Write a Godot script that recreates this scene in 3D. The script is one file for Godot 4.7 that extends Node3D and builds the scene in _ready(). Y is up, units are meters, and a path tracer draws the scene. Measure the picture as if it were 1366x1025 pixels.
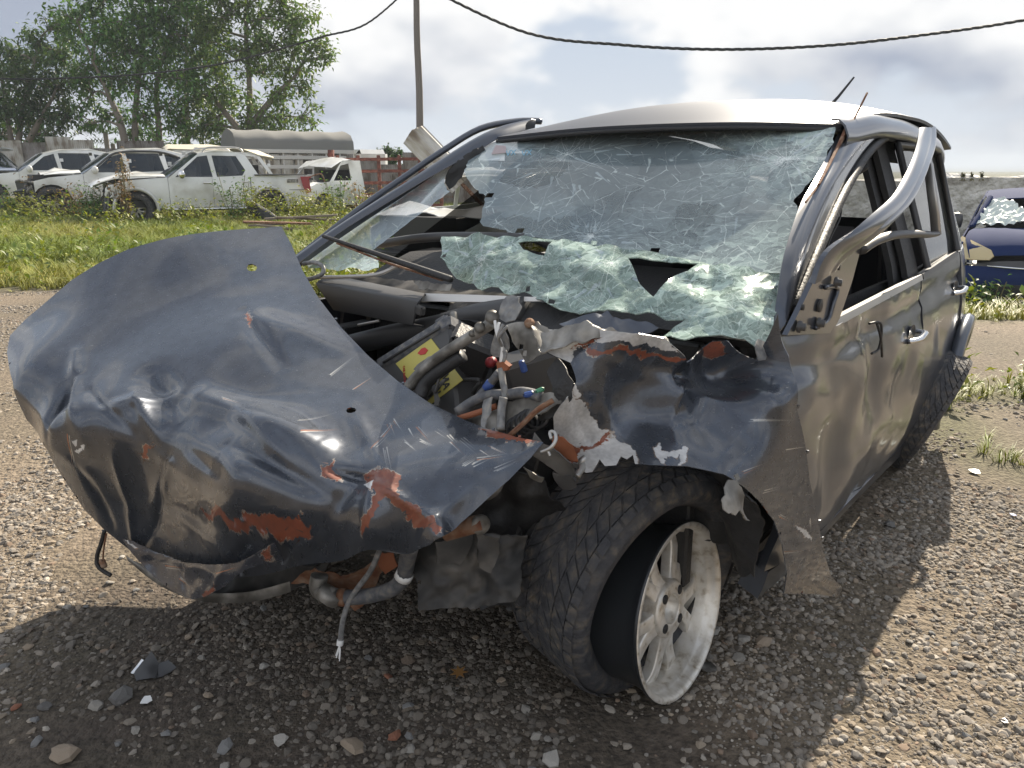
extends Node3D
# A wrecked hatchback on a gravel scrapyard lot. Metres, y up; the wreck is laid out in its own frame (x its left side, z its nose).

const TAU4 := PI / 2.0
var M := {}                                   # materials
var names := {}
var rng := RandomNumberGenerator.new()
var noise_a := FastNoiseLite.new()
var noise_b := FastNoiseLite.new()
var noise_c := FastNoiseLite.new()

# ---------------------------------------------------------------- things and parts
func numbered(called: String) -> String:
	if not names.has(called):
		names[called] = 0
		return called
	names[called] += 1
	return "%s_%03d" % [called, names[called]]

func tag(o: Node3D, label: String, category: String, group := "", kind := "") -> Node3D:
	if label: o.set_meta("label", label)
	if category: o.set_meta("category", category)
	if group: o.set_meta("group", group)
	if kind: o.set_meta("kind", kind)
	return o

func thing(called: String, label: String, category: String, at := Transform3D(), group := "") -> Node3D:
	var o := Node3D.new()
	o.name = numbered(called)
	add_child(o, true)
	o.transform = at
	tag(o, label, category, group)
	return o

func part(called: String, mesh: Mesh, mat: Material, parent: Node3D, at := Transform3D()) -> MeshInstance3D:
	var o := MeshInstance3D.new()
	o.mesh = mesh
	o.material_override = mat
	if parent == self:
		o.name = numbered(called)
	else:
		var n := called
		var k := 0
		while parent.has_node(NodePath(n)):
			k += 1
			n = "%s_%03d" % [called, k]
		o.name = n
	parent.add_child(o, true)
	o.transform = at
	return o

func structure(called: String, mesh: Mesh, mat: Material, label: String) -> MeshInstance3D:
	var o := part(called, mesh, mat, self)
	tag(o, label, "", "", "structure")
	return o

func copies(called: String, mesh: Mesh, mat: Material, parent: Node3D, at: Array, tints: Array) -> MultiMeshInstance3D:
	var mm := MultiMesh.new()
	mm.transform_format = MultiMesh.TRANSFORM_3D
	mm.use_colors = tints.size() > 0
	mm.mesh = mesh
	mm.instance_count = at.size()
	for i in at.size():
		mm.set_instance_transform(i, at[i])
		if tints.size() > 0: mm.set_instance_color(i, tints[i])
	var o := MultiMeshInstance3D.new()
	o.multimesh = mm
	o.material_override = mat
	o.name = numbered(called) if parent == self else called
	parent.add_child(o, true)
	return o

# ---------------------------------------------------------------- meshes
class Geo:                                     # triangles with shared, smooth vertices
	var v := PackedVector3Array()
	var n := PackedVector3Array()
	var t := PackedVector2Array()
	var i := PackedInt32Array()
	func add(p: Vector3, nn := Vector3.UP, uv := Vector2.ZERO) -> int:
		v.append(p); n.append(nn); t.append(uv)
		return v.size() - 1
	func tri(a: int, b: int, c: int) -> void:
		i.append(a); i.append(b); i.append(c)
	func quad(a: int, b: int, c: int, d: int) -> void:
		i.append(a); i.append(b); i.append(c); i.append(a); i.append(c); i.append(d)
	func smooth() -> void:                      # area-weighted normals
		var s := PackedVector3Array(); s.resize(v.size())
		for k in range(0, i.size(), 3):
			var f := (v[i[k + 2]] - v[i[k]]).cross(v[i[k + 1]] - v[i[k]])
			s[i[k]] += f; s[i[k + 1]] += f; s[i[k + 2]] += f
		for k in v.size(): n[k] = s[k].normalized() if s[k].length_squared() > 1e-20 else Vector3.UP
	func flat_face(pts: PackedVector3Array) -> void:          # a convex polygon, clockwise from its front
		var f := Vector3.ZERO
		for k in range(1, pts.size() - 1): f += (pts[k + 1] - pts[0]).cross(pts[k] - pts[0])
		f = f.normalized()
		var b := v.size()
		var ax := Vector3.UP.cross(f)
		if ax.length() < 0.1: ax = Vector3.RIGHT
		ax = ax.normalized()
		var ay := f.cross(ax)
		for p in pts: add(p, f, Vector2(p.dot(ax), p.dot(ay)))
		for k in range(1, pts.size() - 1): tri(b, b + k, b + k + 1)
	func join(g: Geo, at := Transform3D()) -> void:
		var b := v.size()
		for k in g.v.size(): add(at * g.v[k], (at.basis * g.n[k]).normalized(), g.t[k])
		for k in g.i: i.append(b + k)
	func mesh() -> ArrayMesh:
		var a := []; a.resize(Mesh.ARRAY_MAX)
		a[Mesh.ARRAY_VERTEX] = v; a[Mesh.ARRAY_NORMAL] = n; a[Mesh.ARRAY_TEX_UV] = t; a[Mesh.ARRAY_INDEX] = i
		var m := ArrayMesh.new()
		if v.size() > 0: m.add_surface_from_arrays(Mesh.PRIMITIVE_TRIANGLES, a)
		return m

# box with chamfered edges, centred
func box(s: Vector3, c := 0.004) -> Geo:
	var g := Geo.new()
	c = minf(c, minf(s.x, minf(s.y, s.z)) * 0.45)
	var h := s * 0.5
	var dirs: Array[Vector3] = [Vector3.RIGHT, Vector3.LEFT, Vector3.UP, Vector3.DOWN, Vector3.BACK, Vector3.FORWARD]
	for d in dirs:
		var a := Vector3(d.y, d.z, d.x).abs()
		var b := d.cross(a)
		var ha := absf(h.dot(a)) - c
		var hb := absf(h.dot(b.abs())) - c
		var o := d * absf(h.dot(d.abs()))
		g.flat_face([o + a * ha + b * hb, o + a * ha - b * hb, o - a * ha - b * hb, o - a * ha + b * hb])
	for sx in [-1, 1]:
		for sy in [-1, 1]:
			for ax in 3:
				var e := Vector3.ZERO; e[ax] = h[ax] - c
				var u := (ax + 1) % 3
				var w := (ax + 2) % 3
				var p := Vector3.ZERO; p[u] = sx * h[u]; p[w] = sy * (h[w] - c)
				var q := Vector3.ZERO; q[u] = sx * (h[u] - c); q[w] = sy * h[w]
				var pts: PackedVector3Array = [p + e, q + e, q - e, p - e]
				var out := p + q
				if (pts[2] - pts[0]).cross(pts[1] - pts[0]).dot(out) < 0: pts.reverse()
				g.flat_face(pts)
	return g

func boxes(list: Array) -> Geo:                # [[centre, size, (basis)]...]
	var g := Geo.new()
	for b in list: g.join(box(b[1], 0.006), Transform3D(b[2] if b.size() > 2 else Basis(), b[0]))
	return g

# smooth curve through points
func curve(p: PackedVector3Array, per := 8) -> PackedVector3Array:
	if p.size() < 3: return p
	var o := PackedVector3Array()
	for k in p.size() - 1:
		var a := p[maxi(k - 1, 0)]
		var d := p[mini(k + 2, p.size() - 1)]
		for j in per: o.append(p[k].cubic_interpolate(p[k + 1], a, d, float(j) / per))
	o.append(p[p.size() - 1])
	return o

func along(p: PackedVector3Array, n: int) -> PackedVector3Array:   # n + 1 points evenly along a polyline
	var l := PackedFloat32Array([0.0])
	for k in range(1, p.size()): l.append(l[k - 1] + p[k].distance_to(p[k - 1]))
	var o := PackedVector3Array()
	var k := 0
	for j in n + 1:
		var s := l[l.size() - 1] * j / n
		while k < p.size() - 2 and l[k + 1] < s: k += 1
		o.append(p[k].lerp(p[k + 1], clampf((s - l[k]) / maxf(l[k + 1] - l[k], 1e-6), 0, 1)))
	return o

# tube along a polyline, radius per point (array or number), optionally flattened section
func tube(p: PackedVector3Array, r, sides := 8, flat := 1.0) -> Geo:
	var g := Geo.new()
	var up := Vector3.UP
	var n := p.size()
	for k in n:
		var d := (p[mini(k + 1, n - 1)] - p[maxi(k - 1, 0)]).normalized()
		var x := up.cross(d)
		if x.length() < 0.05: x = Vector3.RIGHT.cross(d)
		x = x.normalized()
		var y := d.cross(x).normalized()
		up = y
		var rr: float = r[k] if r is Array or r is PackedFloat32Array else r
		for j in sides:
			var a := TAU * j / sides
			g.add(p[k] + (x * cos(a) + y * sin(a) * flat) * rr, Vector3.UP, Vector2(float(j) / sides, float(k) / n))
	for k in n - 1:
		for j in sides:
			var a := k * sides + j
			var b := k * sides + (j + 1) % sides
			g.quad(a, a + sides, b + sides, b)
	var s0 := g.add(p[0]); var s1 := g.add(p[n - 1])
	for j in sides:
		g.tri(s0, j, (j + 1) % sides)
		g.tri(s1, (n - 1) * sides + (j + 1) % sides, (n - 1) * sides + j)
	g.smooth()
	return g

# surface through rows of points (all rows the same length); thick > 0 gives it a back and edges
func skin(rows: Array, thick := 0.0, fine := 1) -> Geo:
	var g := Geo.new()
	var m: int = rows[0].size()
	for a in rows.size():
		for b in m: g.add(rows[a][b], Vector3.UP, Vector2(float(b) / (m - 1), float(a) / maxi(rows.size() - 1, 1)))
	for a in rows.size() - 1:
		for b in m - 1: g.quad(a * m + b, a * m + b + 1, (a + 1) * m + b + 1, (a + 1) * m + b)
	g.smooth()
	if thick > 0.0:
		var rim := PackedInt32Array()
		for b in m: rim.append(b)
		for a in range(1, rows.size()): rim.append(a * m + m - 1)
		for b in range(m - 2, -1, -1): rim.append((rows.size() - 1) * m + b)
		for a in range(rows.size() - 2, 0, -1): rim.append(a * m)
		thicken(g, thick, rim)
	return g

func thicken(g: Geo, thick: float, rim: PackedInt32Array) -> void:
	var c := g.v.size()
	var tris := g.i.duplicate()
	for k in c: g.add(g.v[k] - g.n[k] * thick, -g.n[k], g.t[k])
	for k in range(0, tris.size(), 3): g.tri(c + tris[k], c + tris[k + 2], c + tris[k + 1])
	for k in rim.size():
		var a := rim[k]
		var b := rim[(k + 1) % rim.size()]
		g.flat_face([g.v[a], g.v[c + a], g.v[c + b], g.v[b]])

# body of revolution round x: profile of (x, radius) points
func lathe(prof: PackedVector2Array, sides := 40, wob := 0.0) -> Geo:
	var g := Geo.new()
	var m := prof.size()
	for a in sides + 1:
		var t := TAU * a / sides
		for b in m:
			var r := prof[b].y * (1.0 + wob * sin(3 * t + b))
			g.add(Vector3(prof[b].x, r * cos(t), r * sin(t)), Vector3.UP, Vector2(float(a) / sides, float(b) / (m - 1)))
	for a in sides:
		for b in m - 1: g.quad(a * m + b, (a + 1) * m + b, (a + 1) * m + b + 1, a * m + b + 1)
	g.smooth()
	for b in m:                                # close the seam's shading
		var s := (g.n[b] + g.n[sides * m + b]).normalized()
		g.n[b] = s; g.n[sides * m + b] = s
	return g

# flat polygon pushed out to a plate (in its own xy plane, front towards +z)
func plate(poly: PackedVector2Array, depth: float) -> Geo:
	var g := Geo.new()
	if Geometry2D.is_polygon_clockwise(poly): poly.reverse()
	var ix := Geometry2D.triangulate_polygon(poly)
	for s in 2:
		var b := g.v.size()
		for p in poly: g.add(Vector3(p.x, p.y, depth * 0.5 * (1 - 2 * s)), Vector3(0, 0, 1 - 2 * s), p)
		for k in range(0, ix.size(), 3):
			var a := g.v[b + ix[k]]; var c := g.v[b + ix[k + 1]]; var d := g.v[b + ix[k + 2]]
			var f := (d - a).cross(c - a).z
			if (f > 0) == (s == 0): g.tri(b + ix[k], b + ix[k + 1], b + ix[k + 2])
			else: g.tri(b + ix[k], b + ix[k + 2], b + ix[k + 1])
	for k in poly.size():
		var p := poly[k]; var q := poly[(k + 1) % poly.size()]
		var h := depth * 0.5
		g.flat_face([Vector3(p.x, p.y, h), Vector3(p.x, p.y, -h), Vector3(q.x, q.y, -h), Vector3(q.x, q.y, h)])
	return g

# ---------------------------------------------------------------- bent sheet metal
class Bend:                                    # thin-plate height field through control points, plus creases
	var p: Array = []
	var w := PackedFloat64Array()
	var creases: Array = []
	var rough: FastNoiseLite
	var amp := 0.0
	var n := 0
	var px := PackedFloat64Array()
	var py := PackedFloat64Array()
	func _init(points: Array, lam := 1e-4) -> void:
		p = points; n = p.size()
		for q in p: px.append(q.x); py.append(q.y)
		var m := n + 3
		var a := []
		for i in m:
			var row := PackedFloat64Array(); row.resize(m + 1); a.append(row)
		for i in n:
			for j in n:
				var d: float = (p[i].x - p[j].x) ** 2 + (p[i].y - p[j].y) ** 2
				a[i][j] = 0.5 * d * log(d) if d > 1e-12 else 0.0
			a[i][i] += lam
			a[i][n] = 1.0; a[i][n + 1] = p[i].x; a[i][n + 2] = p[i].y
			a[n][i] = 1.0; a[n + 1][i] = p[i].x; a[n + 2][i] = p[i].y
			a[i][m] = p[i].z
		for c in m:
			var b := c
			for r in range(c + 1, m):
				if absf(a[r][c]) > absf(a[b][c]): b = r
			var sw = a[c]; a[c] = a[b]; a[b] = sw
			for r in range(c + 1, m):
				var f: float = a[r][c] / a[c][c]
				if f != 0.0:
					for k in range(c, m + 1): a[r][k] -= f * a[c][k]
		w.resize(m)
		for c in range(m - 1, -1, -1):
			var s: float = a[c][m]
			for k in range(c + 1, m): s -= a[c][k] * w[k]
			w[c] = s / a[c][c]
	func at(u: float, v: float) -> float:
		var s := w[n] + w[n + 1] * u + w[n + 2] * v
		for i in n:
			var a := u - px[i]
			var b := v - py[i]
			var d := a * a + b * b
			if d > 1e-12: s += w[i] * 0.5 * d * log(d)
		var q := Vector2(u, v)
		for c in creases:                       # [from, to, height, width, ends soft, one-sided]
			var e: Vector2 = c[1] - c[0]
			var l2 := e.length_squared()
			var t: float = (q - c[0]).dot(e) / l2
			var tc := clampf(t, 0, 1)
			var d: float = (q - c[0] - e * tc).length() / c[3]
			if d < 4.0:
				var f := exp(-1.5 * (sqrt(d * d + 0.09) - 0.3)) if c[4] > 0 else exp(-d * d)
				f *= 0.35 + 0.65 * sin(PI * clampf(tc, 0.0, 1.0))
				s += c[2] * f
		if amp > 0.0: s += amp * rough.get_noise_2d(u * 100, v * 100)
		return s

# sheet cut to an outline, in the frame fr (x, y along it, z out of it); holes are cut out
func sheet(fr: Transform3D, outline: PackedVector2Array, b: Bend, step: float, thick := 0.002, holes := [], rag := 0.0) -> Geo:
	if Geometry2D.is_polygon_clockwise(outline): outline.reverse()
	if rag > 0.0:                               # torn edge
		var o := PackedVector2Array()
		for k in outline.size():
			var p := outline[k]; var q := outline[(k + 1) % outline.size()]
			var m := maxi(1, int(p.distance_to(q) / (rag * 4)))
			for j in m: o.append(p.lerp(q, float(j) / m) + Vector2(rng.randf_range(-rag, rag), rng.randf_range(-rag, rag)))
		outline = o
	var lo := outline[0]; var hi := outline[0]
	for p in outline: lo = lo.min(p); hi = hi.max(p)
	lo -= Vector2(step, step) * 0.513; hi += Vector2(step, step)
	var nx := int((hi.x - lo.x) / step) + 2
	var ny := int((hi.y - lo.y) / step) + 2
	var H := PackedFloat32Array(); H.resize((nx + 1) * (ny + 1))
	var I := PackedByteArray(); I.resize((nx + 1) * (ny + 1))
	var near := PackedByteArray(); near.resize((nx + 1) * (ny + 1))
	var loops := [outline] + holes
	for y in ny + 1:
		for poly in loops:                     # which grid points are inside, row by row
			var vy := lo.y + y * step
			var xs := []
			for k in poly.size():
				var p: Vector2 = poly[k]; var q: Vector2 = poly[(k + 1) % poly.size()]
				if (p.y > vy) != (q.y > vy): xs.append(p.x + (vy - p.y) / (q.y - p.y) * (q.x - p.x))
			xs.sort()
			for k in range(0, xs.size() - 1, 2):
				for x in range(maxi(0, int(ceil((xs[k] - lo.x) / step))), mini(nx, int(floor((xs[k + 1] - lo.x) / step))) + 1):
					I[y * (nx + 1) + x] ^= 1
	var cut := PackedByteArray(); cut.resize(nx * ny)
	for poly in loops:
		for k in poly.size():
			var p: Vector2 = poly[k]; var q: Vector2 = poly[(k + 1) % poly.size()]
			var m := int(p.distance_to(q) / step * 6) + 1
			for j in m + 1:
				var c := (p.lerp(q, float(j) / m) - lo) / step
				cut[int(c.y) * nx + int(c.x)] = 1
	for y in ny:
		for x in nx:
			var c := y * nx + x
			if cut[c] or I[y * (nx + 1) + x]:
				for d in [0, 1]:
					for e in [0, 1]: near[(y + d) * (nx + 1) + x + e] = 1
	var grown := near.duplicate()
	for y in range(1, ny):
		for x in range(1, nx):
			if near[y * (nx + 1) + x]:
				for d in [-1, 1]:
					grown[(y + d) * (nx + 1) + x] = 1; grown[y * (nx + 1) + x + d] = 1
	for y in ny + 1:
		for x in nx + 1:
			if grown[y * (nx + 1) + x]: H[y * (nx + 1) + x] = b.at(lo.x + x * step, lo.y + y * step)
	var g := Geo.new()
	var known := {}
	var size := hi - lo
	var put := func(q: Vector2) -> int:
		var key := Vector2i(int(round(q.x * 20000)), int(round(q.y * 20000)))
		if known.has(key): return known[key]
		var c := (q - lo) / step
		var cx := clampi(int(c.x), 0, nx - 1); var cy := clampi(int(c.y), 0, ny - 1)
		var fx := c.x - cx; var fy := c.y - cy
		var k := cy * (nx + 1) + cx
		var h := lerpf(lerpf(H[k], H[k + 1], fx), lerpf(H[k + nx + 1], H[k + nx + 2], fx), fy)
		var i: int = g.add(fr * Vector3(q.x, q.y, h), Vector3.UP, Vector2((q.x - lo.x) / size.x, 1.0 - (q.y - lo.y) / size.y))
		known[key] = i
		return i
	for y in ny:
		for x in nx:
			var o := lo + Vector2(x, y) * step
			if cut[y * nx + x]:
				var cell: PackedVector2Array = [o, o + Vector2(step, 0), o + Vector2(step, step), o + Vector2(0, step)]
				var pieces: Array = Geometry2D.intersect_polygons(cell, outline)
				for hole in holes:
					var left := []
					for pc in pieces: left.append_array(Geometry2D.clip_polygons(pc, hole))
					pieces = left
				for pc in pieces:
					if Geometry2D.is_polygon_clockwise(pc): pc.reverse()
					var ix := Geometry2D.triangulate_polygon(pc)
					for k in range(0, ix.size(), 3):
						var a: int = put.call(pc[ix[k]]); var c: int = put.call(pc[ix[k + 1]]); var d: int = put.call(pc[ix[k + 2]])
						if (pc[ix[k + 1]] - pc[ix[k]]).cross(pc[ix[k + 2]] - pc[ix[k]]) > 0: g.tri(a, d, c)
						else: g.tri(a, c, d)
			elif I[y * (nx + 1) + x]:
				g.quad(put.call(o), put.call(o + Vector2(0, step)), put.call(o + Vector2(step, step)), put.call(o + Vector2(step, 0)))
	g.smooth()
	if thick > 0.0:
		var edges := {}
		for k in range(0, g.i.size(), 3):
			for j in 3:
				var a := g.i[k + j]; var c := g.i[k + (j + 1) % 3]
				var back := c * 1000000 + a
				if edges.has(back): edges.erase(back)
				else: edges[a * 1000000 + c] = 1
		var m := g.v.size()
		var tris := g.i.duplicate()
		for k in m: g.add(g.v[k] - g.n[k] * thick, -g.n[k], g.t[k])
		for k in range(0, tris.size(), 3): g.tri(m + tris[k], m + tris[k + 2], m + tris[k + 1])
		for e in edges:
			var a: int = e / 1000000; var c: int = e % 1000000
			g.flat_face([g.v[c], g.v[a], g.v[m + a], g.v[m + c]])
	return g

func bend(d: Dictionary) -> Bend:
	var b := Bend.new(d.ctl, d.get("lam", 1e-4))
	b.creases = d.get("cre", [])
	if d.has("amp"):
		b.amp = d.amp; b.rough = noise_c
	return b

func frame(d: Dictionary) -> Transform3D:
	return Transform3D(Basis(d.u, d.v, d.u.cross(d.v)), d.o)

# ---------------------------------------------------------------- textures
func image(w: int, h: int, c: Color) -> Image:
	var m := Image.create_empty(w, h, false, Image.FORMAT_RGBA8)
	m.fill(c)
	return m

func tex(m: Image) -> ImageTexture: return ImageTexture.create_from_image(m)

func noise_tex(seed_: int, freq: float, ramp: Array, size := 512, octaves := 5, kind := FastNoiseLite.TYPE_SIMPLEX_SMOOTH) -> ImageTexture:
	var f := FastNoiseLite.new()
	f.seed = seed_; f.frequency = freq; f.fractal_octaves = octaves; f.noise_type = kind
	var im := f.get_seamless_image(size, size)
	var g := Gradient.new()
	g.offsets = PackedFloat32Array(ramp.map(func(r): return r[0]))
	g.colors = PackedColorArray(ramp.map(func(r): return r[1]))
	var o := Image.create_empty(size, size, false, Image.FORMAT_RGBA8)
	for y in size:
		for x in size: o.set_pixel(x, y, g.sample(im.get_pixel(x, y).r))
	return tex(o)

func bump_tex(seed_: int, freq: float, strength: float, size := 512, octaves := 4, kind := FastNoiseLite.TYPE_SIMPLEX_SMOOTH) -> ImageTexture:
	var f := FastNoiseLite.new()
	f.seed = seed_; f.frequency = freq; f.fractal_octaves = octaves; f.noise_type = kind
	var im := f.get_seamless_image(size, size)
	im.convert(Image.FORMAT_RGBA8)
	im.bump_map_to_normal_map(strength)
	return tex(im)

func line(m: Image, a: Vector2, b: Vector2, w: float, c: Color, fade := false) -> void:
	var n := int(a.distance_to(b) * 1.5) + 1
	for k in n + 1:
		var t := float(k) / n
		var q := a.lerp(b, t)
		var r := w * (1.0 - t if fade else 1.0)
		for dy in range(-int(ceil(r)), int(ceil(r)) + 1):
			for dx in range(-int(ceil(r)), int(ceil(r)) + 1):
				var d := Vector2(dx + floor(q.x) + 0.5 - q.x, dy + floor(q.y) + 0.5 - q.y).length()
				var s := clampf(r * 0.5 + 0.5 - d, 0, 1) * c.a
				var x := int(q.x) + dx; var y := int(q.y) + dy
				if s > 0 and x >= 0 and y >= 0 and x < m.get_width() and y < m.get_height():
					var o := m.get_pixel(x, y)
					m.set_pixel(x, y, Color(lerpf(o.r, c.r, s), lerpf(o.g, c.g, s), lerpf(o.b, c.b, s), maxf(o.a, s)))

func blot(m: Image, poly: PackedVector2Array, c: Color, ragged: float, keep_alpha := true) -> void:
	var lo := poly[0]; var hi := poly[0]
	for p in poly: lo = lo.min(p); hi = hi.max(p)
	for y in range(maxi(0, int(lo.y - ragged)), mini(m.get_height(), int(hi.y + ragged))):
		for x in range(maxi(0, int(lo.x - ragged)), mini(m.get_width(), int(hi.x + ragged))):
			var q := Vector2(x, y) + Vector2(noise_a.get_noise_2d(x * 0.9, y * 0.9), noise_a.get_noise_2d(x * 0.9 + 500, y * 0.9)) * ragged * 2.2 + Vector2(noise_a.get_noise_2d(x * 6.0, y * 6.0), noise_a.get_noise_2d(x * 6.0 + 500, y * 6.0)) * ragged * 0.5
			if Geometry2D.is_point_in_polygon(q, poly):
				var k := 1.0 + 0.16 * noise_b.get_noise_2d(x * 0.8, y * 0.8) + 0.10 * noise_a.get_noise_2d(x * 5.0, y * 5.0)
				m.set_pixel(x, y, Color(c.r * k, c.g * k, c.b * k, m.get_pixel(x, y).a if keep_alpha else c.a))

func chipped(m: Image, poly: PackedVector2Array, edge: Color, c: Color, ragged: float) -> void:
	var mid := Vector2.ZERO
	for p in poly: mid += p
	mid /= poly.size()
	var big := PackedVector2Array()
	for p in poly: big.append(p + (p - mid).normalized() * ragged * 0.35)
	blot(m, big, edge, ragged * 1.35)
	blot(m, poly, c, ragged)

func std(albedo: Color, rough := 0.6, metal := 0.0) -> StandardMaterial3D:      # albedo in linear, real-world values
	var m := StandardMaterial3D.new()
	m.albedo_color = albedo.linear_to_srgb()
	m.roughness = rough
	m.metallic = metal
	m.cull_mode = BaseMaterial3D.CULL_DISABLED
	return m

# ---------------------------------------------------------------- place
const PITCH := -15.5155
const EYE := Vector3(0, 1.32, 0)
const SUN_TRAVEL := Vector3(0.20, -1.0, 1.42)      # in the wreck's frame: the light comes from behind it
var wreck_at := Transform3D(Basis(Vector3(cos(deg_to_rad(38.0)), 0, sin(deg_to_rad(38.0))), Vector3.UP, Vector3(-sin(deg_to_rad(38.0)), 0, cos(deg_to_rad(38.0)))), Vector3(0.62, 0, -2.98))
var sun_dir := Vector3.ZERO

func camera_and_light() -> void:
	var cam := Camera3D.new()
	cam.name = "camera"
	cam.fov = 52.8188
	cam.near = 0.05
	cam.far = 900.0
	cam.position = EYE
	cam.rotation_degrees = Vector3(PITCH, 0, 0)
	add_child(cam)
	cam.current = true
	sun_dir = (wreck_at.basis * SUN_TRAVEL).normalized()
	var sun := DirectionalLight3D.new()
	sun.name = "sun"
	sun.light_energy = 1.6
	sun.light_color = Color(1.0, 0.95, 0.87)
	sun.light_angular_distance = 0.5
	sun.shadow_enabled = true
	add_child(sun)
	sun.basis = Basis.looking_at(sun_dir, Vector3.UP)
	var env := Environment.new()
	env.background_mode = Environment.BG_SKY
	var sky := Sky.new()
	var mat := PanoramaSkyMaterial.new()
	mat.panorama = ImageTexture.create_from_image(sky_image())
	sky.sky_material = mat
	env.sky = sky
	env.background_energy_multiplier = 1.0
	env.tonemap_mode = Environment.TONE_MAPPER_LINEAR
	env.tonemap_exposure = 2.15
	env.sdfgi_enabled = true
	env.ssao_enabled = true
	env.ssil_enabled = true
	env.fog_enabled = true
	env.fog_density = 0.0010
	env.fog_light_color = Color(0.80, 0.84, 0.88)
	var we := WorldEnvironment.new()
	we.name = "air"
	we.environment = env
	add_child(we)

# cumulus under a milky sky, thin towards the sun
func sky_image() -> Image:
	var w := 1536
	var h := 768
	var m := Image.create_empty(w, h, false, Image.FORMAT_RGBF)
	var big := FastNoiseLite.new()
	big.seed = 23; big.frequency = 0.42; big.fractal_octaves = 7; big.fractal_gain = 0.56
	var shade := FastNoiseLite.new()
	shade.seed = 77; shade.frequency = 0.30; shade.fractal_octaves = 5
	var s := -sun_dir
	for y in h / 2 + 2:
		var th := (y + 0.5) / h * PI
		for x in w:
			var ph := ((x + 0.5) / w - 0.5) * TAU
			var d := Vector3(sin(ph) * sin(th), cos(th), -cos(ph) * sin(th))
			var e := maxf(d.y, 0.0)
			var q := Vector3(d.x * 3.6, e * 7.5, d.z * 3.6) + Vector3(2.0, 1.0, 0.0)
			var c := big.get_noise_3dv(q) * 1.25 + 0.18
			var lit := big.get_noise_3dv(q + Vector3(s.x, 1.3, s.z) * 0.30) * 1.25 + 0.18
			var cover := smoothstep(-0.12, 0.10, c)
			var under := clampf(0.5 + 1.7 * shade.get_noise_3dv(q * 0.8 + Vector3(9, 0, 4)) + 1.2 * (lit - c) + 0.10, 0.0, 1.0)
			var glow := pow(maxf(d.dot(s), 0.0), 6.0)
			var blue := Vector3(0.50, 0.60, 0.76).lerp(Vector3(0.74, 0.79, 0.85), pow(1.0 - e, 5.0))
			var cloud := Vector3(1.02, 1.02, 1.02).lerp(Vector3(0.40, 0.45, 0.56), under)
			var col := blue.lerp(cloud, cover)
			col = col.lerp(Vector3(0.80, 0.83, 0.88), 0.35 * pow(1.0 - e, 18.0)) + Vector3(1.0, 0.96, 0.9) * glow * 0.40
			m.set_pixel(x, y, Color(col.x, col.y, col.z) * 0.46)
	for y in range(h / 2 + 2, h):
		for x in w: m.set_pixel(x, y, Color(0.30, 0.29, 0.26))
	return m

# how grassy the lot is at a point, 0 bare gravel to 1 overgrown
func grassy(x: float, z: float) -> float:
	var n := noise_a.get_noise_2d(x * 9.0, z * 9.0)
	var g := smoothstep(-1.4, 1.4, -z - 8.6 - 0.10 * x + 7.0 * n) if x < 1.5 else 0.0
	if x >= 1.5:
		g = smoothstep(-0.25, 0.25, 0.55 * n + 0.5 - absf(-z - 8.0) * 0.55)
		g = maxf(g, smoothstep(0.2, 0.6, 0.55 + n * 1.3 - absf(-z - 4.6 + 0.3 * (x - 3.0)) * 0.75) * 0.85)
		g = maxf(g, smoothstep(9.5, 10.5, -z))
		g = maxf(g, smoothstep(0.35, 0.8, 0.62 + n * 1.4 - absf(x - 2.4 - 0.12 * (z + 3.0)) * 0.7) * 0.8)
	return g

func ground_y(x: float, z: float) -> float:
	var y := 0.0
	if x > 3.0 and z < -6.8: y -= 0.42 * smoothstep(3.0, 4.4, x) * smoothstep(6.8, 8.6, -z)      # the bank down to the wall
	y += 0.02 * noise_b.get_noise_2d(x * 14.0, z * 14.0) * smoothstep(4.5, 8.0, Vector2(x - 0.6, z + 3).length())
	return y

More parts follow.
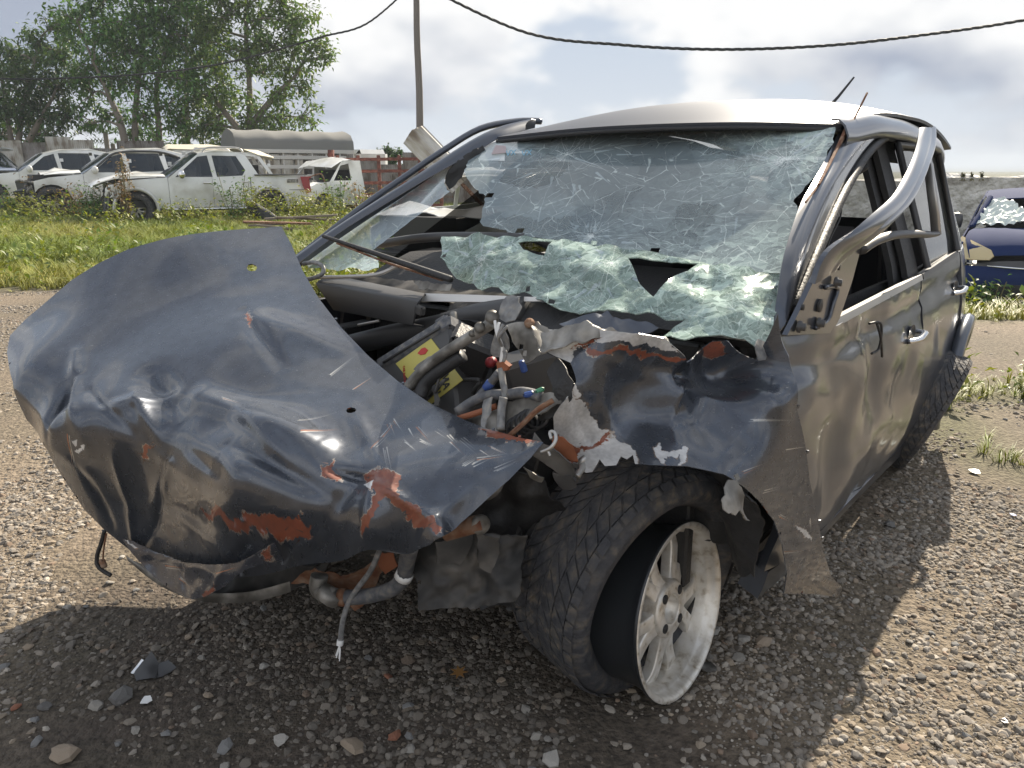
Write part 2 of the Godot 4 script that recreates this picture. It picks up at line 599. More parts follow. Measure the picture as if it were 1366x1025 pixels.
func ground() -> void:
	var g := Geo.new()
	var col := PackedColorArray()
	var xs := PackedFloat32Array(); var zs := PackedFloat32Array()
	var x := -400.0
	while x < 400.0:
		xs.append(x); x += maxf(0.16, absf(x - 0.5) * 0.07 - 0.25)
	xs.append(400.0)
	var z := 40.0
	while z > -600.0:
		zs.append(z); z -= maxf(0.16, absf(z + 3.0) * 0.07 - 0.25)
	zs.append(-600.0)
	for b in zs.size():
		for a in xs.size():
			var p := Vector3(xs[a], ground_y(xs[a], zs[b]), zs[b])
			g.add(p, Vector3.UP, Vector2(p.x, p.z))
			var n := noise_a.get_noise_2d(p.x * 22.0, p.z * 22.0)
			var n2 := noise_b.get_noise_2d(p.x * 7.0 + 90, p.z * 7.0)
			var c := Color(0.285, 0.230, 0.172).lerp(Color(0.23, 0.19, 0.145), clampf(0.5 + n2, 0, 1))
			c = c.lerp(Color(0.16, 0.135, 0.10), clampf(0.35 + n * 1.2, 0, 0.75))
			c = c.lerp(Color(0.105, 0.12, 0.040), 0.75 * grassy(p.x, p.z))
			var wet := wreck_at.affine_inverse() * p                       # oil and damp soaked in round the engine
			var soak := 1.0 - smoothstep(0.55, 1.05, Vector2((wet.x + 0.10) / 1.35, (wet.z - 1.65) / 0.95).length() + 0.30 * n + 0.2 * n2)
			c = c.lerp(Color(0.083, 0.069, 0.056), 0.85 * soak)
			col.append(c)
	var w := xs.size()
	for b in zs.size() - 1:
		for a in w - 1: g.quad(b * w + a, b * w + a + 1, (b + 1) * w + a + 1, (b + 1) * w + a)
	g.smooth()
	var arr := []; arr.resize(Mesh.ARRAY_MAX)
	arr[Mesh.ARRAY_VERTEX] = g.v; arr[Mesh.ARRAY_NORMAL] = g.n; arr[Mesh.ARRAY_TEX_UV] = g.t; arr[Mesh.ARRAY_INDEX] = g.i; arr[Mesh.ARRAY_COLOR] = col
	var mesh := ArrayMesh.new()
	mesh.add_surface_from_arrays(Mesh.PRIMITIVE_TRIANGLES, arr)
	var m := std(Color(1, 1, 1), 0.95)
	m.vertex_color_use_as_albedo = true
	m.albedo_texture = noise_tex(5, 0.035, [[0.0, Color(0.50, 0.48, 0.46)], [0.35, Color(0.80, 0.79, 0.77)], [0.6, Color(0.93, 0.92, 0.9)], [1.0, Color(1, 1, 1)]], 1024, 6, FastNoiseLite.TYPE_CELLULAR)
	m.uv1_scale = Vector3(0.9, 0.9, 0.9)
	m.normal_enabled = true
	m.normal_texture = bump_tex(8, 0.06, 9.0, 1024, 5, FastNoiseLite.TYPE_CELLULAR)
	m.normal_scale = 1.0
	structure("ground", mesh, m, "gravel and earth ground of the scrapyard lot")

func pebble(seed_: int, lumps := 0.28) -> ArrayMesh:
	var s := SphereMesh.new()
	s.radius = 0.5; s.height = 1.0; s.radial_segments = 7; s.rings = 4
	var a := s.get_mesh_arrays()
	var g := Geo.new()
	var r := RandomNumberGenerator.new(); r.seed = seed_
	var sq := Vector3(r.randf_range(0.8, 1.25), r.randf_range(0.32, 0.65), r.randf_range(0.75, 1.1))
	var cuts := []
	for k in 8: cuts.append([Vector3(r.randfn(), r.randfn(), r.randfn()).normalized(), r.randf_range(0.22, 0.42)])
	var vv: PackedVector3Array = a[Mesh.ARRAY_VERTEX]
	for p in vv:
		var q := p
		for c in cuts:                          # facets
			var e: float = q.dot(c[0]) - c[1]
			if e > 0: q -= c[0] * e * 0.9
		q *= 1.0 + lumps * 0.5 * noise_b.get_noise_3d(p.x * 60 + seed_ * 31, p.y * 60, p.z * 60)
		g.add(q * sq)
	var o := Geo.new()                          # broken stone: flat facets
	var ix: PackedInt32Array = a[Mesh.ARRAY_INDEX]
	for k in range(0, ix.size(), 3):
		if (g.v[ix[k + 1]] - g.v[ix[k]]).cross(g.v[ix[k + 2]] - g.v[ix[k]]).length() > 1e-7: o.flat_face([g.v[ix[k]], g.v[ix[k + 1]], g.v[ix[k + 2]]])
	return o.mesh()

func stone_tint() -> Color:
	var t: Array = [Color(0.42, 0.39, 0.35), Color(0.50, 0.46, 0.41), Color(0.33, 0.315, 0.295), Color(0.27, 0.28, 0.285), Color(0.44, 0.37, 0.29), Color(0.58, 0.56, 0.52), Color(0.20, 0.195, 0.19), Color(0.33, 0.22, 0.16)]
	var c: Color = t[mini(int(rng.randf() * 7.25), 7)]
	return c.lerp(Color(0.37, 0.30, 0.225), 0.45) * rng.randf_range(0.6, 1.08)

func gravel() -> void:
	var m := std(Color(1, 1, 1), 0.9)
	m.vertex_color_use_as_albedo = true
	m.albedo_texture = noise_tex(12, 0.05, [[0.2, Color(0.78, 0.77, 0.75)], [0.8, Color(1, 1, 1)]], 256)
	m.uv1_triplanar = true
	m.uv1_scale = Vector3(2, 2, 2)
	M.stone = m
	var kinds := []
	for k in 6: kinds.append(pebble(k + 3))
	M.pebbles = kinds
	var at := [[], [], [], [], [], []]
	var tint := [[], [], [], [], [], []]
	rng.seed = 41
	for k in 230000:
		var r := pow(rng.randf(), 0.62) * 9.0 + 1.0
		var an := rng.randf_range(-0.95, 0.95)
		var p := Vector3(sin(an) * r * 1.05, 0, -cos(an) * r)
		var bed := noise_a.get_noise_2d(p.x * 45, p.z * 45) + 0.5 * noise_b.get_noise_2d(p.x * 12, p.z * 12)
		if rng.randf() > 0.34 + bed * 1.7 - (0.45 if p.x > 2.2 and p.z < -4.8 else 0.0): continue
		if grassy(p.x, p.z) > 0.55: continue
		var soaked := wreck_at.affine_inverse() * p
		if Vector2((soaked.x + 0.1) / 1.2, (soaked.z - 1.65) / 0.85).length() < 0.9 + bed * 0.5 and rng.randf() < 0.55: continue
		var s := 0.0045 + 0.012 * pow(rng.randf(), 2.3) + (0.012 * rng.randf() if rng.randf() < 0.06 else 0.0)
		s *= 1.0 + 0.025 * r
		p.y = ground_y(p.x, p.z) + s * rng.randf_range(-0.25, 0.22)
		var b := Basis.from_euler(Vector3(rng.randf_range(-0.5, 0.5), rng.randf() * TAU, rng.randf_range(-0.5, 0.5))).scaled(Vector3.ONE * s * 1.7)
		var j := k % 6
		at[j].append(Transform3D(b, p))
		var c := stone_tint()
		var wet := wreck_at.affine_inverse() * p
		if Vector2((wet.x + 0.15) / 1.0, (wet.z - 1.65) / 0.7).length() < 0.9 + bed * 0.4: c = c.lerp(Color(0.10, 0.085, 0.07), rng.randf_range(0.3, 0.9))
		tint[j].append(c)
	for k in 110000:                            # finer grit close by
		var p := Vector3(rng.randf_range(-2.2, 2.4), 0, -1.3 - 2.6 * pow(rng.randf(), 1.3))
		var bed := noise_a.get_noise_2d(p.x * 45, p.z * 45) + 0.5 * noise_b.get_noise_2d(p.x * 12, p.z * 12)
		if rng.randf() > 0.34 + bed * 1.7: continue
		var soaked := wreck_at.affine_inverse() * p
		if Vector2((soaked.x + 0.1) / 1.2, (soaked.z - 1.65) / 0.85).length() < 0.9 + bed * 0.5 and rng.randf() < 0.5: continue
		var s := 0.004 + 0.015 * pow(rng.randf(), 3.0)
		p.y = s * rng.randf_range(-0.2, 0.22)
		var b := Basis.from_euler(Vector3(rng.randf_range(-0.5, 0.5), rng.randf() * TAU, rng.randf_range(-0.5, 0.5))).scaled(Vector3.ONE * s * 1.7)
		at[k % 6].append(Transform3D(b, p))
		var c := stone_tint()
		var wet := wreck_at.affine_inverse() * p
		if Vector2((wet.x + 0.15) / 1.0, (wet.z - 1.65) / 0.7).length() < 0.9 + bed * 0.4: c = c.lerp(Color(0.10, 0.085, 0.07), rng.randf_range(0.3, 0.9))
		tint[k % 6].append(c)
	for j in 6:
		var o := copies("gravel", kinds[j], m, self, at[j], tint[j])
		tag(o, "loose grey and tan gravel strewn over the lot", "gravel", "", "stuff")

# ---------------------------------------------------------------- materials of the wreck
func materials() -> void:
	noise_a.seed = 4; noise_a.frequency = 0.02; noise_a.fractal_octaves = 4
	noise_b.seed = 9; noise_b.frequency = 0.02; noise_b.fractal_octaves = 3
	noise_c.seed = 17; noise_c.frequency = 0.085; noise_c.fractal_octaves = 3
	M.paint = paint(Color(0.066, 0.075, 0.095))
	M.black = std(Color(0.020, 0.020, 0.021), 0.55)
	M.black.normal_enabled = true
	M.black.normal_texture = bump_tex(31, 0.05, 2.0, 256)
	M.black.uv1_triplanar = true
	M.black.uv1_scale = Vector3(6, 6, 6)
	M.dusty = std(Color(1, 1, 1), 0.75)
	M.dusty.albedo_texture = noise_tex(33, 0.012, [[0.2, Color(0.17, 0.17, 0.17)], [0.5, Color(0.27, 0.265, 0.26)], [0.8, Color(0.40, 0.385, 0.365)]], 256)
	M.dusty.uv1_triplanar = true
	M.dusty.uv1_scale = Vector3(2.5, 2.5, 2.5)
	M.trim = std(Color(0.05, 0.05, 0.052), 0.42)
	M.cloth = std(Color(0.022, 0.022, 0.026), 0.95)
	M.lining = std(Color(0.32, 0.31, 0.29), 0.9)
	M.tyre = std(Color(1, 1, 1), 0.78)
	M.tyre.albedo_texture = noise_tex(35, 0.014, [[0.2, Color(0.20, 0.205, 0.225)], [0.55, Color(0.27, 0.27, 0.28)], [0.85, Color(0.42, 0.385, 0.335)]], 512)
	M.tyre.uv1_triplanar = true
	M.tyre.uv1_scale = Vector3(3, 3, 3)
	M.tyre.normal_enabled = true
	M.tyre.normal_texture = bump_tex(36, 0.08, 2.5, 256)
	M.alu = std(Color(1, 1, 1), 0.42, 0.55)
	M.alu.albedo_texture = noise_tex(37, 0.012, [[0.12, Color(0.60, 0.55, 0.48)], [0.35, Color(0.82, 0.80, 0.76)], [0.8, Color(0.90, 0.89, 0.87)]], 512)
	M.alu.uv1_triplanar = true
	M.alu.uv1_scale = Vector3(4, 4, 4)
	M.barrel = std(Color(0.030, 0.033, 0.037), 0.28, 0.3)
	M.steel = std(Color(0.46, 0.45, 0.43), 0.42, 0.8)
	M.greymetal = std(Color(1, 1, 1), 0.55, 0.35)
	M.greymetal.albedo_texture = noise_tex(38, 0.015, [[0.2, Color(0.30, 0.29, 0.27)], [0.5, Color(0.50, 0.49, 0.47)], [0.8, Color(0.66, 0.65, 0.63)]], 256)
	M.greymetal.uv1_triplanar = true
	M.greymetal.uv1_scale = Vector3(3, 3, 3)
	M.rust = std(Color(1, 1, 1), 0.9)
	M.rust.albedo_texture = noise_tex(39, 0.02, [[0.2, Color(0.33, 0.17, 0.11)], [0.5, Color(0.47, 0.33, 0.24)], [0.8, Color(0.55, 0.47, 0.40)]], 256)
	M.rust.uv1_triplanar = true
	M.rust.uv1_scale = Vector3(5, 5, 5)
	M.orange = std(Color(0.27, 0.095, 0.045), 0.75)
	M.white = std(Color(0.74, 0.74, 0.73), 0.4)
	M.chrome = std(Color(0.72, 0.72, 0.72), 0.12, 1.0)
	M.hose = std(Color(1, 1, 1), 0.55)
	M.hose.albedo_texture = noise_tex(47, 0.02, [[0.2, Color(0.27, 0.28, 0.30)], [0.55, Color(0.37, 0.375, 0.39)], [0.85, Color(0.48, 0.46, 0.43)]], 256)
	M.hose.uv1_triplanar = true
	M.hose.uv1_scale = Vector3(7, 7, 7)
	M.cable = std(Color(1, 1, 1), 0.6)
	M.cable.albedo_texture = noise_tex(48, 0.02, [[0.2, Color(0.36, 0.36, 0.36)], [0.55, Color(0.50, 0.505, 0.51)], [0.85, Color(0.60, 0.58, 0.54)]], 256)
	M.cable.uv1_triplanar = true
	M.cable.uv1_scale = Vector3(7, 7, 7)
	M.blueplug = std(Color(0.03, 0.07, 0.24), 0.4)
	M.greenplug = std(Color(0.05, 0.22, 0.12), 0.4)
	M.red = std(Color(0.20, 0.015, 0.02), 0.5)
	M.sticker = std(Color(0.22, 0.42, 0.55), 0.5)
	M.faded = std(Color(0.42, 0.34, 0.34), 0.5)
	M.glass = StandardMaterial3D.new()
	M.glass.transparency = BaseMaterial3D.TRANSPARENCY_ALPHA
	M.glass.albedo_color = Color(0.35, 0.40, 0.42, 0.30)
	M.glass.roughness = 0.04
	M.glass.cull_mode = BaseMaterial3D.CULL_DISABLED
	M.tint = M.glass.duplicate()
	M.tint.albedo_color = Color(0.09, 0.105, 0.105, 0.86)
	M.deep_tint = M.glass.duplicate()
	M.deep_tint.albedo_color = Color(0.06, 0.065, 0.07, 0.90)

func paint(c: Color) -> StandardMaterial3D:
	var m := std(c, 0.29, 0.55)
	m.clearcoat_enabled = true
	m.clearcoat = 0.75
	m.clearcoat_roughness = 0.10
	return m

# paint with its wear: primer showing, white undercoat, scratches; two textures on the sheet's own uv
func worn(d: Dictionary, g: Geo, c: Color, w: int) -> StandardMaterial3D:
	var lo: Vector2 = d.outline[0]; var hi: Vector2 = d.outline[0]
	for p in d.outline: lo = lo.min(p); hi = hi.max(p)
	var step: float = d.step
	lo -= Vector2(step, step) * 0.513; hi += Vector2(step, step)
	var size := hi - lo
	var h := int(w * size.y / size.x)
	var k := w / size.x
	var to := func(p: Vector2) -> Vector2: return Vector2((p.x - lo.x) * k, h - (p.y - lo.y) * k)
	var a := image(w, h, c.linear_to_srgb())
	var o := image(w, h, Color(0, 0.29, 0.55))
	for y in h:
		for x in w:
			var f := 1.0 + 0.10 * noise_b.get_noise_2d(x * 1.3, y * 1.3) + 0.05 * noise_a.get_noise_2d(x * 9.0, y * 9.0)
			var q := a.get_pixel(x, y)
			a.set_pixel(x, y, Color(q.r * f, q.g * f, q.b * f))
			var dust := 0.06 * noise_a.get_noise_2d(x * 2.0, y * 2.0)
			o.set_pixel(x, y, Color(0, 0.29 + dust, 0.55))
	var pol := func(q: PackedVector2Array) -> PackedVector2Array:
		var r := PackedVector2Array()
		for p in q: r.append(to.call(p))
		return r
	for q in d.get("white", []):
		chipped(a, pol.call(q), Color(0.45, 0.40, 0.37), Color(0.70, 0.70, 0.70), 5.0); blot(o, pol.call(q), Color(0, 0.55, 0.0), 5.0)
	for q in d.get("primer", []):
		chipped(a, pol.call(q), Color(0.62, 0.58, 0.54), Color(0.47, 0.25, 0.17), 7.0); blot(o, pol.call(q), Color(0, 0.7, 0.0), 7.0)
		var pp: PackedVector2Array = pol.call(q)
		for j in 16:                            # scores through the primer
			var e := pp[rng.randi() % pp.size()].lerp(pp[rng.randi() % pp.size()], rng.randf())
			line(a, e, e + Vector2(rng.randf_range(-16, 16), rng.randf_range(-7, 7)), rng.randf_range(0.6, 2.2), [Color(0.30, 0.15, 0.10, 0.7), Color(0.66, 0.50, 0.42, 0.6), Color(0.20, 0.19, 0.19, 0.7)][j % 3], true)
	for q in d.get("chip", []):
		blot(a, pol.call(q), Color(0.78, 0.78, 0.78), 2.0); blot(o, pol.call(q), Color(0, 0.5, 0.0), 2.0)
	for q in d.get("scratch", []):
		var s: Vector2 = to.call(q[0]); var e: Vector2 = to.call(q[1])
		for j in 3:
			var off := Vector2(rng.randf_range(-7, 7), rng.randf_range(-7, 7)) * (0.0 if j == 0 else 1.0)
			var cc := Color(0.80, 0.79, 0.76, rng.randf_range(0.45, 0.95)) if rng.randf() < 0.75 else Color(0.66, 0.42, 0.30, 0.8)
			line(a, s + off, s.lerp(e, rng.randf_range(0.5, 1.0)) + off, rng.randf_range(0.8, 2.4), cc, true)
	for j in 260:                              # grit and stone chips
		var p := Vector2(rng.randf() * w, rng.randf() * h)
		line(a, p, p + Vector2(rng.randf_range(-5, 5), rng.randf_range(-2, 2)), rng.randf_range(0.5, 1.3), Color(0.75, 0.74, 0.72, rng.randf_range(0.2, 0.7)))
	var m := std(Color(1, 1, 1), 1.0, 1.0)
	m.albedo_texture = tex(a)
	m.roughness_texture = tex(o); m.roughness_texture_channel = BaseMaterial3D.TEXTURE_CHANNEL_GREEN
	m.metallic_texture = m.roughness_texture; m.metallic_texture_channel = BaseMaterial3D.TEXTURE_CHANNEL_BLUE
	m.clearcoat_enabled = true
	m.clearcoat = 0.8
	m.clearcoat_roughness = 0.06
	return m

# laminated glass full of cracks: the cracks and the crazed parts are milky, the rest is a thin veil
func cracked(w: int, h: int, stars: Array, craze: Callable, veil: Color, seed_: int, rays := 17) -> StandardMaterial3D:
	var r := RandomNumberGenerator.new(); r.seed = seed_
	var m := image(w, h, veil)
	var cells := FastNoiseLite.new()
	cells.seed = seed_; cells.noise_type = FastNoiseLite.TYPE_CELLULAR; cells.frequency = 0.045
	cells.cellular_return_type = FastNoiseLite.RETURN_DISTANCE2_SUB; cells.fractal_type = FastNoiseLite.FRACTAL_NONE; cells.cellular_jitter = 1.0
	var tone := cells.duplicate()
	tone.cellular_return_type = FastNoiseLite.RETURN_CELL_VALUE
	var big := FastNoiseLite.new()
	big.seed = seed_ + 1; big.noise_type = FastNoiseLite.TYPE_CELLULAR; big.frequency = 0.006
	big.cellular_return_type = FastNoiseLite.RETURN_CELL_VALUE; big.fractal_type = FastNoiseLite.FRACTAL_NONE
	big.domain_warp_enabled = true; big.domain_warp_amplitude = 60; big.domain_warp_frequency = 0.008
	var rift := FastNoiseLite.new()
	rift.seed = seed_ + 4; rift.noise_type = FastNoiseLite.TYPE_CELLULAR; rift.frequency = 0.0085; rift.cellular_return_type = FastNoiseLite.RETURN_DISTANCE2_SUB; rift.fractal_type = FastNoiseLite.FRACTAL_NONE
	var warp := FastNoiseLite.new()
	warp.seed = seed_ + 2; warp.frequency = 0.008; warp.fractal_octaves = 3
	for y in h:
		for x in w:
			var k: float = craze.call(float(x) / w, float(y) / h)
			var wx := warp.get_noise_2d(x, y) * 26.0
			var wy := warp.get_noise_2d(x + 700, y) * 26.0
			var facet := 0.5 + 0.5 * big.get_noise_2d(x + wx, y + wy)
			var a: float = veil.a * (0.80 + 0.40 * facet)
			var c := veil
			var shard := 1.0 - smoothstep(-0.994, -0.966, rift.get_noise_2d(x + wx * 0.35, (y + wy * 0.35) * 1.15))
			shard *= smoothstep(-0.25, 0.15, warp.get_noise_2d(x * 2.0 + 333, y * 2.0))
			a = lerpf(a, 0.9, shard * 0.65)
			c = c.lerp(Color(0.84, 0.89, 0.88), shard * 0.65)
			if k > 0.0:
				var ex := (x + wx) * 0.75; var ey := (y + wy) * 1.2
				var e := 1.0 - smoothstep(-0.995, -0.93, cells.get_noise_2d(ex, ey))
				var e2 := 1.0 - smoothstep(-0.99, -0.90, cells.get_noise_2d(ex * 2.7 + 90, ey * 2.1))
				var t: float = 0.5 + 0.5 * tone.get_noise_2d(ex, ey)
				var t2: float = 0.5 + 0.5 * tone.get_noise_2d(ex * 2.7 + 90, ey * 2.1)
				var m1 := smoothstep(-0.35, 0.25, warp.get_noise_2d(x * 3.0 + 99, y * 3.0))
				var lines := maxf(e * m1, e2 * 0.55 * (1.0 - m1 * 0.5))
				a = clampf(a + k * (0.42 * t * t + 0.22 * t2 + 0.55 * lines), 0.0, 0.96)
				c = c.lerp(Color(0.74, 0.82, 0.78), clampf(k * (0.15 + 0.55 * t + 0.3 * t2), 0, 1))
				c = c.lerp(Color(0.90, 0.94, 0.92), lines * 0.75 * k)
			m.set_pixel(x, y, Color(c.r, c.g, c.b, a))
	for s in stars:                            # milky delaminated fans
		for k in 22:
			var dir := Vector2.RIGHT.rotated(r.randf() * TAU)
			var from: Vector2 = Vector2(s[0] * w, s[1] * h) + dir * s[2] * w * r.randf_range(0.05, 0.5)
			line(m, from, from + dir.rotated(r.randf_range(-0.5, 0.5)) * s[2] * w * r.randf_range(0.06, 0.22), r.randf_range(5, 15), Color(0.70, 0.76, 0.78, r.randf_range(0.10, 0.30)), true)
	var white := Color(0.92, 0.95, 0.94)
	for s in stars:
		var at := Vector2(s[0] * w, s[1] * h)
		for k in rays:
			var dir := Vector2.RIGHT.rotated(TAU * (k + r.randf_range(-0.4, 0.4)) / rays)
			var p := at
			var length: float = s[2] * w * r.randf_range(0.25, 1.0)
			var steps := 14
			for j in steps:
				var q := p + dir * length / steps
				white.a = lerpf(0.7, 0.2, float(j) / steps) * r.randf_range(0.2, 1.0)
				line(m, p, q, lerpf(1.7, 0.9, float(j) / steps), white)
				if r.randf() < 0.10:
					white.a = 0.4
					line(m, q, q + dir.rotated(r.randf_range(-1.2, 1.2)) * length * r.randf_range(0.05, 0.3), 1.0, white)
				dir = dir.rotated(r.randf_range(-0.16, 0.16))
				p = q
		for ring in 3:
			for k in rays:
				if r.randf() < 0.35:
					var a0 := TAU * k / rays
					var rad: float = s[2] * w * (0.05 + 0.09 * ring)
					white.a = 0.5
					line(m, at + Vector2.RIGHT.rotated(a0) * rad, at + Vector2.RIGHT.rotated(a0 + TAU / rays) * rad * r.randf_range(0.85, 1.15), 1.1, white)
		for k in 60:
			white.a = 0.8
			var q: Vector2 = at + Vector2(r.randfn(), r.randfn()) * s[2] * w * 0.03
			line(m, q, q + Vector2(r.randfn(), r.randfn()) * 5, 1.3, white)
	for k in 260:                              # stray cracks
		var p := Vector2(r.randf() * w, r.randf() * h)
		var dir := Vector2.RIGHT.rotated(r.randf() * TAU)
		for j in 6:
			white.a = r.randf_range(0.15, 0.65)
			var q := p + dir * r.randf_range(6, 26)
			line(m, p, q, r.randf_range(0.7, 1.5), white)
			p = q
			dir = dir.rotated(r.randf_range(-0.4, 0.4))
	var g := StandardMaterial3D.new()
	g.albedo_texture = tex(m)
	g.transparency = BaseMaterial3D.TRANSPARENCY_ALPHA
	g.roughness = 0.10
	g.cull_mode = BaseMaterial3D.CULL_DISABLED
	return g

# ---------------------------------------------------------------- the body in its own frame
func side_x(y: float, z: float) -> float:
	var ys := [0.0, 0.18, 0.3, 0.5, 0.75, 0.93, 1.0, 1.45, 1.52]
	var xs := [0.70, 0.74, 0.785, 0.825, 0.815, 0.785, 0.765, 0.60, 0.55]
	var x: float = xs[8]
	for k in 8:
		if y <= ys[k + 1]:
			x = lerpf(xs[k], xs[k + 1], clampf((y - ys[k]) / (ys[k + 1] - ys[k]), 0, 1)); break
	return x - maxf(0, -1.2 - z) ** 2 * 0.30 - maxf(0, z - 0.6) ** 2 * 0.12

# panel of the body side between a top and a bottom line given as (z, y); s = 1 the car's left, -1 its right
func flank(top: PackedVector2Array, bottom: PackedVector2Array, s: float, out := 0.0, nz := 24, ny := 14, dents := 0.0, thick := 0.02) -> Geo:
	var t3 := PackedVector3Array(); var b3 := PackedVector3Array()
	for p in top: t3.append(Vector3(0, p.y, p.x))
	for p in bottom: b3.append(Vector3(0, p.y, p.x))
	t3 = along(t3, nz); b3 = along(b3, nz)
	var rows := []
	for j in ny + 1:
		var row := PackedVector3Array()
		for k in nz + 1:
			var q := t3[k].lerp(b3[k], float(j) / ny)
			var x := side_x(q.y, q.z) + out
			if dents > 0.0:
				x += dents * noise_b.get_noise_2d(q.z * 90, q.y * 130) - dents * 1.2 * exp(-pow((q.z - 0.25) / 0.10, 2) - pow((q.y - 0.72) / 0.16, 2)) - dents * 0.9 * exp(-pow((q.z - 0.62) / 0.12, 2) - pow((q.y - 0.55) / 0.2, 2))
				x -= 0.012 * exp(-pow((q.y - 0.86) / 0.02, 2))
			row.append(Vector3(x * s, q.y, q.z))
		if s < 0: row.reverse()
		rows.append(row)
	return skin(rows, thick)

func wreck() -> void:
	var w := thing("wrecked_car", "dark grey hatchback with crushed front, torn bonnet and shattered windscreen on gravel", "car", wreck_at)
	shell(w)
	cabin(w)
	glazing(w)
	front(w)
	engine_bay(w)
	wheels(w)

func shell(w: Node3D) -> void:
	var P: Material = M.paint
	# roof: from its front edge back over the crown
	var edge := along(curve([Vector3(-0.598, 1.427, 0.33), Vector3(-0.255, 1.445, 0.35), Vector3(0.022, 1.452, 0.33), Vector3(0.337, 1.452, 0.26), Vector3(0.601, 1.442, 0.13)], 8), 24)
	var rows := []
	for k in 25:
		var t := k / 24.0
		var row := PackedVector3Array()
		for j in 25:
			var e := edge[j]
			var a := (j / 24.0 - 0.5) * 2.0
			var z := lerpf(e.z, -1.83, t)
			var crown := 0.135 * (1.0 - pow(1.0 - minf(t / 0.42, 1.0), 2.0)) - 0.95 * maxf(0, t - 0.55) ** 2
			var x := lerpf(e.x, a * 0.585, minf(t * 3, 1))
			row.append(Vector3(x, lerpf(e.y, 1.445, minf(t * 4, 1)) + crown * (1.0 - 0.50 * pow(absf(a), 2.6)), z))
		rows.append(row)
	var dull := paint(Color(0.066, 0.075, 0.095))      # sun-bleached roof
	dull.roughness = 0.45
	dull.clearcoat = 0.2
	dull.clearcoat_roughness = 0.3
	var roof := part("roof", skin(rows, 0.012).mesh(), dull, w)
	part("roof_edge_seal", tube(along(edge, 40), 0.008, 6).mesh(), M.black, roof, Transform3D(Basis(), Vector3(0, -0.006, 0.004)))
	part("roof_aerial", tube([Vector3(0.28, 1.555, -0.75), Vector3(0.31, 1.61, -0.80), Vector3(0.345, 1.69, -0.87)], [0.008, 0.006, 0.004], 8).mesh(), M.black, roof)
	# the rails over the doors
	for s in [1.0, -1.0]:
		var r := []
		for k in 25:
			var z := lerpf(0.16, -1.84, k / 24.0)
			var q := PackedVector3Array()
			for a in [[0.578, 1.464], [0.600, 1.462], [0.618, 1.445], [0.630, 1.418], [0.628, 1.398], [0.60, 1.392]]:
				q.append(Vector3(s * (a[0] - maxf(0, -1.2 - z) ** 2 * 0.2), a[1] + 0.034 * smoothstep(0.2, -0.3, z) - 0.030 * smoothstep(-0.6, -1.3, z) - 0.09 * smoothstep(-1.2, -1.9, z), z))
			if s < 0: q.reverse()
			r.append(q)
		part("roof_rail", skin(r, 0.006).mesh(), P, w)
	# pillar beside the driver-less near window
	var inner := curve([Vector3(0.59, 1.442, 0.09), Vector3(0.615, 1.369, 0.271), Vector3(0.64, 1.3, 0.454), Vector3(0.665, 1.241, 0.626), Vector3(0.69, 1.178, 0.762), Vector3(0.715, 1.107, 0.878), Vector3(0.735, 1.029, 0.954), Vector3(0.745, 0.948, 0.99)], 4)
	var outer := curve([Vector3(0.589, 1.466, -0.68), Vector3(0.604, 1.439, -0.374), Vector3(0.623, 1.387, -0.121), Vector3(0.646, 1.325, 0.099), Vector3(0.672, 1.253, 0.316), Vector3(0.701, 1.175, 0.525), Vector3(0.728, 1.097, 0.717), Vector3(0.75, 1.01, 0.902)], 4)
	rows = []
	for k in inner.size():
		var row := PackedVector3Array()
		for j in 7:
			var t: float = j / 6.0
			var q: Vector3 = inner[k].lerp(outer[k], t)
			var n := Vector3(0.75, 0.35, 0.55).normalized()
			row.append(q + n * (0.028 * sin(PI * pow(t, 0.8)) - 0.012 * exp(-pow((t - 0.72) / 0.07, 2))))
		row.append(outer[k] + Vector3(-0.05, -0.015, -0.03))
		rows.append(row)
	part("windscreen_pillar", skin(rows, 0.004).mesh(), P, w)
	part("door_seal", tube(along(outer, 40), 0.017, 6).mesh(), M.black, w, Transform3D(Basis(), Vector3(0.002, -0.01, -0.012)))
	part("copper_strip", tube(curve([Vector3(0.6, 1.562, -0.123), Vector3(0.605, 1.476, 0.01), Vector3(0.63, 1.38, 0.238), Vector3(0.665, 1.292, 0.48), Vector3(0.69, 1.239, 0.673)], 5), 0.0035, 5).mesh(), M.rust, w)
	part("copper_strip", tube(curve([Vector3(0.615, 1.44, 0.13), Vector3(0.64, 1.358, 0.309), Vector3(0.675, 1.281, 0.535)], 5), 0.005, 5, 0.5).mesh(), M.rust, w)
	# the far windscreen pillar with the bowed door frame outside it
	var fi := curve([Vector3(-0.755, 1.024, 1.167), Vector3(-0.735, 1.109, 1.017), Vector3(-0.71, 1.185, 0.86), Vector3(-0.675, 1.276, 0.668), Vector3(-0.65, 1.333, 0.538), Vector3(-0.622, 1.394, 0.399), Vector3(-0.6, 1.436, 0.309), Vector3(-0.59, 1.468, 0.17)], 4)
	var fo := curve([Vector3(-0.8, 1.025, 1.151), Vector3(-0.775, 1.109, 1), Vector3(-0.745, 1.191, 0.846), Vector3(-0.715, 1.268, 0.696), Vector3(-0.69, 1.352, 0.534), Vector3(-0.66, 1.436, 0.362), Vector3(-0.635, 1.481, 0.228), Vector3(-0.615, 1.513, 0.062)], 4)
	rows = []
	for k in fi.size():
		var row := PackedVector3Array([fo[k] + Vector3(-0.02, -0.03, -0.02)])
		for j in 6:
			var t := j / 5.0
			row.append(fo[k].lerp(fi[k], t) + Vector3(-0.2, 0.5, 0.5) * 0.03 * sin(PI * t) - Vector3(0, 0.5, 0.5) * 0.016 * exp(-pow((t - 0.5) / 0.12, 2)))
		rows.append(row)
	part("windscreen_pillar", skin(rows, 0.004).mesh(), P, w)
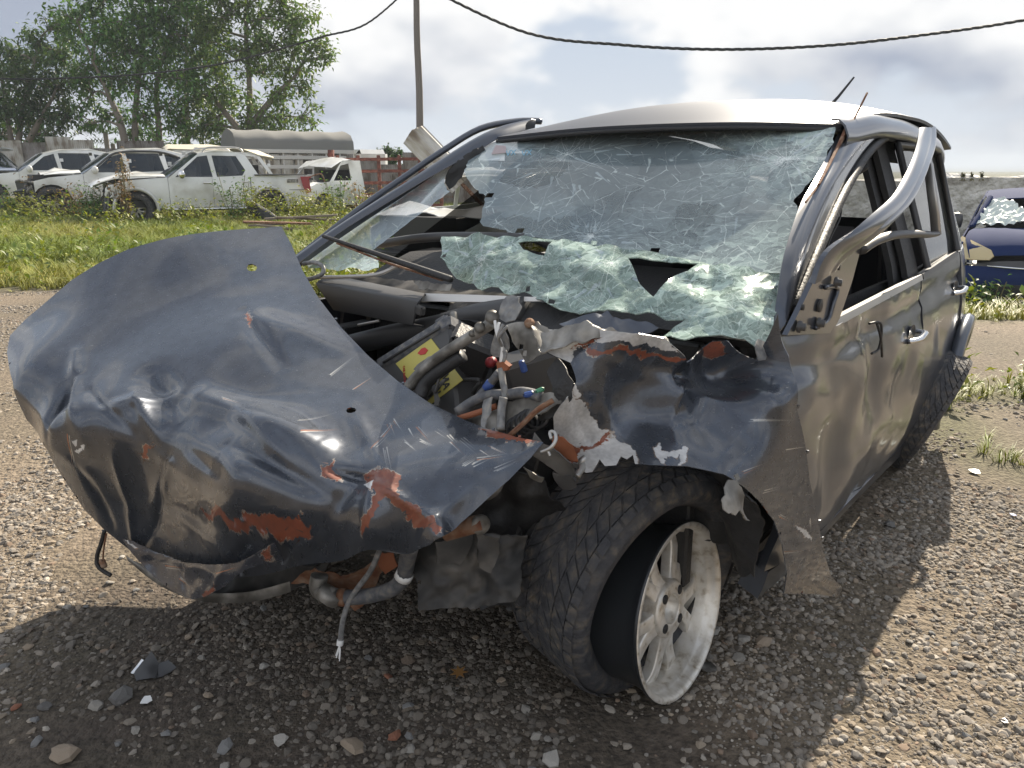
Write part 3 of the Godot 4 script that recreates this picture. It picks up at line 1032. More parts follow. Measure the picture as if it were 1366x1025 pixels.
	part("bowed_door_frame", tube(curve([Vector3(-0.83, 1.017, 1.142), Vector3(-0.815, 1.111, 0.983), Vector3(-0.8, 1.207, 0.813), Vector3(-0.785, 1.293, 0.645), Vector3(-0.765, 1.383, 0.469), Vector3(-0.735, 1.474, 0.273), Vector3(-0.69, 1.509, 0.089), Vector3(-0.64, 1.512, -0.009)], 5), 0.013, 8).mesh(), P, w)
	# doors and rear quarters
	for s in [1.0, -1.0]:
		var dent := 0.020 if s > 0 else 0.004
		var door := part("front_door", flank([Vector2(0.99, 0.955), Vector2(0.64, 0.928), Vector2(-0.42, 0.935)], [Vector2(0.99, 0.36), Vector2(0.55, 0.315), Vector2(-0.42, 0.225)], s, 0.0, 44, 26, dent).mesh(), P, w)
		part("door_liner", flank([Vector2(0.95, 0.93), Vector2(-0.41, 0.925)], [Vector2(0.95, 0.36), Vector2(-0.41, 0.26)], s, -0.10, 10, 6).mesh(), M.black, door)
		part("belt_trim", flank([Vector2(0.86, 0.962), Vector2(0.64, 0.944), Vector2(-0.42, 0.951)], [Vector2(0.86, 0.942), Vector2(0.64, 0.924), Vector2(-0.42, 0.931)], s, 0.006, 20, 2, 0.0, 0.03).mesh(), M.steel if s > 0 else M.trim, door)
		var back := part("rear_door", flank([Vector2(-0.432, 0.935), Vector2(-1.22, 0.965)], [Vector2(-0.432, 0.225), Vector2(-0.95, 0.165), Vector2(-1.02, 0.36), Vector2(-1.16, 0.56), Vector2(-1.22, 0.62)], s, 0.0, 26, 20, dent * 0.4).mesh(), P, w)
		part("belt_trim", flank([Vector2(-0.44, 0.951), Vector2(-1.16, 0.977)], [Vector2(-0.44, 0.931), Vector2(-1.16, 0.957)], s, 0.006, 16, 2, 0.0, 0.03).mesh(), M.trim, back)
		for d in [[door, -0.235, 0.755], [back, -1.09, 0.815]]:
			var y: float = d[2]
			var x := side_x(y, d[1])
			var cup := lathe([Vector2(-0.012, 0.0), Vector2(-0.010, 0.03), Vector2(0.002, 0.042)], 20)
			part("handle_cup", cup.mesh(), M.trim, d[0], Transform3D(Basis(Vector3(s, 0, 0), Vector3(0, 0.8, 0), Vector3(0, 0, s * 1.3)), Vector3(x * s, y + 0.01, d[1] + 0.02)))
			part("handle", tube(curve([Vector3((x + 0.004) * s, y - 0.005, d[1] + 0.085), Vector3((x + 0.030) * s, y, d[1] + 0.05), Vector3((x + 0.034) * s, y + 0.004, d[1]), Vector3((x + 0.028) * s, y + 0.006, d[1] - 0.06), Vector3((x + 0.002) * s, y + 0.004, d[1] - 0.085)], 5), 0.013, 8, 0.7).mesh(), M.chrome, d[0])
		part("rear_quarter", flank([Vector2(-1.232, 0.968), Vector2(-1.55, 0.975), Vector2(-1.88, 0.95)], [Vector2(-1.232, 0.625), Vector2(-1.42, 0.63), Vector2(-1.58, 0.50), Vector2(-1.66, 0.30), Vector2(-1.88, 0.28)], s, 0.004, 26, 16).mesh(), P, w)
		var lip := PackedVector3Array()
		for k in 17:
			var a := lerpf(-0.25, PI + 0.1, k / 16.0)
			var p := Vector2(-1.33 + 0.35 * cos(a), 0.30 + 0.35 * sin(a))
			lip.append(Vector3(s * (side_x(maxf(p.y, 0.3), p.x) + 0.025), p.y, p.x))
		part("arch_flare", tube(lip, 0.030, 8).mesh(), P, w)
		part("sill", flank([Vector2(0.97, 0.352), Vector2(0.55, 0.308), Vector2(-0.98, 0.170)], [Vector2(0.97, 0.27), Vector2(0.55, 0.232), Vector2(-0.98, 0.095)], s, 0.004, 24, 6, 0.0, 0.06).mesh(), P, w)
		# window frames: middle pillar, rear pillar
		part("middle_pillar", flank([Vector2(-0.37, 1.44), Vector2(-0.50, 1.44)], [Vector2(-0.36, 0.94), Vector2(-0.53, 0.94)], s, -0.03, 4, 10).mesh(), M.black, w)
		part("rear_pillar", flank([Vector2(-1.42, 1.45), Vector2(-1.87, 1.41)], [Vector2(-1.22, 0.965), Vector2(-1.9, 0.95)], s, 0.0, 8, 10).mesh(), P, w)
		part("rear_window", flank([Vector2(-0.55, 1.40), Vector2(-1.36, 1.40)], [Vector2(-0.55, 0.955), Vector2(-1.18, 0.97)], s, -0.012, 10, 8, 0.0, 0.0).mesh(), M.tint if s > 0 else M.deep_tint, w)
		if s < 0: part("front_window", flank([Vector2(0.10, 1.40), Vector2(-0.40, 1.41)], [Vector2(0.86, 0.95), Vector2(-0.40, 0.95)], s, -0.012, 12, 8, 0.0, 0.0).mesh(), M.deep_tint, w)
		part("window_frame", tube([Vector3(s * side_x(0.96, -0.55), 0.96, -0.56), Vector3(s * side_x(1.4, -0.55), 1.41, -0.55), Vector3(s * side_x(1.41, -1.33), 1.41, -1.36), Vector3(s * side_x(0.97, -1.2), 0.975, -1.2)], 0.014, 6).mesh(), M.trim, w)
	# tailgate with its window
	var rear := []
	for k in 9:
		var row := PackedVector3Array()
		for j in 13:
			var a := j / 6.0 - 1.0
			row.append(Vector3(-a * 0.66, lerpf(0.98, 0.30, k / 8.0), -1.89 - 0.05 * (1 - a * a)))
		rear.append(row)
	var gate := part("tailgate", skin(rear, 0.03).mesh(), P, w)
	var win := []
	for k in 5:
		var row := PackedVector3Array()
		for j in 13:
			var a := j / 6.0 - 1.0
			row.append(Vector3(-a * lerpf(0.53, 0.62, k / 4.0), lerpf(1.41, 0.98, k / 4.0), lerpf(-1.86, -1.90, k / 4.0) - 0.04 * (1 - a * a)))
		win.append(row)
	part("tailgate_window", skin(win).mesh(), M.glass, gate)
	part("wiper", tube([Vector3(-0.1, 1.0, -1.95), Vector3(0.32, 1.03, -1.95)], 0.008, 6).mesh(), M.black, gate)
	# bent window frame of the near front door
	var a0 := curve([Vector3(0.795, 1.069, 0.919), Vector3(0.8, 1.112, 0.907), Vector3(0.81, 1.146, 0.868), Vector3(0.83, 1.175, 0.779), Vector3(0.84, 1.202, 0.644), Vector3(0.83, 1.236, 0.414), Vector3(0.8, 1.286, 0.154), Vector3(0.76, 1.348, -0.123), Vector3(0.71, 1.407, -0.402), Vector3(0.67, 1.456, -0.623)], 4)
	var b0 := curve([Vector3(0.8, 1.092, 0.762), Vector3(0.805, 1.109, 0.724), Vector3(0.82, 1.13, 0.685), Vector3(0.84, 1.153, 0.621), Vector3(0.855, 1.18, 0.533), Vector3(0.85, 1.219, 0.313), Vector3(0.83, 1.268, 0.069), Vector3(0.79, 1.33, -0.233), Vector3(0.73, 1.401, -0.625), Vector3(0.68, 1.475, -0.849)], 4)
	rows = []
	for k in a0.size():
		var row := PackedVector3Array()
		for j in 9:
			var t := j / 8.0
			row.append(a0[k].lerp(b0[k], t * 0.86) + Vector3(0.6, 0.25, 0.6) * (0.007 * pow(sin(PI * t), 0.5) - 0.012 * exp(-pow((t - 0.70) / 0.07, 2)) + 0.006 * exp(-pow((t - 0.2) / 0.06, 2))))
		rows.append(row)
	var fr := part("bent_window_frame", skin(rows, 0.014).mesh(), P, w)
	part("hanging_seal", tube(curve([Vector3(0.8, 1.115, 0.547), Vector3(0.81, 1.132, 0.453), Vector3(0.825, 1.139, 0.296), Vector3(0.84, 1.13, 0.084), Vector3(0.845, 1.116, -0.111), Vector3(0.85, 1.113, -0.246)], 5), [0.022, 0.022, 0.022, 0.022, 0.022, 0.021, 0.021, 0.021, 0.021, 0.021, 0.02, 0.02, 0.02, 0.02, 0.02, 0.02, 0.019, 0.019, 0.019, 0.019, 0.018, 0.017, 0.016, 0.014, 0.012, 0.008], 8, 0.6).mesh(), M.trim, fr)
	part("frame_upright", tube([Vector3(0.845, 1.112, -0.224), Vector3(0.835, 1.178, -0.206), Vector3(0.82, 1.251, -0.187), Vector3(0.79, 1.33, -0.245)], 0.020, 8, 0.5).mesh(), M.steel, fr)
	# mirror mount
	var mount := plate_in([Vector3(0.79, 0.968, 1.04), Vector3(0.79, 1.009, 0.988), Vector3(0.795, 1.072, 0.915), Vector3(0.8, 1.111, 0.851), Vector3(0.8, 1.123, 0.551), Vector3(0.795, 1.039, 0.581), Vector3(0.79, 0.947, 0.642), Vector3(0.79, 0.915, 0.688)], 0.012)
	var mp := part("mirror_mount", mount.mesh(), P, w)
	for b in [Vector3(0.808, 1.055, 0.764), Vector3(0.8, 0.979, 0.985), Vector3(0.8, 0.965, 0.841)]:
		part("bolt", lathe([Vector2(0, 0.014), Vector2(0.006, 0.014), Vector2(0.007, 0.009), Vector2(0.016, 0.009), Vector2(0.017, 0.0)], 12).mesh(), M.trim, mp, Transform3D(Basis(), b))
	for b in [[Vector3(0.804, 1.008, 0.846), 0.016], [Vector3(0.803, 1.021, 0.971), 0.007], [Vector3(0.808, 1.089, 0.74), 0.007]]:
		part("hole", lathe([Vector2(-0.004, b[1]), Vector2(0.001, b[1]), Vector2(0.001, 0.0)], 14).mesh(), M.black, mp, Transform3D(Basis(), b[0]))
	part("raised_rib", tube(curve([Vector3(0.806, 1.05, 0.832), Vector3(0.806, 1.038, 0.732), Vector3(0.804, 1, 0.742), Vector3(0.8, 0.959, 0.762), Vector3(0.8, 0.955, 0.854)], 5), 0.006, 6).mesh(), P, mp)
	part("wire_loop", tube(curve([Vector3(0.81, 0.894, 0.38), Vector3(0.825, 0.889, 0.322), Vector3(0.83, 0.854, 0.308), Vector3(0.825, 0.806, 0.298), Vector3(0.82, 0.802, 0.352)], 5), 0.004, 5).mesh(), M.black, w)
	part("wire_loop", tube(curve([Vector3(0.82, 0.89, 0.336), Vector3(0.83, 0.846, 0.313), Vector3(0.825, 0.772, 0.237)], 5), 0.004, 5).mesh(), M.black, w)
	# the front wing beyond the bonnet, knocked outwards
	var far := []
	for k in 9:
		var row := PackedVector3Array()
		for j in 9:
			var z := lerpf(0.95, 1.50, k / 8.0)
			var t := j / 8.0
			row.append(Vector3(-0.76 - 0.36 * t * smoothstep(0.95, 1.3, z) - 0.05 * t, 0.90 - 0.45 * pow(t, 1.6), z))
		row.reverse()
		far.append(row)
	part("front_wing", skin(far, 0.004).mesh(), P, w)

# a plate with a rim through points lying roughly in a plane
func plate_in(pts: PackedVector3Array, thick: float) -> Geo:
	var c := Vector3.ZERO
	for p in pts: c += p
	c /= pts.size()
	var n := Vector3.ZERO
	for k in pts.size(): n += (pts[k] - c).cross(pts[(k + 1) % pts.size()] - c)
	n = n.normalized()
	if n.dot(Vector3(0.6, 0.3, 0.7)) < 0: n = -n
	var u := Vector3.UP.cross(n).normalized()
	var v := n.cross(u)
	var poly := PackedVector2Array()
	for p in pts: poly.append(Vector2((p - c).dot(u), (p - c).dot(v)))
	var g := Geo.new()
	g.join(plate(poly, thick), Transform3D(Basis(u, v, n), c))
	return g

func seat(w: Node3D, at: Vector3, width: float) -> void:
	var back := []
	for k in 9:
		var t := k / 8.0
		var row := PackedVector3Array()
		for j in 11:
			var a := j / 5.0 - 1.0
			row.append(Vector3(a * width * 0.5 * (1.0 - 0.16 * t * t), lerpf(0.0, 0.62, t), -0.20 * t + 0.05 * absf(a) ** 3 - 0.05 * sin(PI * t)))
		back.append(row)
	var s := part("seat", skin(back, 0.11).mesh(), M.cloth, w, Transform3D(Basis(), at))
	part("cushion", box(Vector3(width, 0.16, 0.5), 0.05).mesh(), M.cloth, s, Transform3D(Basis(), Vector3(0, -0.04, 0.25)))
	part("headrest", box(Vector3(0.27, 0.19, 0.10), 0.04).mesh(), M.cloth, s, Transform3D(Basis.from_euler(Vector3(-0.2, 0, 0)), Vector3(0, 0.76, -0.24)))
	for x in [-0.06, 0.06]:
		part("headrest_post", tube([Vector3(x, 0.58, -0.22), Vector3(x, 0.70, -0.235)], 0.007, 6).mesh(), M.steel, s)

func cabin(w: Node3D) -> void:
	part("floor_pan", boxes([[Vector3(0, 0.24, -0.55), Vector3(1.30, 0.05, 2.5)]]).mesh(), M.black, w)
	part("firewall", boxes([[Vector3(0, 0.58, 0.99), Vector3(1.16, 0.66, 0.04)]]).mesh(), M.black, w)
	seat(w, Vector3(0.36, 0.50, -0.12), 0.50)
	seat(w, Vector3(-0.36, 0.50, -0.12), 0.50)
	seat(w, Vector3(0.0, 0.48, -1.05), 1.15)
	var lin := []
	for k in 9:
		var row := PackedVector3Array()
		for j in 9: row.append(Vector3((j / 4.0 - 1.0) * 0.56, 1.445 + 0.05 * sin(PI * k / 8.0), lerpf(-1.8, 0.12, k / 8.0)))
		lin.append(row)
	part("headlining", skin(lin, 0.01).mesh(), M.lining, w)
	# dashboard, pushed back and up
	var dash := []
	for k in 13:
		var a := k / 6.0 - 1.0
		var row := PackedVector3Array()
		for q in [[0.98, 0.93], [0.86, 0.99], [0.72, 1.03], [0.60, 1.035], [0.54, 1.00], [0.53, 0.90], [0.56, 0.70], [0.62, 0.52]]:
			row.append(Vector3(a * 0.70, q[1] + 0.03 * exp(-pow((a + 0.5) / 0.25, 2)), q[0] + 0.01 * sin(a * 9)))
		dash.append(row)
	var d := part("dashboard", skin(dash, 0.02).mesh(), M.black, w)
	part("dash_top_pad", tube(curve([Vector3(-0.839, 1.051, 0.74), Vector3(-0.604, 1.087, 0.76), Vector3(-0.376, 1.105, 0.78), Vector3(-0.127, 1.113, 0.78)], 5), 0.016, 8).mesh(), M.trim, d)
	# steering wheel on the far side
	var ring := PackedVector3Array()
	for k in 33: ring.append(Vector3(0.185 * cos(TAU * k / 32), 0.185 * sin(TAU * k / 32), 0))
	var sw := part("steering_wheel", tube(ring, 0.015, 8).mesh(), M.trim, w, Transform3D(Basis.from_euler(Vector3(0.45, 0, 0)), Vector3(-0.36, 0.92, 0.40)))
	part("hub", boxes([[Vector3(0, 0, -0.01), Vector3(0.16, 0.13, 0.05)], [Vector3(0.11, 0.0, 0), Vector3(0.14, 0.035, 0.02)], [Vector3(-0.11, 0.0, 0), Vector3(0.14, 0.035, 0.02)]]).mesh(), M.black, sw)
	for x in [1.0, -1.0]:
		part("rear_inner_trim", flank([Vector2(-0.5, 0.93), Vector2(-1.85, 0.96)], [Vector2(-0.5, 0.30), Vector2(-1.85, 0.35)], x, -0.07, 8, 6).mesh(), M.black, w)
		part("roof_inner_trim", flank([Vector2(0.1, 1.43), Vector2(-1.8, 1.42)], [Vector2(0.15, 1.37), Vector2(-1.8, 1.33)], x, -0.055, 10, 3).mesh(), M.black, w)
		part("pillar_trim", flank([Vector2(-0.30, 1.42), Vector2(-0.56, 1.42)], [Vector2(-0.28, 0.9), Vector2(-0.62, 0.9)], x, -0.06, 4, 6).mesh(), M.black, w)
		part("quarter_trim", flank([Vector2(-1.25, 1.42), Vector2(-1.86, 1.42)], [Vector2(-1.15, 0.93), Vector2(-1.9, 0.93)], x, -0.05, 4, 6).mesh(), M.black, w)
	part("sun_visor", boxes([[Vector3(-0.32, 1.41, 0.13), Vector3(0.40, 0.02, 0.16)]]).mesh(), M.lining, w)
	part("grab_bar", tube(curve([Vector3(0.60, 1.33, 0.05), Vector3(0.57, 1.30, -0.02), Vector3(0.57, 1.30, -0.16), Vector3(0.60, 1.33, -0.22)], 4), 0.012, 6).mesh(), M.black, w)
	part("seat_belt", plate_in([Vector3(0.60, 1.32, -0.42), Vector3(0.60, 1.32, -0.46), Vector3(0.66, 0.6, -0.50), Vector3(0.66, 0.6, -0.45)], 0.003).mesh(), M.trim, w)
	part("loose_wire", tube(curve([Vector3(0.6, 1.306, -0.02), Vector3(0.62, 1.238, 0.101), Vector3(0.63, 1.175, 0.136), Vector3(0.65, 1.121, 0.286), Vector3(0.67, 1.085, 0.384)], 5), 0.003, 5).mesh(), M.black, w)

var HOOD := {
	o = Vector3(-0.348, 0.711, 1.733), u = Vector3(0.8, 0, -0.6), v = Vector3(-0.3964, 0.7507, -0.5285), lam = 3e-05,
	ctl = [Vector3(-0.0542, 0.8263, -0.2911), Vector3(0.7932, -0.1394, 0.2402), Vector3(-0.7382, 0.3296, -0.1793), Vector3(0.053, 0.6328, -0.217), Vector3(0.2431, 0.329, -0.0839), Vector3(0.4998, 0.0393, 0.0765), Vector3(0.652, -0.0637, 0.1604), Vector3(-0.3083, 0.7044, -0.2075), Vector3(-0.5351, 0.5248, -0.1809), Vector3(-0.6606, 0.4058, -0.1793), Vector3(-0.1004, 0.6164, -0.1939), Vector3(-0.2724, 0.4445, -0.1355), Vector3(-0.4269, 0.235, -0.0682), Vector3(-0.0416, 0.2516, -0.0118), Vector3(0.1211, 0.2474, -0.0028), Vector3(-0.1801, 0.0729, 0.0392), Vector3(0.2234, 0.0019, 0.1115), Vector3(0.0707, -0.038, 0.1126), Vector3(0.3902, -0.1331, 0.172), Vector3(0.5273, -0.1443, 0.2039), Vector3(0.6464, -0.2136, 0.2583), Vector3(-0.3974, 0.0451, 0.0072), Vector3(-0.6075, 0.1269, -0.0798), Vector3(-0.4378, -0.0245, 0.0026), Vector3(-0.3254, -0.0523, 0.0241), Vector3(-0.2405, -0.0643, 0.0409), Vector3(-0.1433, -0.0714, 0.051), Vector3(-0.0177, -0.1538, 0.0989), Vector3(0.1285, -0.2723, 0.1639), Vector3(0.1999, -0.286, 0.179), Vector3(0.2841, -0.2926, 0.1931), Vector3(0.437, -0.3365, 0.2316), Vector3(0.5943, -0.3488, 0.2834), Vector3(-0.5893, 0.0051, -0.2069), Vector3(-0.4453, -0.1197, -0.1821), Vector3(-0.3658, -0.2111, -0.2906), Vector3(-0.3256, -0.127, -0.1257), Vector3(-0.206, -0.1739, -0.1647), Vector3(-0.2401, -0.2951, -0.3363), Vector3(-0.0244, -0.2323, -0.0256), Vector3(0.0065, -0.3399, -0.119), Vector3(0.1313, -0.3062, 0.056), Vector3(0.1921, -0.3491, 0.0103), Vector3(0.3659, -0.3521, 0.1021), Vector3(0.5075, -0.3558, 0.1827), Vector3(0.606, -0.3438, 0.2536)],
	outline = PackedVector2Array([Vector2(-0.0544, 0.8266), Vector2(-0.0002, 0.7335), Vector2(0.0742, 0.585), Vector2(0.1539, 0.4497), Vector2(0.2447, 0.322), Vector2(0.3396, 0.204), Vector2(0.4345, 0.1029), Vector2(0.5243, 0.0191), Vector2(0.598, -0.036), Vector2(0.6703, -0.0847), Vector2(0.7374, -0.1222), Vector2(0.7931, -0.1414), Vector2(0.7663, -0.18), Vector2(0.7235, -0.228), Vector2(0.6754, -0.2716), Vector2(0.6265, -0.3164), Vector2(0.5943, -0.3554), Vector2(0.5662, -0.3665), Vector2(0.4769, -0.3608), Vector2(0.3875, -0.3575), Vector2(0.2907, -0.3589), Vector2(0.2081, -0.3604), Vector2(0.0928, -0.3597), Vector2(-0.0209, -0.3572), Vector2(-0.134, -0.3364), Vector2(-0.2422, -0.3015), Vector2(-0.3305, -0.2391), Vector2(-0.3848, -0.1992), Vector2(-0.4296, -0.1548), Vector2(-0.4517, -0.1004), Vector2(-0.4642, -0.0491), Vector2(-0.5895, 0.0627), Vector2(-0.6208, 0.1495), Vector2(-0.7276, 0.284), Vector2(-0.7658, 0.3601), Vector2(-0.7397, 0.4237), Vector2(-0.7009, 0.481), Vector2(-0.6446, 0.5644), Vector2(-0.577, 0.6241), Vector2(-0.4948, 0.6772), Vector2(-0.3958, 0.7142), Vector2(-0.2981, 0.7444), Vector2(-0.1734, 0.7884)]),
	cre = [[Vector2(-0.0287, 0.0372), Vector2(0.3063, -0.1318), 0.042, 0.035, 0], [Vector2(0.1077, -0.1282), Vector2(0.351, -0.2547), -0.045, 0.035, 1], [Vector2(-0.203, 0.127), Vector2(-0.064, -0.0289), -0.03, 0.035, 0], [Vector2(-0.4419, -0.0304), Vector2(-0.4195, 0.1349), -0.04, 0.018, 1], [Vector2(-0.3245, -0.0587), Vector2(-0.4633, 0.2344), 0.022, 0.022, 1], [Vector2(-0.1644, -0.0694), Vector2(0.0126, -0.1952), 0.012, 0.01, 1], [Vector2(0.1076, -0.2632), Vector2(0.2841, -0.2926), 0.01, 0.01, 1], [Vector2(-0.6076, 0.127), Vector2(-0.4122, -0.0285), 0.012, 0.012, 1], [Vector2(-0.0319, 0.3704), Vector2(0.1395, 0.1367), -0.012, 0.02, 0], [Vector2(-0.0144, 0.3511), Vector2(0.2986, 0.214), 0.012, 0.04, 0], [Vector2(0.3442, -0.1973), Vector2(0.4446, -0.2267), -0.03, 0.012, 1], [Vector2(0.4284, -0.2258), Vector2(0.6058, -0.338), 0.018, 0.012, 1], [Vector2(0.4446, -0.2267), Vector2(0.4282, -0.335), 0.018, 0.01, 1], [Vector2(0.3453, -0.0015), Vector2(0.4764, -0.2279), 0.018, 0.03, 1], [Vector2(-0.2635, 0.0088), Vector2(-0.102, 0.0536), 0.018, 0.02, 0], [Vector2(-0.2168, 0.0719), Vector2(-0.1104, -0.0757), 0.022, 0.018, 1], [Vector2(0.545, -0.3496), Vector2(0.6623, -0.2297), 0.012, 0.02, 1], [Vector2(0.3475, -0.2925), Vector2(0.4121, -0.2249), -0.015, 0.02, 0], [Vector2(-0.2181, -0.1726), Vector2(-0.0797, -0.1261), 0.02, 0.02, 1], [Vector2(-0.3709, -0.1238), Vector2(-0.2268, -0.1851), -0.02, 0.025, 1], [Vector2(0.0252, -0.2628), Vector2(0.2221, -0.3403), -0.018, 0.02, 1], [Vector2(0.6776, -0.2291), Vector2(0.7852, -0.1429), 0.01, 0.03, 1], [Vector2(-0.3827, -0.0762), Vector2(-0.3522, -0.1904), -0.022, 0.01, 1], [Vector2(-0.2579, -0.0887), Vector2(-0.3114, -0.2529), 0.02, 0.01, 1], [Vector2(-0.0902, -0.1092), Vector2(-0.2797, -0.2397), -0.018, 0.009, 1], [Vector2(-0.1046, -0.211), Vector2(0.0963, -0.3537), 0.016, 0.01, 1], [Vector2(0.1516, -0.2911), Vector2(0.0261, -0.3535), -0.016, 0.01, 1], [Vector2(0.2782, -0.3083), Vector2(0.3286, -0.3524), -0.014, 0.009, 1], [Vector2(0.3231, -0.3193), Vector2(0.2116, -0.3552), 0.014, 0.009, 1], [Vector2(0.4496, -0.3506), Vector2(0.5444, -0.3686), -0.012, 0.01, 1], [Vector2(-0.2333, -0.1353), Vector2(0.0583, -0.2731), -0.014, 0.012, 1], [Vector2(-0.4344, -0.0573), Vector2(-0.3367, -0.1146), 0.016, 0.01, 1], [Vector2(0.1251, -0.2226), Vector2(-0.0198, -0.1137), -0.016, 0.014, 1], [Vector2(0.2539, -0.182), Vector2(0.1148, -0.0473), 0.012, 0.014, 1], [Vector2(-0.3477, 0.0848), Vector2(-0.1814, -0.0542), -0.014, 0.012, 1]],
	primer = [PackedVector2Array([Vector2(-0.0194, -0.2275), Vector2(0.0795, -0.2534), Vector2(0.1409, -0.281), Vector2(0.201, -0.2841), Vector2(0.2847, -0.2903), Vector2(0.3123, -0.303), Vector2(0.3031, -0.3202), Vector2(0.2783, -0.327), Vector2(0.2297, -0.3145), Vector2(0.1873, -0.3018), Vector2(0.1497, -0.2926), Vector2(0.0861, -0.2803)]), PackedVector2Array([Vector2(0.325, -0.1901), Vector2(0.3432, -0.1789), Vector2(0.3609, -0.2054), Vector2(0.3579, -0.2238), Vector2(0.3354, -0.2148)]), PackedVector2Array([Vector2(0.4228, -0.2136), Vector2(0.4552, -0.1984), Vector2(0.4802, -0.2123), Vector2(0.5015, -0.2285), Vector2(0.4954, -0.2563), Vector2(0.5197, -0.2751), Vector2(0.5607, -0.3111), Vector2(0.5954, -0.3366), Vector2(0.5888, -0.3523), Vector2(0.545, -0.3284), Vector2(0.5048, -0.2919), Vector2(0.4752, -0.2693), Vector2(0.4533, -0.3081), Vector2(0.4336, -0.336), Vector2(0.4274, -0.3264), Vector2(0.4563, -0.263), Vector2(0.4381, -0.245)]), PackedVector2Array([Vector2(0.6495, -0.0767), Vector2(0.7209, -0.1066), Vector2(0.7916, -0.1393), Vector2(0.7536, -0.1407), Vector2(0.6889, -0.1222)]), PackedVector2Array([Vector2(-0.1765, -0.0893), Vector2(-0.1353, -0.0752), Vector2(-0.1328, -0.084), Vector2(-0.1732, -0.0995)]), PackedVector2Array([Vector2(-0.0257, 0.3591), Vector2(-0.0048, 0.3361), Vector2(0.0189, 0.2925), Vector2(-0.0012, 0.3144)])],
	scratch = [PackedVector2Array([Vector2(0.4416, -0.0487), Vector2(0.465, -0.1003)]), PackedVector2Array([Vector2(0.4492, -0.0415), Vector2(0.4786, -0.089)]), PackedVector2Array([Vector2(0.4298, -0.0974), Vector2(0.4555, -0.0265)]), PackedVector2Array([Vector2(0.4891, -0.0696), Vector2(0.5068, -0.1021)]), PackedVector2Array([Vector2(0.506, -0.0659), Vector2(0.5495, -0.1266)]), PackedVector2Array([Vector2(0.5215, -0.1087), Vector2(0.5683, -0.1429)]), PackedVector2Array([Vector2(0.4239, -0.1338), Vector2(0.4461, -0.0738)]), PackedVector2Array([Vector2(0.5908, -0.1248), Vector2(0.6317, -0.1785)]), PackedVector2Array([Vector2(0.6143, -0.1136), Vector2(0.6592, -0.1664)]), PackedVector2Array([Vector2(0.6584, -0.1531), Vector2(0.6915, -0.1829)]), PackedVector2Array([Vector2(0.6819, -0.145), Vector2(0.7289, -0.1792)]), PackedVector2Array([Vector2(0.6602, -0.1831), Vector2(0.7381, -0.1718)]), PackedVector2Array([Vector2(0.4886, -0.1154), Vector2(0.5296, -0.1588)]), PackedVector2Array([Vector2(0.5517, -0.0829), Vector2(0.5902, -0.1197)]), PackedVector2Array([Vector2(0.3303, 0.0664), Vector2(0.3738, 0.1259)]), PackedVector2Array([Vector2(0.2491, -0.0714), Vector2(0.3185, -0.0181)]), PackedVector2Array([Vector2(0.277, -0.1083), Vector2(0.3593, -0.0647)]), PackedVector2Array([Vector2(0.2635, 0.1189), Vector2(0.3177, 0.2155)]), PackedVector2Array([Vector2(0.4447, -0.1357), Vector2(0.4764, -0.2279)]), PackedVector2Array([Vector2(0.5877, -0.0987), Vector2(0.6112, -0.1312)]), PackedVector2Array([Vector2(0.6454, -0.1951), Vector2(0.6908, -0.1669)]), PackedVector2Array([Vector2(0.63, -0.1987), Vector2(0.6598, -0.1749)]), PackedVector2Array([Vector2(0.6922, -0.205), Vector2(0.746, -0.1795)]), PackedVector2Array([Vector2(0.0309, 0.0245), Vector2(0.1298, -0.0159)]), PackedVector2Array([Vector2(-0.3692, -0.0401), Vector2(-0.395, -0.1095)]), PackedVector2Array([Vector2(-0.3725, -0.0655), Vector2(-0.402, -0.1265)]), PackedVector2Array([Vector2(-0.4376, -0.0162), Vector2(-0.4061, -0.0431)])],
	chip = [PackedVector2Array([Vector2(-0.3648, -0.0514), Vector2(-0.3417, -0.0503), Vector2(-0.3572, -0.0623)]), PackedVector2Array([Vector2(-0.3415, -0.0617), Vector2(-0.321, -0.0639), Vector2(-0.3351, -0.0719)]), PackedVector2Array([Vector2(-0.3655, -0.0663), Vector2(-0.3295, -0.0655), Vector2(-0.3575, -0.0742)]), PackedVector2Array([Vector2(0.4204, -0.2347), Vector2(0.4446, -0.2267), Vector2(0.4426, -0.254)])],
	nozzle = [PackedVector2Array([Vector2(-0.0947, 0.5896), Vector2(-0.0948, 0.6051), Vector2(-0.085, 0.61), Vector2(-0.0719, 0.6034), Vector2(-0.0642, 0.5922), Vector2(-0.064, 0.5764), Vector2(-0.0738, 0.5718), Vector2(-0.0858, 0.5748)]), PackedVector2Array([Vector2(0.3343, -0.0134), Vector2(0.3358, -0.0052), Vector2(0.3437, -0.0017), Vector2(0.3527, -0.0035), Vector2(0.3578, -0.011), Vector2(0.3561, -0.019), Vector2(0.3483, -0.0225), Vector2(0.3395, -0.0209)])],
}
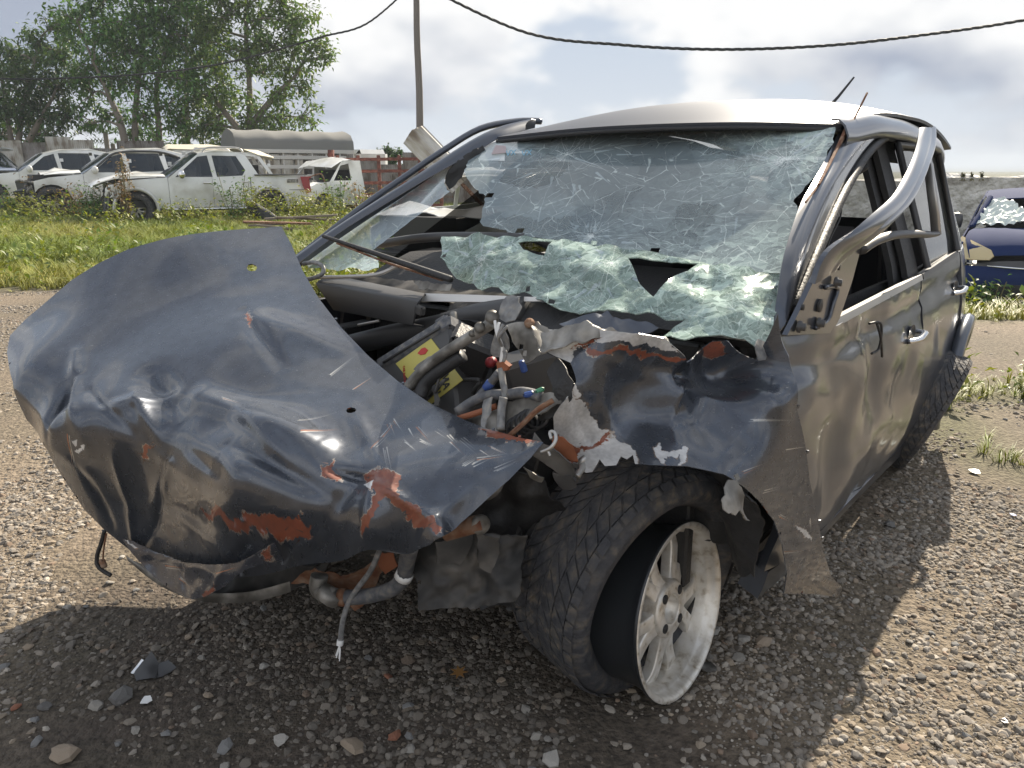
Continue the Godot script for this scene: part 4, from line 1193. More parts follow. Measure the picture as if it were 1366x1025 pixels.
var WING := {
	o = Vector3(0.667, 0.789, 1.223), u = Vector3(0.545, 0, -0.8384), v = Vector3(-0.2515, 0.954, -0.1635), lam = 3e-05,
	ctl = [Vector3(-0.2843, 0.2341, -0.1165), Vector3(-0.2672, 0.1786, -0.0706), Vector3(-0.2913, 0.1301, -0.0444), Vector3(-0.2627, 0.0635, -0.0473), Vector3(-0.2751, 0.0028, -0.1205), Vector3(-0.2261, -0.065, -0.1252), Vector3(-0.1955, -0.0661, -0.0714), Vector3(-0.16, -0.0603, -0.0312), Vector3(-0.1927, 0.208, -0.0121), Vector3(-0.1478, 0.1977, 0.0541), Vector3(-0.0727, 0.1823, 0.0481), Vector3(-0.0166, 0.1308, 0.0437), Vector3(0.076, 0.1694, -0.0073), Vector3(0.1018, 0.1673, 0.012), Vector3(0.1601, 0.1216, 0.0266), Vector3(0.1735, 0.2112, 0.1019), Vector3(0.1915, 0.1216, 0.0991), Vector3(0.2038, 0.0076, 0.0923), Vector3(0.2827, -0.1618, 0.0103), Vector3(0.3994, -0.3639, -0.114), Vector3(0.5623, -0.5243, -0.2692), Vector3(0.266, -0.439, -0.103), Vector3(0.2248, -0.3086, -0.0339), Vector3(0.1166, -0.191, 0.058), Vector3(0.0374, -0.1363, 0.1104), Vector3(-0.0118, -0.1046, 0.1227), Vector3(-0.079, -0.0813, 0.0946), Vector3(-0.1438, -0.0732, 0.0412), Vector3(-0.0895, 0.1121, -0.0251), Vector3(-0.0968, 0.0144, -0.032), Vector3(-0.0339, 0.072, 0.0308), Vector3(-0.0004, -0.0037, 0.0216), Vector3(0.121, 0.0687, -0.0196), Vector3(0.1281, 0.056, 0.0654), Vector3(0.1219, -0.0084, 0.0994), Vector3(0.0725, -0.0664, 0.096), Vector3(-0.0761, -0.0352, 0.0508), Vector3(-0.1833, 0.0234, -0.0765), Vector3(0.0365, -0.0156, 0.049), Vector3(-0.1506, 0.148, -0.0033), Vector3(-0.0163, 0.105, -0.0084)],
	outline = PackedVector2Array([Vector2(-0.2838, 0.2374), Vector2(-0.2514, 0.2265), Vector2(-0.1943, 0.2164), Vector2(-0.1512, 0.1983), Vector2(-0.0732, 0.1838), Vector2(-0.0172, 0.128), Vector2(0.047, 0.1533), Vector2(0.075, 0.1709), Vector2(0.1012, 0.1689), Vector2(0.16, 0.1216), Vector2(0.173, 0.2143), Vector2(0.1916, 0.1216), Vector2(0.2026, 0.0109), Vector2(0.2822, -0.1599), Vector2(0.3994, -0.3639), Vector2(0.4883, -0.4564), Vector2(0.5724, -0.5128), Vector2(0.5707, -0.5427), Vector2(0.4223, -0.4911), Vector2(0.2677, -0.4436), Vector2(0.2616, -0.3886), Vector2(0.2248, -0.3086), Vector2(0.1789, -0.2446), Vector2(0.1166, -0.191), Vector2(0.0374, -0.1363), Vector2(-0.0124, -0.1061), Vector2(-0.0491, -0.0931), Vector2(-0.0798, -0.0827), Vector2(-0.1442, -0.0746), Vector2(-0.1539, -0.0733), Vector2(-0.1473, -0.0559), Vector2(-0.1577, -0.0647), Vector2(-0.1613, -0.0587), Vector2(-0.1763, -0.0761), Vector2(-0.1917, -0.0772), Vector2(-0.1943, -0.063), Vector2(-0.2116, -0.0894), Vector2(-0.2201, -0.0908), Vector2(-0.2349, -0.0759), Vector2(-0.2491, -0.0547), Vector2(-0.2621, -0.0311), Vector2(-0.2721, -0.0094), Vector2(-0.2902, 0.0424), Vector2(-0.281, 0.0654), Vector2(-0.2634, 0.0857), Vector2(-0.2488, 0.1114), Vector2(-0.2525, 0.1527), Vector2(-0.2772, 0.1711), Vector2(-0.2961, 0.1877), Vector2(-0.294, 0.2178)]),
	cre = [[Vector2(-0.0334, 0.0855), Vector2(-0.0796, -0.05), 0.012, 0.008, 1], [Vector2(-0.1955, 0.1559), Vector2(-0.0334, 0.0855), 0.012, 0.02, 1], [Vector2(-0.0334, 0.0855), Vector2(0.1214, 0.0235), 0.014, 0.02, 1], [Vector2(-0.0172, 0.128), Vector2(-0.0334, 0.0855), -0.02, 0.012, 1], [Vector2(0.1304, 0.0145), Vector2(0.0107, -0.0672), 0.005, 0.014, 1], [Vector2(-0.191, 0.0891), Vector2(-0.1416, -0.0455), 0.012, 0.016, 1], [Vector2(0.092, 0.1628), Vector2(0.1312, 0.0223), 0.012, 0.014, 1], [Vector2(-0.265, 0.0954), Vector2(-0.1873, -0.0427), -0.012, 0.012, 1]],
	white = [PackedVector2Array([Vector2(-0.2928, 0.0411), Vector2(-0.2826, 0.0782), Vector2(-0.2634, 0.0952), Vector2(-0.2382, 0.0771), Vector2(-0.2011, 0.0318), Vector2(-0.1666, -0.0115), Vector2(-0.139, -0.0456), Vector2(-0.1553, -0.082), Vector2(-0.237, -0.1047), Vector2(-0.2762, -0.0348)]), PackedVector2Array([Vector2(-0.2833, 0.2408), Vector2(-0.2487, 0.2277), Vector2(-0.1921, 0.2191), Vector2(-0.1478, 0.2008), Vector2(-0.0724, 0.1866), Vector2(-0.0438, 0.1517), Vector2(-0.0959, 0.1696), Vector2(-0.1616, 0.1812), Vector2(-0.2054, 0.1927), Vector2(-0.2404, 0.175), Vector2(-0.269, 0.1278), Vector2(-0.2389, 0.0851), Vector2(-0.2511, 0.0782), Vector2(-0.2789, 0.1321), Vector2(-0.2897, 0.1851), Vector2(-0.2978, 0.2147)]), PackedVector2Array([Vector2(-0.1083, -0.0431), Vector2(-0.0985, -0.0363), Vector2(-0.1039, -0.0524), Vector2(-0.077, -0.0503), Vector2(-0.069, -0.042), Vector2(-0.0592, -0.046), Vector2(-0.0798, -0.0768), Vector2(-0.0927, -0.0784), Vector2(-0.0834, -0.0616), Vector2(-0.1078, -0.0624), Vector2(-0.1179, -0.0703), Vector2(-0.1263, -0.0726)]), PackedVector2Array([Vector2(0.2599, -0.2716), Vector2(0.2964, -0.2842), Vector2(0.3318, -0.3101), Vector2(0.3387, -0.323), Vector2(0.3078, -0.3053)])],
	primer = [PackedVector2Array([Vector2(-0.2825, 0.0002), Vector2(-0.2723, 0.0042), Vector2(-0.2511, -0.0202), Vector2(-0.2173, -0.037), Vector2(-0.1836, -0.0232), Vector2(-0.1691, -0.0113), Vector2(-0.1663, -0.0248), Vector2(-0.1987, -0.0385), Vector2(-0.222, -0.0501), Vector2(-0.2349, -0.0759), Vector2(-0.2598, -0.0571), Vector2(-0.2762, -0.0348)]), PackedVector2Array([Vector2(-0.2924, 0.2033), Vector2(-0.2766, 0.2188), Vector2(-0.2587, 0.2088), Vector2(-0.2591, 0.1915), Vector2(-0.2799, 0.1838)]), PackedVector2Array([Vector2(-0.2388, 0.1815), Vector2(-0.2099, 0.2035), Vector2(-0.1938, 0.1969), Vector2(-0.2062, 0.1863)]), PackedVector2Array([Vector2(-0.2186, 0.1851), Vector2(-0.1952, 0.1748), Vector2(-0.1593, 0.1722), Vector2(-0.0743, 0.1498), Vector2(-0.0202, 0.1311), Vector2(-0.0371, 0.1269), Vector2(-0.0862, 0.1452), Vector2(-0.1701, 0.1649), Vector2(-0.2086, 0.164)]), PackedVector2Array([Vector2(0.0502, 0.1502), Vector2(0.0644, 0.1715), Vector2(0.0886, 0.1708), Vector2(0.1133, 0.1392), Vector2(0.091, 0.1387)])],
	scratch = [PackedVector2Array([Vector2(0.0392, -0.1086), Vector2(0.1317, -0.0974)]), PackedVector2Array([Vector2(0.117, -0.1608), Vector2(0.2293, -0.1624)]), PackedVector2Array([Vector2(0.0931, -0.0054), Vector2(0.1984, -0.0161)]), PackedVector2Array([Vector2(0.1936, -0.2351), Vector2(0.2583, -0.2658)]), PackedVector2Array([Vector2(0.1804, -0.0793), Vector2(0.2704, -0.082)]), PackedVector2Array([Vector2(0.3134, -0.2669), Vector2(0.3374, -0.3189)]), PackedVector2Array([Vector2(0.1886, -0.3242), Vector2(0.3381, -0.3482)])],
}
var TONGUE := {
	o = Vector3(-0.285, 0.407, 1.855), u = Vector3(0.6954, 0, -0.7186), v = Vector3(-0.3323, 0.8866, -0.3216), lam = 0.0003,
	ctl = [Vector3(-0.2506, 0.0598, -0.2238), Vector3(-0.2133, 0.022, -0.2184), Vector3(-0.1565, -0.0086, -0.1906), Vector3(-0.0775, -0.0236, -0.1107), Vector3(0.0322, -0.0327, 0.0398), Vector3(0.1099, -0.0224, 0.1242), Vector3(0.1598, -0.0102, 0.1694), Vector3(0.2067, 0.0128, 0.2443), Vector3(0.2158, -0.0037, 0.223), Vector3(0.0694, -0.0085, 0.0914), Vector3(-0.0634, 0.0018, -0.0905), Vector3(-0.17, 0.0193, -0.2015), Vector3(0.1387, -0.0124, 0.1447)],
	outline = PackedVector2Array([Vector2(-0.2735, 0.0713), Vector2(-0.2407, 0.063), Vector2(-0.1774, 0.0315), Vector2(-0.0799, -0.0011), Vector2(0.0213, -0.013), Vector2(0.0988, -0.0134), Vector2(0.1437, 0.0007), Vector2(0.1795, 0.0146), Vector2(0.2085, 0.0237), Vector2(0.2151, 0.0059), Vector2(0.2193, -0.0152), Vector2(0.1721, -0.0175), Vector2(0.1317, -0.0254), Vector2(0.0945, -0.0438), Vector2(0.0568, -0.0668), Vector2(-0.0095, -0.0893), Vector2(-0.0521, -0.0947), Vector2(-0.1275, -0.0692), Vector2(-0.1825, -0.0345), Vector2(-0.2286, 0.0112)]),
	cre = [[Vector2(-0.2127, 0.0298), Vector2(0.0656, -0.0392), 0.012, 0.012, 1], [Vector2(-0.0909, -0.0043), Vector2(-0.0672, -0.0853), -0.012, 0.01, 1], [Vector2(0.0685, -0.017), Vector2(0.0127, -0.0767), 0.012, 0.012, 1], [Vector2(0.1302, -0.0085), Vector2(0.2069, 0.0159), 0.01, 0.008, 1]],
	white = [PackedVector2Array([Vector2(-0.2686, 0.0709), Vector2(-0.2217, 0.05), Vector2(-0.2335, 0.0469)])],
	primer = [PackedVector2Array([Vector2(0.1772, 0.0051), Vector2(0.1943, 0.0105), Vector2(0.1939, -0.0056), Vector2(0.1793, -0.0113)]), PackedVector2Array([Vector2(-0.0129, -0.0765), Vector2(0.028, -0.0591), Vector2(0.0334, -0.0698), Vector2(-0.0041, -0.0874)])],
	scratch = [PackedVector2Array([Vector2(-0.144, -0.0073), Vector2(-0.0353, -0.0215)]), PackedVector2Array([Vector2(0.0439, -0.0331), Vector2(0.1098, -0.0208)]), PackedVector2Array([Vector2(-0.0916, -0.0381), Vector2(-0.0341, -0.0763)])],
}
var SCREEN := {
	o = Vector3(0.097, 1.273, 0.508), u = Vector3(0.9474, 0, -0.3201), v = Vector3(-0.199, 0.7832, -0.589), lam = 0.0001,
	ctl = [Vector3(-0.6461, 0.337, -0.2072), Vector3(-0.5924, 0.3718, -0.2155), Vector3(-0.3145, 0.3727, -0.1852), Vector3(-0.0405, 0.3549, -0.1477), Vector3(0.3003, 0.3071, -0.0905), Vector3(0.5849, 0.2451, -0.0338), Vector3(0.5737, 0.1423, 0.007), Vector3(0.5425, -0.0071, 0.0646), Vector3(0.4772, -0.1367, 0.0991), Vector3(0.4907, -0.3109, 0.1831), Vector3(0.4754, -0.4425, 0.248), Vector3(0.2764, -0.399, 0.1955), Vector3(0.0368, -0.3209, 0.1371), Vector3(-0.17, -0.2735, 0.0894), Vector3(-0.278, -0.147, 0.0207), Vector3(-0.4834, -0.1419, 0.0065), Vector3(-0.511, -0.02, -0.0415), Vector3(-0.6464, 0.1251, -0.1071), Vector3(-0.04, 0.0053, -0.0202), Vector3(0.2593, -0.1411, 0.0713), Vector3(-0.2877, 0.0708, -0.0686)],
	outline = PackedVector2Array([Vector2(-0.646, 0.3369), Vector2(-0.5902, 0.3658), Vector2(-0.3145, 0.3727), Vector2(-0.0405, 0.3549), Vector2(0.3003, 0.3071), Vector2(0.5849, 0.2451), Vector2(0.5773, 0.1804), Vector2(0.5737, 0.1423), Vector2(0.5509, 0.0583), Vector2(0.5423, 0.0006), Vector2(0.5092, -0.0653), Vector2(0.4769, -0.1296), Vector2(0.4961, -0.1687), Vector2(0.5498, -0.1291), Vector2(0.5388, -0.2119), Vector2(0.5086, -0.3026), Vector2(0.4907, -0.3956), Vector2(0.4763, -0.4611), Vector2(0.39, -0.4423), Vector2(0.2778, -0.4091), Vector2(0.2061, -0.3766), Vector2(0.04, -0.3354), Vector2(-0.1653, -0.2893), Vector2(-0.2378, -0.2579), Vector2(-0.3241, -0.2305), Vector2(-0.4695, -0.179), Vector2(-0.4834, -0.1419), Vector2(-0.511, -0.02), Vector2(-0.5733, 0.035), Vector2(-0.6464, 0.1251), Vector2(-0.6706, 0.2197)]),
	sticker = [PackedVector2Array([Vector2(-0.5076, 0.2541), Vector2(-0.4433, 0.2467)]), PackedVector2Array([Vector2(-0.5856, 0.2533), Vector2(-0.5263, 0.2564), Vector2(-0.5478, 0.3083), Vector2(-0.5929, 0.3215)])],
}
var FOLD := {
	o = Vector3(0.337, 1.048, 0.997), u = Vector3(0.9197, 0, -0.3926), v = Vector3(-0.1769, 0.8927, -0.4144), lam = 0.0001,
	ctl = [Vector3(-0.5701, 0.1843, -0.2002), Vector3(-0.4365, 0.1733, -0.1541), Vector3(-0.315, 0.1621, -0.126), Vector3(-0.1832, 0.1387, -0.0992), Vector3(-0.0004, 0.1077, -0.0639), Vector3(0.1509, 0.0844, -0.0521), Vector3(0.2167, 0.0646, -0.0428), Vector3(0.3237, 0.0387, -0.0169), Vector3(0.4081, 0.0297, -0.0055), Vector3(0.5149, 0.3498, -0.28), Vector3(0.4586, 0.1905, -0.1681), Vector3(-0.5663, 0.1436, -0.1703), Vector3(-0.5296, 0.0761, -0.1381), Vector3(-0.4574, 0.014, -0.1105), Vector3(-0.3755, -0.0261, -0.0673), Vector3(-0.2472, -0.046, 0.0084), Vector3(-0.1856, -0.0815, 0.0443), Vector3(-0.1191, -0.1112, 0.0733), Vector3(-0.0284, -0.1125, 0.0916), Vector3(0.111, -0.1228, 0.1165), Vector3(0.1786, -0.1379, 0.1534), Vector3(0.1371, -0.2005, 0.2116), Vector3(0.1852, -0.2112, 0.217), Vector3(0.2589, -0.1851, 0.1924), Vector3(0.3414, -0.2072, 0.1841), Vector3(0.3709, -0.1797, 0.1511), Vector3(0.3764, -0.1129, 0.1023), Vector3(-0.3104, 0.0605, -0.0655), Vector3(-0.1248, 0.0078, 0.0089), Vector3(0.056, -0.0304, 0.0516), Vector3(0.2219, -0.0829, 0.1166), Vector3(0.3232, -0.0978, 0.121), Vector3(-0.4103, 0.0729, -0.107), Vector3(-0.0562, 0.0646, -0.0271), Vector3(0.2885, -0.0196, 0.0464)],
	outline = PackedVector2Array([Vector2(-0.57, 0.1842), Vector2(-0.4375, 0.1764), Vector2(-0.315, 0.1621), Vector2(-0.184, 0.1419), Vector2(-0.0009, 0.1109), Vector2(0.1506, 0.0876), Vector2(0.2165, 0.0677), Vector2(0.3237, 0.0418), Vector2(0.4049, 0.0353), Vector2(0.4301, 0.0977), Vector2(0.4588, 0.1937), Vector2(0.5153, 0.3564), Vector2(0.5051, 0.2734), Vector2(0.4729, 0.178), Vector2(0.4436, 0.0829), Vector2(0.417, 0.0308), Vector2(0.4075, 0.0133), Vector2(0.3921, -0.0537), Vector2(0.3764, -0.113), Vector2(0.3744, -0.151), Vector2(0.3725, -0.1794), Vector2(0.3656, -0.2107), Vector2(0.3544, -0.194), Vector2(0.3414, -0.2071), Vector2(0.3088, -0.1862), Vector2(0.2847, -0.188), Vector2(0.2587, -0.1809), Vector2(0.2213, -0.2015), Vector2(0.1852, -0.2112), Vector2(0.1577, -0.1943), Vector2(0.137, -0.2004), Vector2(0.153, -0.1676), Vector2(0.1786, -0.1379), Vector2(0.1411, -0.1384), Vector2(0.111, -0.123), Vector2(0.0415, -0.1222), Vector2(-0.0284, -0.1125), Vector2(-0.0694, -0.1263), Vector2(-0.1191, -0.1112), Vector2(-0.1539, -0.0965), Vector2(-0.1856, -0.0815), Vector2(-0.2187, -0.0557), Vector2(-0.2472, -0.046), Vector2(-0.2825, -0.0511), Vector2(-0.3304, -0.0162), Vector2(-0.3755, -0.0261), Vector2(-0.4196, 0.001), Vector2(-0.4599, 0.0141), Vector2(-0.4945, 0.0399), Vector2(-0.5302, 0.0787), Vector2(-0.5509, 0.1194)]),
	holes = [PackedVector2Array([Vector2(-0.3089, 0.1403), Vector2(-0.2424, 0.1417), Vector2(-0.201, 0.1323), Vector2(-0.2162, 0.0828), Vector2(-0.2478, 0.0957), Vector2(-0.2823, 0.109)]), PackedVector2Array([Vector2(0.0182, 0.0674), Vector2(0.0801, 0.068), Vector2(0.1467, 0.0683), Vector2(0.1981, 0.0623), Vector2(0.1752, 0.0218), Vector2(0.1435, 0.0074), Vector2(0.1221, -0.0322), Vector2(0.1013, -0.0723), Vector2(0.0804, -0.049), Vector2(0.0582, -0.0199), Vector2(0.0406, 0.0236)])],
	cre = [[Vector2(-0.5255, 0.135), Vector2(-0.257, 0.029), 0.012, 0.02, 1], [Vector2(-0.2676, 0.0706), Vector2(-0.1078, -0.0785), -0.014, 0.02, 1], [Vector2(-0.1342, 0.0501), Vector2(0.0623, -0.0783), 0.016, 0.02, 1], [Vector2(0.1496, -0.053), Vector2(0.3402, -0.0689), 0.016, 0.02, 1], [Vector2(0.2328, 0.0399), Vector2(0.2115, -0.1765), -0.012, 0.018, 1], [Vector2(-0.4671, 0.1037), Vector2(-0.391, -0.0143), 0.01, 0.012, 1], [Vector2(0.3233, -0.0164), Vector2(0.3577, -0.1762), 0.012, 0.015, 1]],
}
var STRIP := {
	o = Vector3(-0.685, 1.178, 0.773), u = Vector3(0.9474, 0, -0.3201), v = Vector3(-0.199, 0.7832, -0.589), lam = 0.0001,
	ctl = [Vector3(-0.2541, -0.2635, 0.0795), Vector3(-0.2102, -0.1012, 0.018), Vector3(-0.12, 0.0413, -0.0303), Vector3(-0.0045, 0.2082, -0.0858), Vector3(0.1079, 0.3267, -0.1219), Vector3(0.1647, 0.3926, -0.1425), Vector3(0.0873, 0.2272, -0.0879), Vector3(0.1493, 0.1092, -0.033), Vector3(0.0645, -0.0715, 0.0313), Vector3(0.0016, -0.2214, 0.0905), Vector3(0.0791, -0.3106, 0.1459), Vector3(-0.0713, -0.3324, 0.1379)],
	outline = PackedVector2Array([Vector2(-0.2522, -0.2761), Vector2(-0.2314, -0.2022), Vector2(-0.2051, -0.1102), Vector2(-0.1152, 0.0319), Vector2(-0.0001, 0.1982), Vector2(0.0756, 0.2957), Vector2(0.1647, 0.3926), Vector2(0.125, 0.3149), Vector2(0.0873, 0.2272), Vector2(0.0969, 0.1821), Vector2(0.1493, 0.1092), Vector2(0.1035, 0.0131), Vector2(0.0645, -0.0715), Vector2(0.0301, -0.1466), Vector2(0.0017, -0.2215), Vector2(0.0537, -0.2761), Vector2(0.0838, -0.3189), Vector2(0.0509, -0.3413), Vector2(-0.0235, -0.3139), Vector2(-0.0687, -0.3366), Vector2(-0.1559, -0.311), Vector2(-0.2025, -0.3121)]),
}

func glazing(w: Node3D) -> void:
	var g := sheet(frame(SCREEN), SCREEN.outline, bend(SCREEN), 0.025, 0.0, [], 0.004)
	var crz := func(u: float, v: float) -> float:
		var right := smoothstep(0.62, 0.98, u + 0.10 * noise_a.get_noise_2d(u * 400, v * 400)) * smoothstep(1.1, 0.2, v + 0.3 * (1 - u))
		return clampf(0.10 + 0.22 * noise_a.get_noise_2d(u * 160, v * 120) + right * 0.75 + 0.7 * smoothstep(0.62, 1.0, v), 0.05, 0.95)
	var pane := part("windscreen", g.mesh(), cracked(1400, 900, [[0.31, 0.20, 0.55], [0.88, 0.36, 0.45], [0.47, 0.75, 0.20]], crz, Color(0.50, 0.55, 0.57, 0.66), 3), w)
	var bs := bend(SCREEN)
	for k in 2:
		var tm := TextMesh.new()
		tm.text = "VX"; tm.font_size = 32; tm.pixel_size = 0.032 / 32.0; tm.depth = 0.0015
		var q: Vector2 = SCREEN.sticker[0][k]
		part("sticker_letters", tm, M.sticker, pane, frame(SCREEN) * Transform3D(Basis(Vector3.BACK, 0.12), Vector3(q.x, q.y, bs.at(q.x, q.y) + 0.006)))
	var sp := PackedVector3Array()
	for q in SCREEN.sticker[1]: sp.append(frame(SCREEN) * Vector3(q.x, q.y, bs.at(q.x, q.y) + 0.005))
	part("faded_sticker", plate_in(sp, 0.001).mesh(), M.faded, pane)
	g = sheet(frame(FOLD), FOLD.outline, bend(FOLD.merged({"amp": 0.036})), 0.016, 0.003, FOLD.holes, 0.005)
	var crz2 := func(u: float, v: float) -> float: return clampf(0.60 + 0.6 * noise_a.get_noise_2d(u * 260, v * 170) + 0.45 * smoothstep(0.45, 0.8, u), 0.2, 1.0)
	part("crumpled_windscreen", g.mesh(), cracked(1400, 800, [[0.16, 0.5, 0.3], [0.5, 0.55, 0.3]], crz2, Color(0.46, 0.54, 0.51, 0.50), 5, 10), w)
	g = sheet(frame(STRIP), STRIP.outline, bend(STRIP), 0.02, 0.0, [], 0.004)
	var crz3 := func(u: float, v: float) -> float: return clampf(0.10 + 0.8 * smoothstep(0.80, 0.95, v) + 0.2 * noise_a.get_noise_2d(u * 90, v * 300), 0.0, 0.9)
	part("windscreen_strip", g.mesh(), cracked(700, 700, [[0.15, 0.9, 0.3]], crz3, Color(0.70, 0.75, 0.78, 0.62), 7, 8), w)

func front(w: Node3D) -> void:
	HOOD.step = 0.0065
	WING.step = 0.007
	var hole := []
	for q in HOOD.nozzle: hole.append(q)
	var g := sheet(frame(HOOD), HOOD.outline, bend(HOOD), HOOD.step, 0.003, hole)
	part("bonnet", g.mesh(), worn(HOOD, g, Color(0.066, 0.075, 0.095), 1400), w)
	TONGUE.step = 0.008
	g = sheet(frame(TONGUE), TONGUE.outline, bend(TONGUE.merged({"amp": 0.010})), TONGUE.step, 0.003, [], 0.001)
	part("folded_lip", g.mesh(), worn(TONGUE, g, Color(0.060, 0.068, 0.088), 500), w)
	g = sheet(frame(WING), WING.outline, bend(WING), WING.step, 0.003)
	part("front_wing", g.mesh(), worn(WING, g, Color(0.066, 0.075, 0.095), 1000), w)

# ---------------------------------------------------------------- wheels
func turned(a: Vector3, at: Vector3, roll := 0.0) -> Transform3D:       # x along the axle
	var x := a.normalized()
	var z := x.cross(Vector3.UP).normalized()
	return Transform3D(Basis(x, z.cross(x).normalized(), z).rotated(x, roll), at)

func tyre_geo(r: float, w: float, rim: float) -> Geo:
	var p := PackedVector2Array()
	for q in [[-0.36, rim - 0.012], [-0.42, rim], [-0.50, rim + 0.018], [-0.51, lerpf(rim, r, 0.5)], [-0.50, r - 0.030], [-0.455, r - 0.010], [-0.40, r - 0.003], [-0.2, r], [0.0, r + 0.001], [0.2, r], [0.40, r - 0.003], [0.455, r - 0.010], [0.50, r - 0.030], [0.51, lerpf(rim, r, 0.5)], [0.50, rim + 0.018], [0.42, rim], [0.36, rim - 0.012], [0.30, rim + 0.01], [0.42, lerpf(rim, r, 0.5)], [0.40, r - 0.02], [0.0, r - 0.014], [-0.40, r - 0.02], [-0.42, lerpf(rim, r, 0.5)], [-0.30, rim + 0.01], [-0.36, rim - 0.012]]:
		p.append(Vector2(q[0] * w, q[1]))
	return lathe(p, 72)

# raised tread: slanted blocks in a V with a shoulder row
func tread_geo(r: float, w: float, n: int) -> Geo:
	var g := Geo.new()
	for k in n:
		for s in [-1, 1]:
			for row in 3:
				var x0: float = [0.02, 0.20, 0.385][row] * w
				var x1: float = [0.185, 0.37, 0.475][row] * w
				var lead: float = [0.0, 0.55, 0.85][row]
				var t0: float = TAU * (k + 0.5 * (s + 1) * 0.5) / n
				var gap := TAU / n
				var slant: float = [1.3, 0.9, 0.15][row] * gap
				var top := PackedVector3Array(); var low := PackedVector3Array()
				for c in [[x0, t0 + gap * (lead + 0.08)], [x1, t0 + gap * (lead + 0.08) + slant], [x1, t0 + gap * (lead + 0.90) + slant], [x0, t0 + gap * (lead + 0.90)]]:
					var rr := r + 0.0042 - (0.007 if c[0] > 0.42 * w else 0.0)
					top.append(Vector3(s * c[0], rr * cos(c[1]), rr * sin(c[1])))
					low.append(Vector3(s * c[0], (r - 0.004) * cos(c[1]), (r - 0.004) * sin(c[1])))
				var mid := (top[0] + top[2]) * 0.5
				var f := (top[2] - top[0]).cross(top[1] - top[0])
				if f.dot(Vector3(0, mid.y, mid.z)) < 0:
					top.reverse(); low.reverse()
				g.flat_face(top)
				for j in 4: g.flat_face([top[j], low[j], low[(j + 1) % 4], top[(j + 1) % 4]])
	return g

func rim_geo(r: float, w: float) -> Geo:       # outer face towards +x at x = 0
	return lathe([Vector2(-0.004, r - 0.012), Vector2(0.0, r - 0.006), Vector2(0.0, r), Vector2(-0.008, r + 0.001), Vector2(-0.014, r - 0.006), Vector2(-0.03, r - 0.012), Vector2(-0.06, r - 0.020), Vector2(-w * 0.7, r - 0.022), Vector2(-w + 0.02, r - 0.016), Vector2(-w + 0.006, r), Vector2(-w, r)], 72)

func rim_lip(r: float) -> Geo:
	return lathe([Vector2(0.001, r + 0.0005), Vector2(0.003, r - 0.003), Vector2(0.001, r - 0.012), Vector2(-0.012, r - 0.018), Vector2(-0.026, r - 0.021), Vector2(-0.031, r - 0.031), Vector2(-0.075, r - 0.036), Vector2(-0.12, r - 0.045)], 72)

func spoke_geo(r: float, a: float) -> Geo:     # one of the paired spokes, from hub to barrel
	var rows := []
	for k in 13:
		var t := k / 12.0
		var rad := lerpf(0.045, r - 0.034, t)
		var spread := lerpf(0.20, 0.30, t) * a
		var wid := lerpf(0.038, 0.031, t) * (1.0 + 0.9 * pow(1.0 - t, 5) + 0.7 * pow(t, 7))
		var ang := spread * (0.55 + 0.45 * t)
		var x := lerpf(-0.030, -0.038, t) - 0.030 * sin(PI * t) * 0.4 - 0.02 * pow(t, 5)
		var c := Vector3(0, cos(ang), sin(ang)) * rad
		var side := Vector3(0, -sin(ang), cos(ang))
		var row := PackedVector3Array()
		for q in [[-0.5, -0.030], [-0.5, -0.006], [-0.40, 0.0], [0.40, 0.0], [0.5, -0.006], [0.5, -0.030]]:
			row.append(c + side * wid * q[0] + Vector3(x + q[1], 0, 0))
		rows.append(row)
	return skin(rows)

func alloy(parent: Node3D, r: float, width: float, at: Transform3D) -> void:
	part("rim", rim_geo(r, width).mesh(), M.barrel, parent, at)
	part("rim_lip", rim_lip(r).mesh(), M.alu, parent, at)
	var g := Geo.new()
	g.join(spoke_geo(r, 1.0)); g.join(spoke_geo(r, -1.0))
	var m := g.mesh()
	for k in 5: part("spoke", m, M.alu, parent, at * Transform3D(Basis(Vector3.RIGHT, TAU * k / 5 + 0.35), Vector3.ZERO))
	part("hub_face", lathe([Vector2(-0.075, 0.078), Vector2(-0.036, 0.076), Vector2(-0.028, 0.068), Vector2(-0.026, 0.042), Vector2(-0.030, 0.038), Vector2(-0.060, 0.037), Vector2(-0.062, 0.0)], 40).mesh(), M.alu, parent, at)
	for k in 4:
		var a := TAU * k / 4 + 0.5
		part("bolt_hole", lathe([Vector2(-0.0255, 0.0), Vector2(-0.0253, 0.0125), Vector2(-0.040, 0.0125)], 12).mesh(), M.black, parent, at * Transform3D(Basis(), Vector3(0.0, cos(a) * 0.055, sin(a) * 0.055)))

